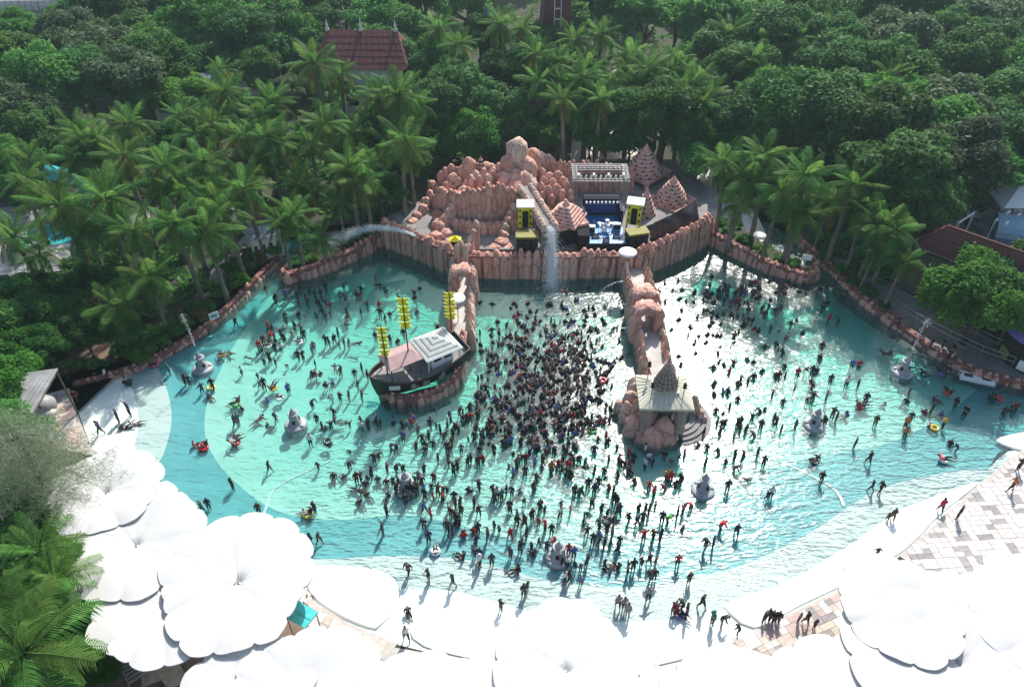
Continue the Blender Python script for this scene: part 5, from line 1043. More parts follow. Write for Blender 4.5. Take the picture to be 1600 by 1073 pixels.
m1.add(vs, [(2 * i, 2 * i + 1, 2 * i + 3, 2 * i + 2) for i in range(n - 1)] + [tuple(range(0, 2 * n, 2)), tuple(range(2 * n - 1, 0, -2))]); r_ = m1.build("roof", mat("aged_white_roof", (.42, .40, .36), .6, var=.25), bh)
for k in range(11): m1 = MB(); m1.tube([(-4.5 + k * .9, 2.43 * math.cos(math.pi * i / 9), 4.62 + 1.73 * math.sin(math.pi * i / 9)) for i in range(10)], .05, 4); m1.build("roof_rib", M['sheet_grey'], r_)
m1 = MB(); m1.box((0, 0, 2.3), (8.8, 4.4, 4.6)); m1.build("wall", M['sheet_grey'], bh)
q = P(72, 44, 2); t = thing("white_tent", "small white tent in front of the barrel-roofed hall", "tent", (q.x, q.y, GZ)); m1 = MB(); m1.add([(-2, -1.5, 2.4), (2, -1.5, 2.4), (2, 1.5, 2.4), (-2, 1.5, 2.4), (-1.2, 0, 3.4), (1.2, 0, 3.4)], [(0, 1, 5, 4), (1, 2, 5), (2, 3, 4, 5), (3, 0, 4), (3, 2, 1, 0)]); m1.build("roof", M['white'], t)
for sx in (-1, 1):
    for sy in (-1, 1): m1 = MB(); m1.bar((sx * 1.9, sy * 1.4, 0), (sx * 1.9, sy * 1.4, 2.4), .06, 4); m1.build("post", M['metal'], t)
# signboard on the left wall, mats, service-yard furniture
q = P(334, 492, 1.1); m1 = MB(); m1.box((0, 0, .25), (.75, .06, .6), R(35)); m1.box((0, -.04, .25), (.5, .03, .3), R(35), 1); o = m1.build("notice_board", [M['white'], M['metal']], None, (q.x, q.y, .8)); tag(o, "small white notice board on the left rock wall", "sign")
q = P(1258, 412, 1.0); m1 = MB(); m1.box((0, 0, .9), (.8, .06, .5), R(-15)); m1.bar((0, .05, 0), (0, .05, .8), .04, 5); o = m1.build("notice_board", M['white'], None, (q.x, q.y, .75)); tag(o, "small white notice board on the planted tongue's right tip", "sign")
m1 = MB(); m1.box((0, 0, .05), (1.35, 1.0, .08), R(-30)); m1.box((0, 0, .1), (1.2, .08, .04), R(-30)); q = P(471, 960, 3.0); o = m1.build("turquoise_mat", M['turq'], None, (q.x, q.y, 3.0)); tag(o, "turquoise mat lying between two canopies at the lower left", "mat")
for k, (sx, sy) in enumerate(((-1, -1), (1, -1), (1, 1), (-1, 1))):
    m2 = MB(); pv = Matrix.Rotation(R(-30), 3, 'Z') @ Vector((sx * .6, sy * .42, 0)); m2.bar((pv.x, pv.y, -2.7), (pv.x, pv.y, .02), .04, 5); m2.build("leg", M['metal'], o)
q = P(1553, 906, 3.4); m1 = MB(); m1.box((0, 0, 0), (1.9, .8, .07), R(12)); m1.box((0, 0, .05), (1.6, .3, .05), R(12)); o = m1.build("turquoise_mat", M['turq'], None, (q.x, q.y, 2.9)); tag(o, "turquoise mat beside the chequered paving at the lower right", "mat")
for sx in (-1, 1): m2 = MB(); m2.bar((sx * .7, 0, -2.55), (sx * .7, 0, 0), .05, 5); m2.build("leg", M['metal'], o)
q = P(205, 1040, .6); t = thing("sun_lounger", "dark slatted lounger in the brown service yard at the lower left", "lounger", (q.x, q.y, GZ + .02), R(-50))
for k in range(9): m1 = MB(); m1.box((-1.0 + k * .24, 0, .42), (.15, .8, .05)); m1.build("slat", M['metal'], t)
for sy in (-1, 1): m1 = MB(); m1.bar((-1.1, sy * .42, .40), (1.1, sy * .42, .40), .04, 4); m1.build("side_rail", M['metal'], t); 
for sx in (-1, 1):
    for sy in (-1, 1): m1 = MB(); m1.bar((sx * .95, sy * .42, 0), (sx * .95, sy * .42, .4), .04, 4); m1.build("leg", M['metal'], t)
for i, (px, py, s_, lb) in enumerate(((198, 990, .9, "pale board lying by the canopy edge in the service yard"), (243, 1045, 1.3, "large tan board leaning under the canopy at the lower left"), (272, 1058, 1.0, "tan board farthest right in the service yard"))):
    q = P(px, py, GZ); m1 = MB(); m1.box((0, 0, .22), (s_, s_ * 1.2, .06), .4 * i, 0, R(14)); m1.box((0, .4 * s_, .12), (s_ * .8, .06, .24), .4 * i); o = m1.build("wooden_board", mat("tan_board", (.33, .27, .20), .8, var=.2), None, (q.x, q.y, GZ + .02)); tag(o, lb, "board")
q = P(225, 1030, .6); t = thing("steel_chair", "white tubular chair in the service yard at the lower left", "chair", (q.x, q.y, GZ + .02), R(40)); m1 = MB(); m1.box((0, 0, .45), (.5, .5, .06)); m1.build("seat", M['white'], t); m1 = MB(); m1.box((0, .25, .8), (.5, .05, .5)); m1.build("backrest", M['white'], t)
for sx in (-1, 1):
    for sy in (-1, 1): m1 = MB(); m1.bar((sx * .22, sy * .22, 0), (sx * .22, sy * .22, .45), .025, 4); m1.build("leg", M['metal'], t)
# ------------------------------------------------------------------ labels that single things out by what they stand by
LAND = {"the boat": (650, 560), "the rock mountain": (780, 320), "the stage": (940, 350), "the square pavilion": (1040, 620), "the red-roofed house": (568, 75), "the red tower": (868, 25), "the yellow mast": (1232, 25), "the food hall": (1500, 380), "the purple kiosk": (1590, 545),
        "the grey shelter": (45, 612), "the feathery tree": (70, 740), "the service yard": (220, 1030), "the turquoise slide": (80, 360), "the barrel-roofed hall": (65, 20), "the teal spire": (762, 100), "the tan-roofed pavilion": (393, 130), "the bushy right tree": (1530, 455), "the blue kiosk": (1585, 365),
        "the round stupas": (1035, 300), "the left tongue": (520, 400), "the right tongue": (1190, 400), "the blue-grey kiosk": (410, 360), "the green pole": (22, 25), "the left notice board": (334, 490), "the white plaza": (940, 230)}
ORD = "nearest second third fourth fifth sixth seventh eighth ninth tenth eleventh twelfth thirteenth fourteenth fifteenth sixteenth seventeenth eighteenth nineteenth twentieth".split()
def relabel(items, land):
    "items: (object, description, pixel, category, group): adds which landmark it stands by and, where several do, the order of nearness"
    b = {}
    for o, desc, px, cat, grp in items:
        k = min(land, key=lambda n: (land[n][0] - px[0]) ** 2 + (1.3 * (land[n][1] - px[1])) ** 2); dx, dy = px[0] - land[k][0], px[1] - land[k][1]
        rel = ("right of" if dx > 0 else "left of") if abs(dx) > abs(dy) * 1.1 else ("in front of" if dy > 0 else "behind")
        b.setdefault((desc, k, rel), []).append((dx * dx + dy * dy, o, cat, grp))
    for (desc, k, rel), v in b.items():
        v.sort(key=lambda t: t[0])
        for i, (_, o, cat, grp) in enumerate(v):
            lb = f"{desc} {rel} {k}"
            if len(v) > 1: lb += ", nearest" if i == 0 else f", {ORD[i] if i < len(ORD) else str(i + 1) + 'th'} nearest"
            tag(o, lb, cat, grp)

# ------------------------------------------------------------------ leaves and crowns
M['leaf_dark'] = leaf_mat("dark_leaves", (.026, .082, .024), (.075, .190, .048), .42)
M['leaf_mid'] = leaf_mat("green_leaves", (.034, .112, .026), (.102, .255, .055), .45)
M['leaf_bright'] = leaf_mat("bright_leaves", (.036, .125, .02), (.105, .27, .042), .42)
M['leaf_olive'] = leaf_mat("olive_leaves", (.050, .088, .042), (.11, .165, .08), .38)
M['leaf_palm'] = leaf_mat("palm_leaves", (.038, .108, .022), (.115, .245, .055), .43, rough=.5, hue=.02)
M['leaf_yellow'] = leaf_mat("yellowed_palm_leaves", (.10, .10, .02), (.20, .19, .04), .35)
M['needle'] = leaf_mat("grey_green_needles", (.15, .19, .125), (.28, .33, .22), .5)
def crown_mesh(name, seed, n=6500, size=.075, m=None, flat=.75, lob=17, needle=False):
    rg = np.random.RandomState(seed)
    ang = rg.rand(lob) * 2 * math.pi; el = np.arcsin(rg.rand(lob) * 1.25 - .25); rr = .50 + .30 * rg.rand(lob)
    lc = np.stack([np.cos(ang) * np.cos(el) * rr, np.sin(ang) * np.cos(el) * rr, np.sin(el) * rr * flat], 1); lc = np.vstack([lc, [[0, 0, .1]]]); lr = np.append(.17 + .17 * rg.rand(lob), .46)
    w_ = lr ** 2; w_ /= w_.sum(); idx = rg.choice(lob + 1, n, p=w_)
    d = rg.normal(size=(n, 3)); d /= np.linalg.norm(d, axis=1)[:, None]; d[:, 2] = np.where(d[:, 2] < -.35, -d[:, 2], d[:, 2])
    rad = lr[idx] * (.66 + .40 * rg.rand(n) ** .6 + .35 * (rg.rand(n) > .88) * rg.rand(n)); c = lc[idx] + d * rad[:, None] * np.array([1, 1, flat])
    nrm = d * .8 + rg.normal(size=(n, 3)) * .55 + np.array([0, 0, .45]); nrm /= np.linalg.norm(nrm, axis=1)[:, None]
    t = np.cross(nrm, rg.normal(size=(n, 3))); t /= np.linalg.norm(t, axis=1)[:, None]; b = np.cross(nrm, t)
    s = size * (.6 + .8 * rg.rand(n))[:, None]; wd = .5
    v = np.stack([c - t * s, c + b * s * wd, c + t * s, c - b * s * wd], 1).reshape(-1, 3)
    me = bpy.data.meshes.new(name); me.vertices.add(4 * n); me.vertices.foreach_set("co", v.astype(np.float32).ravel()); me.loops.add(4 * n); me.loops.foreach_set("vertex_index", np.arange(4 * n, dtype=np.int32))
    me.polygons.add(n); me.polygons.foreach_set("loop_start", np.arange(0, 4 * n, 4, dtype=np.int32)); me.materials.append(m); me.update(); me.validate(); return me, lc
def trunk_mesh(name, seed, lc, h=1.0):
    "h: height of the crown centre above the ground in crown radii"
    r_ = random.Random(seed); mb = MB(); fork = Vector((r_.uniform(-.05, .05), r_.uniform(-.05, .05), -.35 * h))
    mb.tube([(0, 0, -h), (r_.uniform(-.03, .03), 0, -.7 * h), tuple(fork)], [.075, .055, .048], 7)
    for p in lc[::5]: q = Vector(p); m_ = fork.lerp(q, .5) + Vector((0, 0, -.06)); mb.tube([tuple(fork), tuple(m_), tuple(q)], [.036, .024, .010], 5)
    return mb.mesh(name, M['bark'])
KIND = {}
for k, (mt, n_, sz) in {"dark": ('leaf_dark', 12000, .048), "mid": ('leaf_mid', 12000, .048), "bright": ('leaf_bright', 13000, .047), "olive": ('leaf_olive', 12000, .046)}.items():
    KIND[k] = []
    for j in range(3):
        me, lc = crown_mesh(k + "_crown", 10 * j + len(KIND) * 100, n_, sz, M[mt], .78 + .1 * j, 26 + 5 * j); KIND[k].append((me, trunk_mesh(k + "_trunk", j, lc, 1.35)))
DESC = {"dark": "dense dark green tree", "mid": "leafy mid green tree", "bright": "bright fresh green tree", "olive": "greyish olive green tree"}
TREES = []
def tree(px, py, r, kind, zc=None, h=None, name="broadleaf_tree"):
    rnd_ = random.Random(int(px * 13 + py * 7)); zc = zc if zc is not None else GZ + r * 1.35; p = P(px, py, zc); cm, tm = rnd_.choice(KIND[kind]); s = r * rnd_.uniform(.95, 1.08)
    t = link(name, None, None, (p.x, p.y, GZ), (0, 0, rnd_.uniform(0, 6.28))); sz = (zc - GZ) / 1.35
    link("trunk", tm, t, (0, 0, zc - GZ), None, (s, s, sz)); link("crown", cm, t, (0, 0, zc - GZ), None, (s, s, s * rnd_.uniform(.85, 1.05)))
    TREES.append((t, DESC[kind], (px, py), "tree", "broadleaf trees round the water park")); return t
rnd = random.Random(77)
for a in [(40, 62, 4.5, "mid"), (12, 108, 4.5, "mid"), (118, 72, 4.8, "olive"), (168, 98, 4.8, "olive"), (75, 140, 4.5, "mid"), (18, 172, 4.2, "olive"), (130, 128, 4.6, "dark"), (195, 125, 4.6, "olive"), (238, 108, 4.2, "mid"), (212, 62, 4.0, "dark"), (175, 28, 5, "dark"), (120, 30, 4, "dark"), (250, 30, 4.5, "dark"), (328, 42, 5, "bright"), (240, 62, 4.2, "bright"), (385, 70, 4.6, "dark"), (290, 68, 4, "mid"), (430, 35, 4.8, "mid"), (475, 10, 5, "dark"), (350, 5, 5, "dark"), (535, -8, 5.2, "dark"), (605, -5, 5.2, "dark"), (665, 2, 5, "dark"), (725, 5, 4.8, "mid"), (440, 80, 3.6, "dark"), (562, 100, 3.6, "mid"), (660, 108, 3.8, "dark"), (605, 100, 3.4, "mid"), (720, 150, 4.2, "dark"), (690, 175, 3.8, "dark"), (742, 205, 3.0, "bright"), (728, 222, 2.6, "mid"),
          (790, 118, 3.8, "dark"), (832, 118, 4.0, "mid"), (855, 205, 3.0, "mid"), (790, 180, 3.2, "dark"), (925, 182, 3.6, "mid"), (982, 188, 4.0, "mid"), (1040, 190, 4.2, "mid"), (1072, 215, 3.2, "dark"), (950, 196, 3.4, "mid"), (905, 20, 4.8, "mid"), (960, 10, 5, "dark"), (1010, 30, 5, "mid"), (1062, 5, 5, "dark"), (1105, 35, 5, "mid"), (1155, 5, 5, "mid"), (1185, 60, 4.6, "mid"), (1120, 92, 4.2, "dark"), (1165, 125, 4.2, "mid"), (1130, 225, 3.0, "bright"), (1160, 190, 4, "dark"),
          (590, 200, 3.2, "dark"), (565, 235, 2.6, "dark"), (640, 255, 2.8, "dark"), (600, 300, 2.4, "dark"), (655, 180, 3.4, "dark"), (520, 150, 3, "dark"), (455, 150, 3, "olive"), (470, 235, 2.6, "mid"), (430, 270, 2.4, "mid"), (380, 180, 3.0, "dark"), (300, 150, 3.2, "bright"), (225, 165, 3.0, "mid"), (60, 215, 3.4, "dark"), (15, 260, 3.2, "mid"), (130, 260, 2.8, "dark"), (310, 190, 3, "mid"), (260, 220, 2.8, "dark"), (180, 265, 2.6, "dark"),
          (1220, 205, 4.0, "dark"), (1190, 170, 3.6, "mid")]:
    tree(*a)
for a in [(420, 62, 4.4, "dark"), (500, 48, 4.4, "dark"), (405, 112, 3.4, "mid"), (640, 55, 4.2, "dark"), (692, 100, 3.4, "mid"), (752, 62, 4.0, "dark"), (540, 92, 4.2, "dark"), (592, 90, 4.2, "mid"), (620, 80, 3.4, "dark"), (930, 222, 2.4, "mid"), (985, 226, 2.3, "mid"), (470, 70, 4.0, "mid"), (335, 92, 3.6, "dark"), (275, 110, 3.6, "mid"), (360, 110, 3.2, "dark"), (850, 70, 4.0, "dark"), (905, 120, 3.6, "mid"), (1090, 255, 2.4, "mid"), (590, 35, 4.6, "mid"), (300, 20, 4.6, "mid"), (70, 95, 4.4, "dark")]: tree(*a)
for j, y in enumerate((-28, 22, 72, 122, 172, 222, 266)):
    for i in range(8):
        x = 1225 + i * 62 + (j % 2) * 31 + rnd.uniform(-12, 12)
        if (x < 1345 and y > 205) or (x > 1495 and y > 255) or x > 1680: continue
        tree(x, y + rnd.uniform(-10, 10), rnd.uniform(4.2, 5.4), rnd.choices(["dark", "mid", "bright", "olive"], [.42, .40, .10, .08])[0])
for x in range(-60, 1700, 105): tree(x + rnd.uniform(-20, 20), -58, rnd.uniform(5, 6), rnd.choice(["dark", "mid", "dark"]))
for x in range(-100, 1750, 150): tree(x + rnd.uniform(-20, 20), -110, rnd.uniform(5.5, 6.5), rnd.choice(["dark", "mid", "dark"]))
tree(1395, 300, 3.6, "dark"); tree(1440, 320, 3.4, "dark"); tree(1470, 285, 3.8, "dark"); tree(1405, 245, 4.2, "dark"); tree(1545, 268, 4, "mid"); tree(1600, 250, 4.2, "mid"); tree(1640, 420, 3.4, "mid")
big = tree(1533, 478, 3.9, "bright", 3.9); big.scale[2] = 1.1; tree(1585, 490, 2.6, "bright", 3.6)
for a in [(60, 500, 2.2, "mid"), (108, 492, 1.8, "bright"), (25, 470, 2.4, "dark"), (25, 545, 2.2, "bright"), (70, 540, 2.0, "mid"), (130, 520, 1.8, "dark"), (10, 600, 2.4, "bright"), (-30, 500, 3, "mid"), (160, 430, 2.0, "dark"), (120, 440, 2.0, "dark"), (70, 455, 2.0, "dark"), (190, 520, 1.5, "dark"),
          (40, 850, 2.4, "dark"), (95, 905, 2.2, "mid"), (125, 960, 1.6, "mid"), (70, 960, 2.4, "dark"), (10, 930, 3.0, "dark"), (150, 1000, 1.0, "bright"), (150, 1050, 1.2, "bright"), (-30, 850, 3.0, "dark"), (10, 690, 2.6, "mid"), (30, 790, 2.6, "mid"), (-50, 1000, 3.0, "dark"), (125, 870, 1.8, "bright")]:
    tree(*a)

# ------------------------------------------------------------------ palms: every frond its own object
def frond_mesh(name, seed, droop, m, L_=1.0, n=25):
    r_ = random.Random(seed); mb = MB(); pts = []
    for i in range(12):
        s = i / 11; pts.append(Vector((L_ * (s - .10 * droop * s * s), r_.uniform(-.004, .004) * L_, L_ * (.30 * s - (.16 + .42 * droop) * s * s))))
    mb.tube(pts, [.016 * L_ * (1 - .85 * i / 11) for i in range(12)], 4)
    def at(s): k = min(int(s * 11), 10); return pts[k].lerp(pts[k + 1], s * 11 - k)
    for i in range(n):
        s = .10 + .89 * i / (n - 1); p = at(s); d = (at(min(1, s + .03)) - at(max(0, s - .03))).normalized(); ll = L_ * .29 * (math.sin(math.pi * (.12 + .80 * s)) ** .7) * r_.uniform(.85, 1.1)
        for sg in (-1, 1):
            side = Vector((0, sg, 0)); dr = r_.uniform(.25, .6) + .3 * droop; dirv = (side * .78 + d * .55 + Vector((0, 0, -dr * .45))).normalized(); mid_ = p + dirv * ll * .55 + Vector((0, 0, .01)); tip = p + dirv * ll + Vector((0, 0, -dr * ll * .42)); wv = d * .0125 * L_ * r_.uniform(.9, 1.2)
            mb.add([p - wv * .7, p + wv * .7, mid_ + wv, tip, mid_ - wv], [(0, 1, 2, 4), (4, 2, 3)])
    return mb.mesh(name, m)
FR = [frond_mesh("frond", i, .15 + .22 * i, M['leaf_palm']) for i in range(5)]; FRY = [frond_mesh("frond", 40 + i, .8 + .2 * i, M['leaf_yellow']) for i in range(2)]
PT = []
for j in range(4):
    mb = MB(); r_ = random.Random(j); bx, by = r_.uniform(-.08, .08), r_.uniform(-.08, .08); k_ = 9
    mb.tube([(bx * (1 - (i / k_) ** 2), by * (1 - (i / k_) ** 2), i / k_ - 1) for i in range(k_ + 1)], [.034 - .012 * i / k_ + (.012 if i == 0 else 0) for i in range(k_ + 1)], 8); PT.append(mb.mesh("palm_trunk", M['palm_bark']))
mb = MB(); r_ = random.Random(3)
for i in range(7): a_ = i * .9; mb.lathe([(.01, -.14), (.09, -.08), (.11, 0), (.08, .08), (.01, .12)], 6, (.2 * math.cos(a_), .2 * math.sin(a_), -.22 - .05 * (i % 3)))
COCO = mb.mesh("coconuts", mat("coconut", (.12, .13, .035), .6, var=.3))
PALMS = []
BANKS = [[P(x, y, .75) for x, y in pl] for pl in ([(453, 428), (500, 416), (560, 392), (600, 368), (603, 352), (570, 350), (520, 372), (478, 396), (458, 412)], [(1106, 366), (1150, 388), (1200, 412), (1256, 430), (1264, 422), (1236, 402), (1190, 378), (1150, 350), (1110, 340)])]
def palm(px, py, h=8.5, r=3.4, nf=17, yellow=.25, name="coconut_palm"):
    rn = random.Random(int(px * 31 + py * 17)); h *= rn.uniform(.9, 1.1); p = P(px, py, GZ + h)
    while inside(p.x, p.y, hole) and not any(inside(p.x, p.y, bk) for bk in BANKS) and h > 2.6: h -= .3; p = P(px, py, GZ + h)
    t = link(name, None, None, (p.x, p.y, GZ), (0, 0, rn.uniform(0, 6.28)))
    link("trunk", rn.choice(PT), t, (0, 0, h), (0, 0, rn.uniform(0, 6)), (h * .9, h * .9, h)); link("coconuts", COCO, t, (0, 0, h)); r *= rn.uniform(.64, .84)
    nf += rn.randint(3, 8); tilt = (rn.uniform(-.16, .16), rn.uniform(-.16, .16))
    for i in range(nf):
        q = i / (nf - 1); el = R(80 - rn.uniform(122, 130) * q ** .85 + rn.uniform(-12, 12)); az = i * 2.39996 + rn.uniform(-.25, .25); k = min(4, max(0, int(q * 4 + rn.uniform(-.3, .9)))); me = FR[k]
        if yellow and q > .72 and rn.random() < yellow: me = rn.choice(FRY)
        s = r * rn.uniform(.88, 1.08) * (.72 if i < 2 else 1); o = link("frond", me, t, (.12 * math.cos(az), .12 * math.sin(az), h + .1), (rn.uniform(-.3, .3), -el + R(12) + tilt[0] * math.cos(az), az), s)
    PALMS.append((t, "coconut palm with some yellowed fronds" if yellow > .5 else "green coconut palm", (px, py), "palm tree", "coconut palms round the pool")); return t
for a in [(45, 250, 8, 3.2), (92, 322, 8.5, 3.6), (165, 312, 8.5, 3.6), (200, 195, 8.5, 3.3), (258, 262, 9, 3.6), (120, 205, 8, 3.2, 17, .8), (282, 182, 8.5, 3.2, 17, .3), (345, 110, 8.5, 2.8, 15, .4), (378, 296, 9.5, 3.9, 18, .7), (318, 255, 8, 3.2), (208, 362, 7.5, 3.5), (318, 362, 7.5, 3.6), (235, 432, 7.0, 3.6), (180, 478, 5.5, 3.0), (22, 372, 7, 3.3), (425, 160, 8.5, 3.4), (350, 145, 8, 3.2), (458, 335, 7.5, 3.0), (490, 100, 10, 3.8), (532, 118, 8.5, 3.2), (588, 148, 8.5, 3.5), (622, 150, 9, 3.7, 18, .3), (655, 165, 8, 3.0), (508, 195, 9, 3.5), (632, 220, 9, 3.9, 17, .8), (545, 262, 7, 3.3, 16, .5), (590, 255, 7.5, 3.4), (470, 290, 7, 3.1), (528, 318, 5.0, 2.6), (685, 45, 9.5, 3.9), (718, 70, 9, 3.6, 17, .3), (780, 40, 9, 3.6), (815, 48, 9, 3.4), (415, 215, 8, 3.3), (150, 225, 8, 3.2, 17, .6), (290, 300, 7.5, 3.3), (130, 362, 7, 3.0), (400, 255, 7.5, 3.2), (60, 400, 6, 2.8), (345, 330, 7, 3.2), (270, 352, 7, 3.0), (500, 375, 4.0, 2.2), (440, 350, 5.5, 2.7),
          (898, 62, 9, 3.5, 17, .3), (870, 95, 9, 3.5), (940, 55, 9.5, 3.4), (985, 88, 8.5, 3.2), (1012, 108, 8.5, 3.3, 17, .3), (1055, 98, 8.5, 3.3), (1090, 128, 8.5, 3.3, 17, .4), (1070, 142, 8, 3.2, 17, .9), (1030, 128, 8, 3.2), (990, 132, 8, 3.2), (1108, 150, 7.5, 3.0, 17, 1), (1140, 52, 9, 3.4), (880, 128, 8.5, 3.3), (842, 128, 8.5, 3.2), (920, 105, 8.5, 3.3), (955, 128, 8, 3.2), (838, 85, 9, 3.3), (1175, 95, 8.5, 3.3), (1240, 60, 8.5, 3.3), (1300, 40, 9, 3.3), (1420, 60, 8.5, 3.3), (1390, 118, 8.5, 3.4),
          (1170, 282, 8.5, 3.6), (1128, 255, 8.5, 3.4), (1192, 245, 8.5, 3.5), (1258, 275, 8, 3.6), (1250, 335, 7.5, 3.6), (1335, 290, 8, 3.5, 17, .5), (1300, 315, 7, 3.2), (1345, 328, 7.5, 3.4), (1375, 385, 6.5, 3.3), (1415, 412, 5, 2.6, 15, .8), (1378, 352, 7, 3.2), (1225, 300, 7.5, 3.2), (1150, 320, 7, 3.0), (1400, 362, 6.5, 2.8),
          (38, 1022, 6.8, 4.3, 17, .3), (85, 905, 5.6, 3.2), (60, 860, 5.5, 3.0), (-20, 930, 6, 3.6)]:
    palm(*a)

for i in range(26):
    a = rnd.uniform(0, 1); x = rnd.uniform(20, 640); y = rnd.uniform(130, 345)
    if y > 420 - .35 * x + 60: y -= 90
    palm(x, y, rnd.uniform(6, 9), rnd.uniform(2.8, 3.4), 15, rnd.choice((.2, .5, .8)))
for i in range(14): palm(rnd.uniform(830, 1200), rnd.uniform(60, 165), rnd.uniform(7, 9), rnd.uniform(2.8, 3.4), 14, rnd.choice((.2, .6)))
# ------------------------------------------------------------------ feathery casuarina at the left
def feather():
    rg = np.random.RandomState(9); p = P(66, 755, 5.5); t = link("casuarina_tree", None, None, (p.x, p.y, GZ)); h = 9.0; mb = MB(); mb.tube([(0, 0, 0), (.1, 0, 4), (0, .1, 7), (.1, .1, h)], [.26, .2, .12, .03], 8)
    tips = []
    r_ = random.Random(4)
    for i in range(70):
        z = 2.2 + 6.6 * (i / 69); a = i * 2.4; ln = (3.9 - .34 * (z - 2.2)) * r_.uniform(.65, 1.15); b = Vector((0, 0, z)); e_ = Vector((math.cos(a) * ln, math.sin(a) * ln, z + ln * .35)); m_ = b.lerp(e_, .5) + Vector((0, 0, .15)); mb.tube([b, m_, e_], [.03, .018, .006], 4); tips.append((b, m_, e_))
    mb.build("trunk", M['bark'], t); vs = []
    for b, m_, e_ in tips:
        for k in range(340):
            s = .25 + .8 * r_.random(); q = b.lerp(m_, s * 2) if s < .5 else m_.lerp(e_, s * 2 - 1); q = q + Vector((r_.gauss(0, .28), r_.gauss(0, .28), r_.gauss(0, .22))); d = Vector((r_.gauss(0, .5), r_.gauss(0, .5), r_.gauss(-.05, .5))) + (e_ - b).normalized() * .5; d = d.normalized() * r_.uniform(.22, .5); w_ = d.orthogonal().normalized() * .012
            vs += [q - w_, q + w_, q + d]
    m1 = MB(); m1.add(vs, [(3 * i, 3 * i + 1, 3 * i + 2) for i in range(len(vs) // 3)]); m1.build("crown", M['needle'], t); tag(t, "feathery grey-green casuarina overhanging the left canopies", "tree")
feather()
# ------------------------------------------------------------------ hedges and shrubs
SHR = []
shm = [crown_mesh("shrub_crown", 900 + i, 900, .16, M['leaf_bright' if i == 0 else 'leaf_mid' if i == 1 else 'leaf_yellow'], .8, 9)[0] for i in range(3)]
stm = MB(); [stm.bar((0, 0, -.8), (.3 * math.cos(k * 2), .3 * math.sin(k * 2), .1), .04, 4, .015) for k in range(4)]; stm = stm.mesh("shrub_stem", M['bark'])
def shrub(px, py, r, k):
    p = P(px, py, GZ + r * .7); rn = random.Random(int(px * 3 + py)); t = link("shrub", None, None, (p.x, p.y, GZ), (0, 0, rn.uniform(0, 6)))
    link("stem", stm, t, (0, 0, r * .75), None, (r, r, r)); link("crown", shm[k], t, (0, 0, r * .75), None, (r, r, r * rn.uniform(.8, 1)))
    SHR.append((t, ("bright green shrub", "dark green shrub", "yellowish shrub")[k], (px, py), "shrub", "shrubs planted behind the pool walls"))
for i, (x, y) in enumerate([(215, 558), (236, 546), (256, 533), (276, 520), (294, 506), (312, 493), (328, 478), (343, 462), (358, 448), (374, 434), (390, 418), (408, 404), (424, 392), (262, 508), (300, 480), (330, 452), (362, 420), (395, 395), (240, 522), (200, 548)]): shrub(x, y, rnd.uniform(.75, 1.15), (0, 1, 1, 0, 1, 2)[i % 6] if i != 12 else 0)
for i, (x, y) in enumerate([(468, 412), (486, 404), (470, 398), (545, 378), (575, 362), (590, 355), (1140, 362), (1165, 378), (1190, 392), (1215, 404), (1240, 414), (1150, 350), (1290, 400), (1312, 420), (1335, 440), (1355, 458), (1380, 478), (1302, 388), (1340, 420), (1130, 350)]): shrub(x, y, rnd.uniform(.6, .95), (1, 1, 0)[i % 3])
relabel(TREES + PALMS, LAND); relabel(SHR, LAND)
tag(big, "bright bushy tree with a round crown in front of the food hall", "tree", "broadleaf trees round the water park")
# undergrowth that nobody could count
rg = np.random.RandomState(21); pts = []
regions = [([(0, 225), (330, 225), (440, 330), (430, 395), (230, 555), (110, 590), (0, 560)], 9000), ([(440, 200), (720, 200), (640, 330), (600, 345), (460, 345)], 5000), ([(1130, 240), (1420, 240), (1440, 400), (1380, 450), (1290, 390), (1180, 330)], 5000), ([(0, 0), (1200, 0), (1200, 190), (0, 200)], 9000), ([(1200, 0), (1600, 0), (1600, 280), (1200, 240)], 5000), ([(0, 780), (110, 820), (170, 980), (140, 1073), (0, 1073)], 3000), ([(455, 400), (560, 372), (600, 355), (560, 390), (470, 420)], 500), ([(1110, 345), (1150, 365), (1260, 420), (1200, 405)], 500), ([(640, 200), (860, 200), (860, 235), (680, 250)], 2500)]
walk = [[P(x, y, GZ) for x, y in pl] for pl in ([(-60, 330), (60, 318), (150, 330), (260, 300), (330, 318), (430, 338), (440, 356), (350, 420), (345, 450), (320, 470), (330, 420), (390, 360), (280, 330), (150, 372), (40, 420), (-60, 440)], [(890, 262), (895, 205), (940, 150), (960, 100), (975, 100), (965, 200), (1010, 212), (1010, 262)])]
for poly, n_ in regions:
    wp = [P(x, y, GZ) for x, y in poly]; xs = [p.x for p in wp]; ys = [p.y for p in wp]; k = 0
    while k < n_:
        x, y = rg.uniform(min(xs), max(xs)), rg.uniform(min(ys), max(ys))
        if inside(x, y, wp):
            k += 1; nz_ = noise.noise(Vector((x * .35, y * .35, 0)))
            if nz_ < -.12 or any(inside(x, y, q) for q in walk): continue
            pts.append((x, y, GZ + (nz_ + .15) * rg.rand() * 2.2))
c = np.array(pts); n = len(c); nrm = rg.normal(size=(n, 3)) * .6 + np.array([0, -.2, .8]); nrm /= np.linalg.norm(nrm, axis=1)[:, None]; t_ = np.cross(nrm, rg.normal(size=(n, 3))); t_ /= np.linalg.norm(t_, axis=1)[:, None]; b_ = np.cross(nrm, t_); s = (.16 + .3 * rg.rand(n))[:, None]
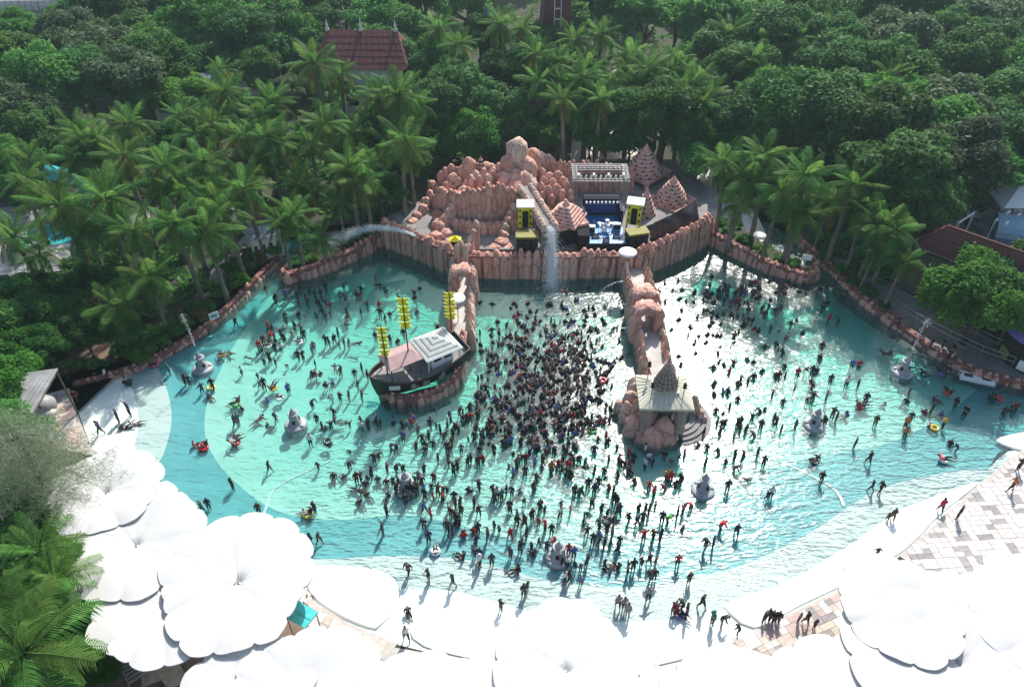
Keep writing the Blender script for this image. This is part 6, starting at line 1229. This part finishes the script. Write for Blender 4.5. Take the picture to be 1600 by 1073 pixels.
v = np.stack([c - t_ * s, c + b_ * s * .55, c + t_ * s, c - b_ * s * .55], 1).reshape(-1, 3); me = bpy.data.meshes.new("undergrowth"); me.from_pydata(v.tolist(), [], np.arange(4 * n).reshape(-1, 4).tolist()); me.materials.append(M['leaf_mid']); struct(link("undergrowth", me), "stuff", "low leafy undergrowth between the trees")
# ------------------------------------------------------------------ people
BONES = [("pelvis", "spine", "t"), ("spine", "chest", "t"), ("chest", "neck", "t"), ("neck", "head", "n"), ("head", "crown", "h")]
for s in "lr": BONES += [("chest", "sh" + s, "t"), ("sh" + s, "el" + s, "u"), ("el" + s, "wr" + s, "f"), ("wr" + s, "ha" + s, "f"), ("pelvis", "hp" + s, "p"), ("hp" + s, "kn" + s, "p"), ("kn" + s, "an" + s, "k"), ("an" + s, "to" + s, "k")]
RAD = dict(pelvis=(.135, .105), spine=(.12, .095), chest=(.15, .10), neck=(.055, .055), head=(.085, .095), crown=(.075, .085), sh=(.06, .06), el=(.042, .042), wr=(.03, .03), ha=(.036, .02), hp=(.095, .095), kn=(.06, .06), an=(.038, .038), to=(.038, .025))
BASE = dict(pelvis=(0, 0, .88), spine=(0, .01, 1.08), chest=(0, 0, 1.28), neck=(0, 0, 1.42), head=(0, -.015, 1.53), crown=(0, -.01, 1.61), shl=(.17, 0, 1.33), shr=(-.17, 0, 1.33), ell=(.235, .02, 1.07), elr=(-.235, .02, 1.07), wrl=(.25, -.06, .84), wrr=(-.25, -.06, .84), hal=(.25, -.09, .75), har=(-.25, -.09, .75),
            hpl=(.09, 0, .84), hpr=(-.09, 0, .84), knl=(.10, -.02, .47), knr=(-.10, -.02, .47), anl=(.10, .02, .07), anr=(-.10, .02, .07), tol=(.11, -.13, .03), tor=(-.11, -.13, .03))
def pose(**k): d = dict(BASE); d.update(k); return d
POSES = {
 "stand": pose(),
 "walk": pose(knl=(.10, -.16, .50), anl=(.10, -.24, .09), tol=(.11, -.38, .06), knr=(-.10, .06, .47), anr=(-.10, .26, .12), tor=(-.11, .14, .03), ell=(.24, .10, 1.09), wrl=(.24, .10, .86), hal=(.24, .08, .78), elr=(-.24, -.08, 1.09), wrr=(-.22, -.24, .92), har=(-.22, -.30, .86), chest=(0, -.03, 1.28), neck=(0, -.05, 1.42), head=(0, -.08, 1.52), crown=(0, -.08, 1.60)),
 "wade": pose(ell=(.36, -.02, 1.14), wrl=(.52, -.12, 1.0), hal=(.60, -.15, .97), elr=(-.36, 0, 1.16), wrr=(-.5, -.14, 1.04), har=(-.57, -.18, 1.02), knl=(.13, -.10, .48), anl=(.14, -.10, .07), tol=(.15, -.25, .03)),
 "raise": pose(ell=(.30, -.03, 1.50), wrl=(.24, -.06, 1.74), hal=(.22, -.07, 1.83), elr=(-.33, 0, 1.42), wrr=(-.42, -.05, 1.63), har=(-.44, -.06, 1.72)),
 "phone": pose(ell=(.22, -.10, 1.12), wrl=(.10, -.28, 1.22), hal=(.06, -.33, 1.27), elr=(-.24, -.06, 1.08), wrr=(-.12, -.26, 1.08), har=(-.06, -.32, 1.12)),
 "bend": pose(pelvis=(0, .08, .80), spine=(0, 0, .98), chest=(0, -.16, 1.12), neck=(0, -.26, 1.20), head=(0, -.34, 1.25), crown=(0, -.38, 1.32), shl=(.17, -.18, 1.14), shr=(-.17, -.18, 1.14), ell=(.24, -.30, .92), elr=(-.24, -.30, .92), wrl=(.2, -.42, .72), wrr=(-.2, -.42, .72), hal=(.19, -.45, .63), har=(-.19, -.45, .63), hpl=(.09, .08, .77), hpr=(-.09, .08, .77), knl=(.11, -.04, .44), knr=(-.11, -.04, .44)),
 "sit": pose(pelvis=(0, 0, .14), spine=(0, .03, .34), chest=(0, .02, .54), neck=(0, .0, .68), head=(0, -.03, .79), crown=(0, -.03, .87), shl=(.17, .02, .59), shr=(-.17, .02, .59), ell=(.25, .06, .34), elr=(-.25, .06, .34), wrl=(.22, -.14, .22), wrr=(-.22, -.14, .22), hal=(.2, -.22, .2), har=(-.2, -.22, .2), hpl=(.09, -.04, .12), hpr=(-.09, -.04, .12), knl=(.13, -.42, .30), knr=(-.13, -.44, .26), anl=(.12, -.74, .07), anr=(-.12, -.78, .07), tol=(.13, -.84, .15), tor=(-.13, -.88, .15)),
 "float": pose(pelvis=(0, .05, .06), spine=(0, .20, .16), chest=(0, .36, .27), neck=(0, .46, .36), head=(0, .52, .45), crown=(0, .55, .52), shl=(.18, .36, .29), shr=(-.18, .36, .29), ell=(.38, .22, .24), elr=(-.38, .24, .22), wrl=(.50, .02, .18), wrr=(-.5, .05, .18), hal=(.52, -.06, .16), har=(-.52, -.04, .16), hpl=(.09, -.02, .08), hpr=(-.09, -.02, .08), knl=(.12, -.38, .28), knr=(-.14, -.40, .20), anl=(.13, -.76, .16), anr=(-.16, -.78, .10), tol=(.14, -.84, .24), tor=(-.17, -.88, .18)),
 "swim": pose(pelvis=(0, .2, .0), spine=(0, 0, .03), chest=(0, -.2, .07), neck=(0, -.34, .13), head=(0, -.43, .19), crown=(0, -.47, .26), shl=(.17, -.24, .08), shr=(-.17, -.24, .08), ell=(.36, -.38, .04), elr=(-.38, -.30, .03), wrl=(.34, -.62, .0), wrr=(-.5, -.5, .0), hal=(.33, -.7, .0), har=(-.53, -.57, .0), hpl=(.09, .24, -.01), hpr=(-.09, .24, -.01), knl=(.12, .6, -.05), knr=(-.14, .58, -.08), anl=(.12, .96, -.05), anr=(-.16, .9, -.1), tol=(.12, 1.06, -.06), tor=(-.17, 1.0, -.1)),
}
def body_meshes(nm, J):
    names = list(J); me = bpy.data.meshes.new("skel"); me.from_pydata([J[k] for k in names], [(names.index(a), names.index(b)) for a, b, _ in BONES], []); o = bpy.data.objects.new("skel", me); C.objects.link(o)
    sk = o.modifiers.new("s", 'SKIN'); ss = o.modifiers.new("u", 'SUBSURF'); ss.levels = 1; ss.render_levels = 1
    for i, k in enumerate(names):
        key = k if k in RAD else k[:2]; me.skin_vertices[0].data[i].radius = RAD[key]; me.skin_vertices[0].data[i].use_root = (k == "pelvis")
    dg = bpy.context.evaluated_depsgraph_get(); ev = o.evaluated_get(dg); m2 = bpy.data.meshes.new_from_object(ev, depsgraph=dg); bpy.data.objects.remove(o)
    m2.name = nm + "_body"; V = [v.co.copy() for v in m2.vertices]; N = [v.normal.copy() for v in m2.vertices]; F = [tuple(p.vertices) for p in m2.polygons]; reg = []
    for v in V:
        best = None
        for a, b, r_ in BONES:
            A, B = Vector(J[a]), Vector(J[b]); ab = B - A; t = max(0, min(1, (v - A).dot(ab) / ab.length_squared)); d = (v - (A + ab * t)).length
            if best is None or d < best[0]: best = (d, r_, t)
        reg.append(best)
    def sub(sel, off):
        fs = [f for f in F if all(sel(reg[i], V[i]) for i in f)]; ids = sorted({i for f in fs for i in f}); mp = {i: k for k, i in enumerate(ids)}
        return [V[i] + N[i] * off for i in ids], [tuple(mp[i] for i in f) for f in fs]
    hd = Vector(J["head"]); up = (Vector(J["crown"]) - hd).normalized()
    shirt = sub(lambda r_, v: r_[1] in "tu" or (r_[1] == "f" and r_[2] < .35), .016)
    trous = sub(lambda r_, v: r_[1] == "p" or (r_[1] == "k" and r_[2] < .55) or (r_[1] == "t" and (v - Vector(J["pelvis"])).length < .13), .014)
    fw = Vector((0, -1, 0)) if nm not in ("float", "swim") else Vector((0, -.8, .6)) if nm == "float" else Vector((0, -.9, -.2))
    hair = sub(lambda r_, v: r_[1] == "h" and ((v - hd).dot(up) > .035 or (v - hd).dot(fw) < .02), .014)
    scarf = sub(lambda r_, v: r_[1] in "hn" and (v - hd).dot(fw) < .06, .022)
    body = (V, F)
    return body, shirt, trous, hair, scarf
BM = {k: body_meshes(k, J) for k, J in POSES.items()}
def tomesh(nm, vf):
    mb = MB(); mb.add(vf[0], vf[1], 0, True); return mb.mesh(nm, M['black'])
PM = {k: [tomesh(n_, v_) for n_, v_ in zip(("body", "shirt", "trousers", "hair", "headscarf"), b)] for k, b in BM.items()}
SKIN = [mat(f"skin_{i}", c_, .55, spec=.4) for i, c_ in enumerate(((.30, .17, .105), (.22, .12, .075), (.36, .22, .15)))]
CL = dict(black=(.012, .012, .014), navy=(.014, .02, .06), charcoal=(.035, .036, .04), brown=(.06, .032, .022), maroon=(.10, .012, .02), red=(.50, .015, .03), pink=(.55, .10, .16), yellow=(.62, .40, .03), green=(.06, .34, .05), blue=(.08, .14, .42), white=(.62, .62, .62), grey=(.20, .20, .21), teal=(.02, .14, .15), purple=(.14, .07, .28), orange=(.55, .15, .03))
CLM = {k: mat("cloth_" + k, c_, .8) for k, c_ in CL.items()}
HAIR = mat("black_hair", (.010, .009, .008), .6)
SC1, SC2 = 3.975, 4.0
def rd(txt, x0, y0, sc):
    out = []
    for tok in txt.split():
        q = tok.split(","); out.append((x0 + float(q[0]) / sc, y0 + float(q[1]) / sc, q[2] if len(q) > 2 and q[2] else None, q[3] if len(q) > 3 else None))
    return out
PEOPLE = []
PEOPLE += rd("335,75 450,100,float 580,135 760,165 840,130,,blue 870,115,bend 995,115 1050,120 1100,100 1050,145 1130,190 1195,210 1260,185,swim 1335,195 80,245,walk 385,235,walk 480,290,sit 545,295,sit 625,320,,maroon 690,300,sit 720,290 755,310,sit 680,335,sit 640,380,swim 690,410,sit 640,460,sit 815,255 870,250,bend 915,260 850,330 810,325,sit,maroon 875,400 820,410,sit 920,420 960,420 990,330 1030,350 1045,400 1090,370 1045,260 1105,320,,maroon 985,400 1050,430 1130,400,,maroon 1160,440,,orange 1195,500,,white 1100,430,,red 1175,390 1230,410,sit 1210,540,,maroon 1045,620 1085,550,,red 1045,510 1240,490,,maroon 1270,480,,maroon 1320,380,sit 1340,385,sit 1355,480 1385,530,,maroon 1265,590,sit 1190,640 1220,660 1290,670,sit,red 1350,640,sit,red 1380,650 1440,690,,maroon 1480,620 1510,640,,grey 1580,680 1580,510,,maroon 1075,710 1580,800 1290,800,sit 1390,810 1360,790 1365,720 20,520 295,510,sit 365,510 345,715 395,705,walk 790,655 950,910,walk 1075,955,phone 1225,985,walk 1390,860,,white 1465,850", 400, 670, SC1)
PEOPLE += rd("205,30,,red 130,110 270,140 230,100 510,140 585,40,,red 600,200 665,190 725,150 755,180 850,180 945,175 1040,160 1070,165 825,225 875,205 985,190,sit,red 720,270 740,280 700,225 570,275 655,300 765,340 575,310 600,380,,red 345,240,,red 310,260 245,250,,orange 385,210,,navy 190,200 140,215 85,190,,maroon 55,190,,maroon 440,235,swim 50,385,sit 415,410 430,400 510,390 305,475 495,480 635,455 650,455 850,370 880,410,,red 890,480 945,380,,maroon 970,320,,red 960,290,,yellow 985,310,,red 1015,360 1045,330 1110,490,,red 1060,520,,red 1025,540 965,580,,green 930,575 1060,620,sit 1210,130 1200,220 1335,380 1380,260 1325,215 1430,190 1380,180 1280,160,bend 1520,170 1560,220 1450,310,swim 1380,40 1190,30 1160,100 1500,55,bend 1290,30 1580,430 555,510 665,520 630,560,sit 720,580 775,590 810,570 825,520 850,520 785,510 125,560 165,590,,red 80,610 30,560 205,630,,red 245,650 90,670 35,600 465,660,,maroon 500,710 540,640 590,640 545,700 570,740 610,720 665,720 620,670,,grey 815,690,,red 875,680,,maroon 920,690 1390,660 1290,630,bend,red 1245,730 1195,750,walk 50,770 120,750 135,780,sit 165,720 260,740,,red 350,780,,red 215,760 310,850 340,860 390,880 425,880 465,850 425,970,,blue 350,950 325,960,,white 40,880,sit 575,850 610,880,sit,grey 660,870,sit 715,900,,grey 750,880 800,850 850,840 890,840,,red 850,950 880,940 1025,850,,red 1095,960 95,1000 72,1040 840,1060,,grey", 800, 670, SC1)
PEOPLE += rd("660,400 697,410 720,450,,grey 1003,440,bend 1085,450,,maroon 1060,410 1180,395 1245,500,,teal 1305,505,bend 1410,560,bend 1560,500,,charcoal 1590,480", 800, 850, SC2)
PEOPLE += rd("670,80 10,500 48,500 185,490,,grey 230,500,walk 285,525", 1200, 850, SC2)
PEOPLE += rd("950,430,sit 945,605,walk 1530,415,phone 325,345,sit 310,400,sit,pink", 400, 850, SC2)
PEOPLE += rd("535,110 620,210,walk 325,330,walk 15,420 845,50,,orange 1130,95,sit 1165,140,bend 635,385 690,395,walk 735,570,bend,brown 765,570 1060,520,walk 1170,560,,charcoal 1545,260,phone,charcoal 1500,385,walk,orange", 1200, 670, SC1)
PEOPLE += rd("790,250,sit 815,250,sit 815,440 635,555,walk 745,480 780,515,float 850,490,float 490,360,walk,maroon 430,200 550,250,sit 600,210,sit 670,215 1055,180,,teal 1155,240 1180,245 1260,290 1325,270 1300,320,sit 1430,45,swim 1535,70,swim 1500,165,,white 1500,390,sit 1460,490 1480,480 1455,570,swim 1205,620,sit,red 1445,880 1260,1030,walk 1300,1010 920,850 855,850,sit 895,850 935,850 820,840,,white", 0, 540, SC1)
PEOPLE += [(317, 834, "stand", "maroon")]
PEOPLE += rd("60,205 120,270 180,230 210,210 270,195 330,215 400,215 430,185 520,230,,grey 545,240 560,240 620,230 640,240 650,200 740,110 300,360,,yellow 265,290 320,290 380,280 395,300 460,350 460,300 410,340 375,370 430,370 690,300 765,300 650,340 560,420 75,450 100,450 155,480 185,400 220,470,,white 240,440 280,450 180,510 85,510 120,520 45,530 20,570,,red 295,490 355,560 345,580 450,530 485,510 515,545 545,530 575,530 630,540,swim 740,490,,maroon 830,510 880,530 915,470 800,380 830,360 1000,350 985,260 1125,440 290,620 260,620 365,660 120,660 50,660 85,640 190,670,,maroon 10,750 655,690 525,710,wade 490,690,swim 350,730,sit 370,730 400,730,sit 430,800,sit 475,790,sit 200,830,,blue 345,910 520,870 575,860 470,870 655,860 630,790 690,730 610,720 20,800 50,810 100,820,,orange 70,900,sit 375,1010 490,1020,sit 480,970 20,1010,swim 120,1010 70,1050,sit 545,1040,float 580,1040 410,1060 430,1070,sit 465,1050 650,1020 655,1060 695,1050 750,1030 770,1030 735,1010 855,1040 910,1060 935,1040 965,1040 845,970 805,910 880,920 930,950", 400, 400, SC1)
PEOPLE += rd("300,370,,white 105,230,,red 50,230 110,200 165,190 365,290 20,440 70,450 130,490 215,480 335,560,,maroon 90,600 320,640 230,700 300,720 275,720 65,750,,maroon 45,750 105,750 390,770 165,820 490,790 560,800 525,670 565,680 720,600,swim 760,600,swim 500,220 800,440,,maroon 940,500,,maroon 965,570 1000,580 1075,580 1110,650 1130,620 1105,720 1190,740,sit 1035,890,sit 875,850 860,900,sit 730,910,sit 605,900 575,940,sit,red 245,890 275,890 360,885 90,920 400,990 420,1020,,brown 490,980,sit 985,960,sit 970,970,sit 1010,970 1080,980,sit 1160,930 1215,990 1460,980 1500,960 1530,960 665,1040,,brown 880,1020 850,1060,,orange 1000,1050,sit 1085,1060,,yellow 340,1040 355,1030 170,1060 35,1020", 1200, 400, SC1)
PEOPLE += rd("990,460,,teal 1035,400 1040,270 1110,450 1160,500 1130,550 1150,380 1280,610 1285,660 1215,690 1250,700 1315,680 1375,670,,maroon 1460,650 1500,660 1255,800 1400,800 1420,770 1425,800 1465,780 1500,760 1255,865 1310,850 1265,970 1310,980 1400,1050 1415,1045 1320,1050 1300,1050 1490,1010 1540,970 1545,1060 1295,500 1440,400 1470,390 1550,330 1320,180 1240,130 1100,60 950,170 910,220 920,310 1030,160 800,480,wade,blue", 800, 400, SC1)
rn = random.Random(99)
for n_, cx0, cy0, sx, sy in ((430, 862, 580, 62, 42), (170, 848, 640, 92, 28), (45, 850, 715, 110, 30), (26, 850, 800, 110, 34), (28, 720, 668, 45, 22), (70, 900, 500, 52, 34), (60, 800, 545, 40, 30), (26, 800, 690, 80, 18), (60, 1128, 465, 34, 30), (45, 1185, 440, 50, 26), (26, 1140, 530, 60, 30), (20, 560, 470, 60, 30), (14, 480, 510, 50, 40), (16, 1180, 620, 70, 30), (6, 690, 775, 40, 12), (8, 840, 770, 60, 30)):
    k = 0
    while k < n_:
        x, y = rn.gauss(cx0, sx), rn.gauss(cy0, sy)
        if y < 440 or (990 - (600 - y) * .12 < x < 1035 and y < 600) or (715 < x < 742 and y < 600) or (575 < x < 735 and 500 < y < 634) or (958 < x < 1102 and 572 < y < 702) or y > 895 or (cx0 < 980 and cx0 > 720 and cy0 < 560 and (x < 742 or x > 975)): continue
        k += 1; PEOPLE.append((x, y, None, None))
# rings and mats: own things; (pixel, colour, rider)
RINGS = [(512, 690, "black", 0), (1115 / SC1 + 400, 862, "white", 1), (320 / SC1 + 400, 670 + 530 / SC1, "yellow", 1), (590 / SC1 + 800, 670 + 565 / SC1, "navy", 1), (960 / SC1, 540 + 120 / SC1, "pink", 1), (1310 / SC1, 540 + 258 / SC1, "yellow", 0), (1375 / SC1, 540 + 58 / SC1, "orange", 1), (1465 / SC1, 540 + 362 / SC1, "green", 1), (1465 / SC1, 540 + 600 / SC1, "red", 1), (1268 / SC1, 540 + 632 / SC1, "red", 1), (317, 697, "red", 0), (418, 540, "white", 1), (467, 535, "white", 1), (402 + 140 / SC1, 400 + 880 / SC1, "white", 1), (427, 606, "yellow", 1),
         (1445, 585, "navy", 1), (1470, 583, "purple", 1), (1481, 613, "red", 1), (1550, 623, "navy", 1), (1562, 622, "red", 0), (1345, 634, "red", 1), (1272, 720, "black", 1), (1474, 719, "white", 1), (942, 594, "red", 0), (940, 657, "red", 1), (925, 672, "green", 1), (1062, 960, "purple", 1), (1460, 668, "yellow", 0)]
torus = MB(); vs = []; n1, n2 = 20, 9
for i in range(n1):
    a = 2 * math.pi * i / n1
    for j in range(n2): b = 2 * math.pi * j / n2; vs.append(((.42 + .15 * math.cos(b)) * math.cos(a), (.42 + .15 * math.cos(b)) * math.sin(a), .15 * math.sin(b)))
torus.add(vs, [(i * n2 + j, ((i + 1) % n1) * n2 + j, ((i + 1) % n1) * n2 + (j + 1) % n2, i * n2 + (j + 1) % n2) for i in range(n1) for j in range(n2)], 0, True); TOR = torus.mesh("inner_tube", M['black'])
valv = MB(); valv.bar((0, .42, .14), (0, .42, .19), .03, 6); VAL = valv.mesh("valve", M['white'])
VIN = {k: mat("vinyl_" + k, tuple(min(.8, x * 1.15) for x in CL[k]), .3, spec=.5) for k in CL}
RL = []
for px, py, col_, rider in RINGS:
    p = P(px, py, .06); o = link("inflatable_ring", TOR, None, (p.x, p.y, .06 if floor_z(p.x, p.y) < -.12 and inside(p.x, p.y, basin) else .12), (0, 0, px), .56); use(o, VIN[col_]); link("valve", VAL, o); RL.append((o, f"{col_} inflatable ring", (px, py), "swim ring", "inflatable rings on the water"))
    if rider: PEOPLE.append((px, py, "ring", None))
def place(px, py, ps, co):
    q = P(px, py, 0.0)
    if q.y > 57: q = P(px, py, 0)
    inb = inside(q.x, q.y, basin); z = floor_z(q.x, q.y) if inb else (beach_z(q.x, q.y) if inside(q.x, q.y, beach_poly) else GZ + .03)
    if not inb and not inside(q.x, q.y, beach_poly):
        q = P(px, py, z)
    elif inb:
        q = P(px, py, 0)
    return q, z, inb
ALL = []
for i, (px, py, ps, co) in enumerate(PEOPLE):
    r_ = random.Random(i * 7 + 1); q, z, inb = place(px, py, ps, co); dep = -z if inb else 0
    if ps is None: ps = r_.choices(["stand", "walk", "wade", "phone", "raise", "bend"], [.52, .18, .10, .10, .04, .06])[0]
    if ps == "ring": mp, zz = "float", .10
    elif ps == "swim": mp, zz = "swim", (-.06 if dep > .15 else z + .12)
    elif ps == "float": mp, zz = "float", max(z, -.12)
    elif ps == "sit": mp, zz = "sit", max(z, -.38)
    else: mp, zz = ps, z
    deep = inb and mp not in ('float', 'swim', 'sit')
    if co is None: co = r_.choices(["black", "navy", "charcoal", "brown", "maroon", "grey", "white", "red", "blue", "teal", "purple", "pink"], [.36, .15, .15, .07, .06, .05, .04, .035, .03, .025, .02, .01])[0]
    sc_ = r_.uniform(.70, .86) * (.72 if r_.random() < .16 else 1); rz = r_.uniform(0, 6.28)
    zz = max(zz, -1.16 * sc_) if deep else zz; tr_ = r_.choices(["black", "navy", "charcoal", "brown", "grey"], [.42, .2, .2, .1, .08])[0]; sf = r_.random() < .28
    ALL.append(dict(q=Vector((q.x, q.y, zz)), pose=mp, ps=ps, col=co, tr=tr_, s=sc_, rz=rz, skin=r_.randrange(3), scarf=co if (sf and r_.random() < .4) else ("black" if sf else None), px=(px, py)))
ALL.sort(key=lambda d: d['q'].y)
PLAND = dict(LAND); PLAND = {"the boat's bow": (578, 592), "the boat's stern": (722, 535), "the square pavilion": (1040, 610), "the rock island": (1015, 685), "the crowded near fountain": (872, 865), "the fountain right of centre": (1098, 757), "the fountain left of centre": (635, 755), "the left shallow fountain": (462, 655), "the left wall fountain": (317, 570), "the right shallow fountain": (1272, 655), "the right wall fountain": (1410, 575), "the left floor line": (428, 757), "the right floor line": (1290, 748), "the floating board": (1527, 590),
         "the middle canopy": (890, 960), "the lower right canopy": (1350, 905), "the chequered paving": (1500, 830), "the shaded paddling beach": (190, 640), "the turquoise mat": (471, 955), "the left tongue": (520, 425), "the right tongue": (1200, 425), "the left causeway": (728, 470), "the right causeway": (1003, 500), "the chute's spray": (870, 520), "the purple kiosk": (1590, 560), "the beach channel": (615, 960), "the middle of the beach": (780, 920), "the crowd's front": (800, 790)}
PDO = dict(stand="standing", walk="walking", wade="wading", phone="hands at chest", raise_="", bend="bending forward", sit="sitting", float="lying back", swim="swimming", ring="riding a ring"); PDO["raise"] = "raising both arms"
IT = []
for d in ALL[:300]:
    k = d['pose']; bm_, sh_, tm_, hm_, sf_ = PM[k]; o = link("person", bm_, None, d['q'], (0, 0, d['rz']), d['s']); use(o, SKIN[d['skin']])
    use(link("shirt", sh_, o), CLM[d['col']]); use(link("trousers", tm_, o), CLM[d['tr']])
    if d['scarf']: use(link("headscarf", sf_, o), CLM[d['scarf']])
    else: use(link("hair", hm_, o), HAIR)
    IT.append((o, f"{d['col']}-topped person {PDO[d['ps']]}", d['px'], "person", "bathers in and round the pool"))
relabel(IT, PLAND); relabel(RL, PLAND)
# everyone farther off: one crowd
VV, FF, MI = [], [], []; cm_names = list(CLM); off = 0
mats_ = SKIN + [HAIR] + [CLM[k] for k in cm_names]
for d in ALL[300:]:
    bm_, sh_, tm_, hm_, sf_ = BM[d['pose']]; mtx = Matrix.Translation(d['q']) @ Matrix.Rotation(d['rz'], 4, 'Z') @ Matrix.Scale(d['s'], 4); A = np.array(mtx)
    for (vs, fs), mi in ((bm_, d['skin']), (sh_, 4 + cm_names.index(d['col'])), (tm_, 4 + cm_names.index(d['tr'])), (sf_ if d['scarf'] else hm_, 4 + cm_names.index(d['scarf']) if d['scarf'] else 3)):
        va = np.array([tuple(v) for v in vs]); VV.append(va @ A[:3, :3].T + A[:3, 3]); FF += [tuple(i + off for i in f) for f in fs]; MI += [mi] * len(fs); off += len(vs)
me = bpy.data.meshes.new("crowd"); me.from_pydata(np.vstack(VV).tolist(), [], FF); me.polygons.foreach_set("material_index", MI); me.polygons.foreach_set("use_smooth", [True] * len(FF))
for m_ in mats_: me.materials.append(m_)
struct(link("crowd", me), "stuff", "dense crowd of bathers farther out in the pool")
print("people", len(ALL))
# ------------------------------------------------------------------ the hazy air of a humid day
hz = MB(); hz.box((0, 70, 22.0), (520, 330, 54.0)); ho = hz.build("haze", None); ho["kind"] = "stuff"; ho["label"] = "thin pale haze over the whole park"
hm = bpy.data.materials.new("haze_air"); hm.use_nodes = True; hn = hm.node_tree.nodes; hn.remove(hn["Principled BSDF"]); pv = hn.new("ShaderNodeVolumePrincipled")
pv.inputs["Color"].default_value = (.62, .85, .92, 1); pv.inputs["Density"].default_value = .00034; pv.inputs["Anisotropy"].default_value = .3
hm.node_tree.links.new(pv.outputs[0], hn["Material Output"].inputs["Volume"]); ho.data.materials.append(hm)
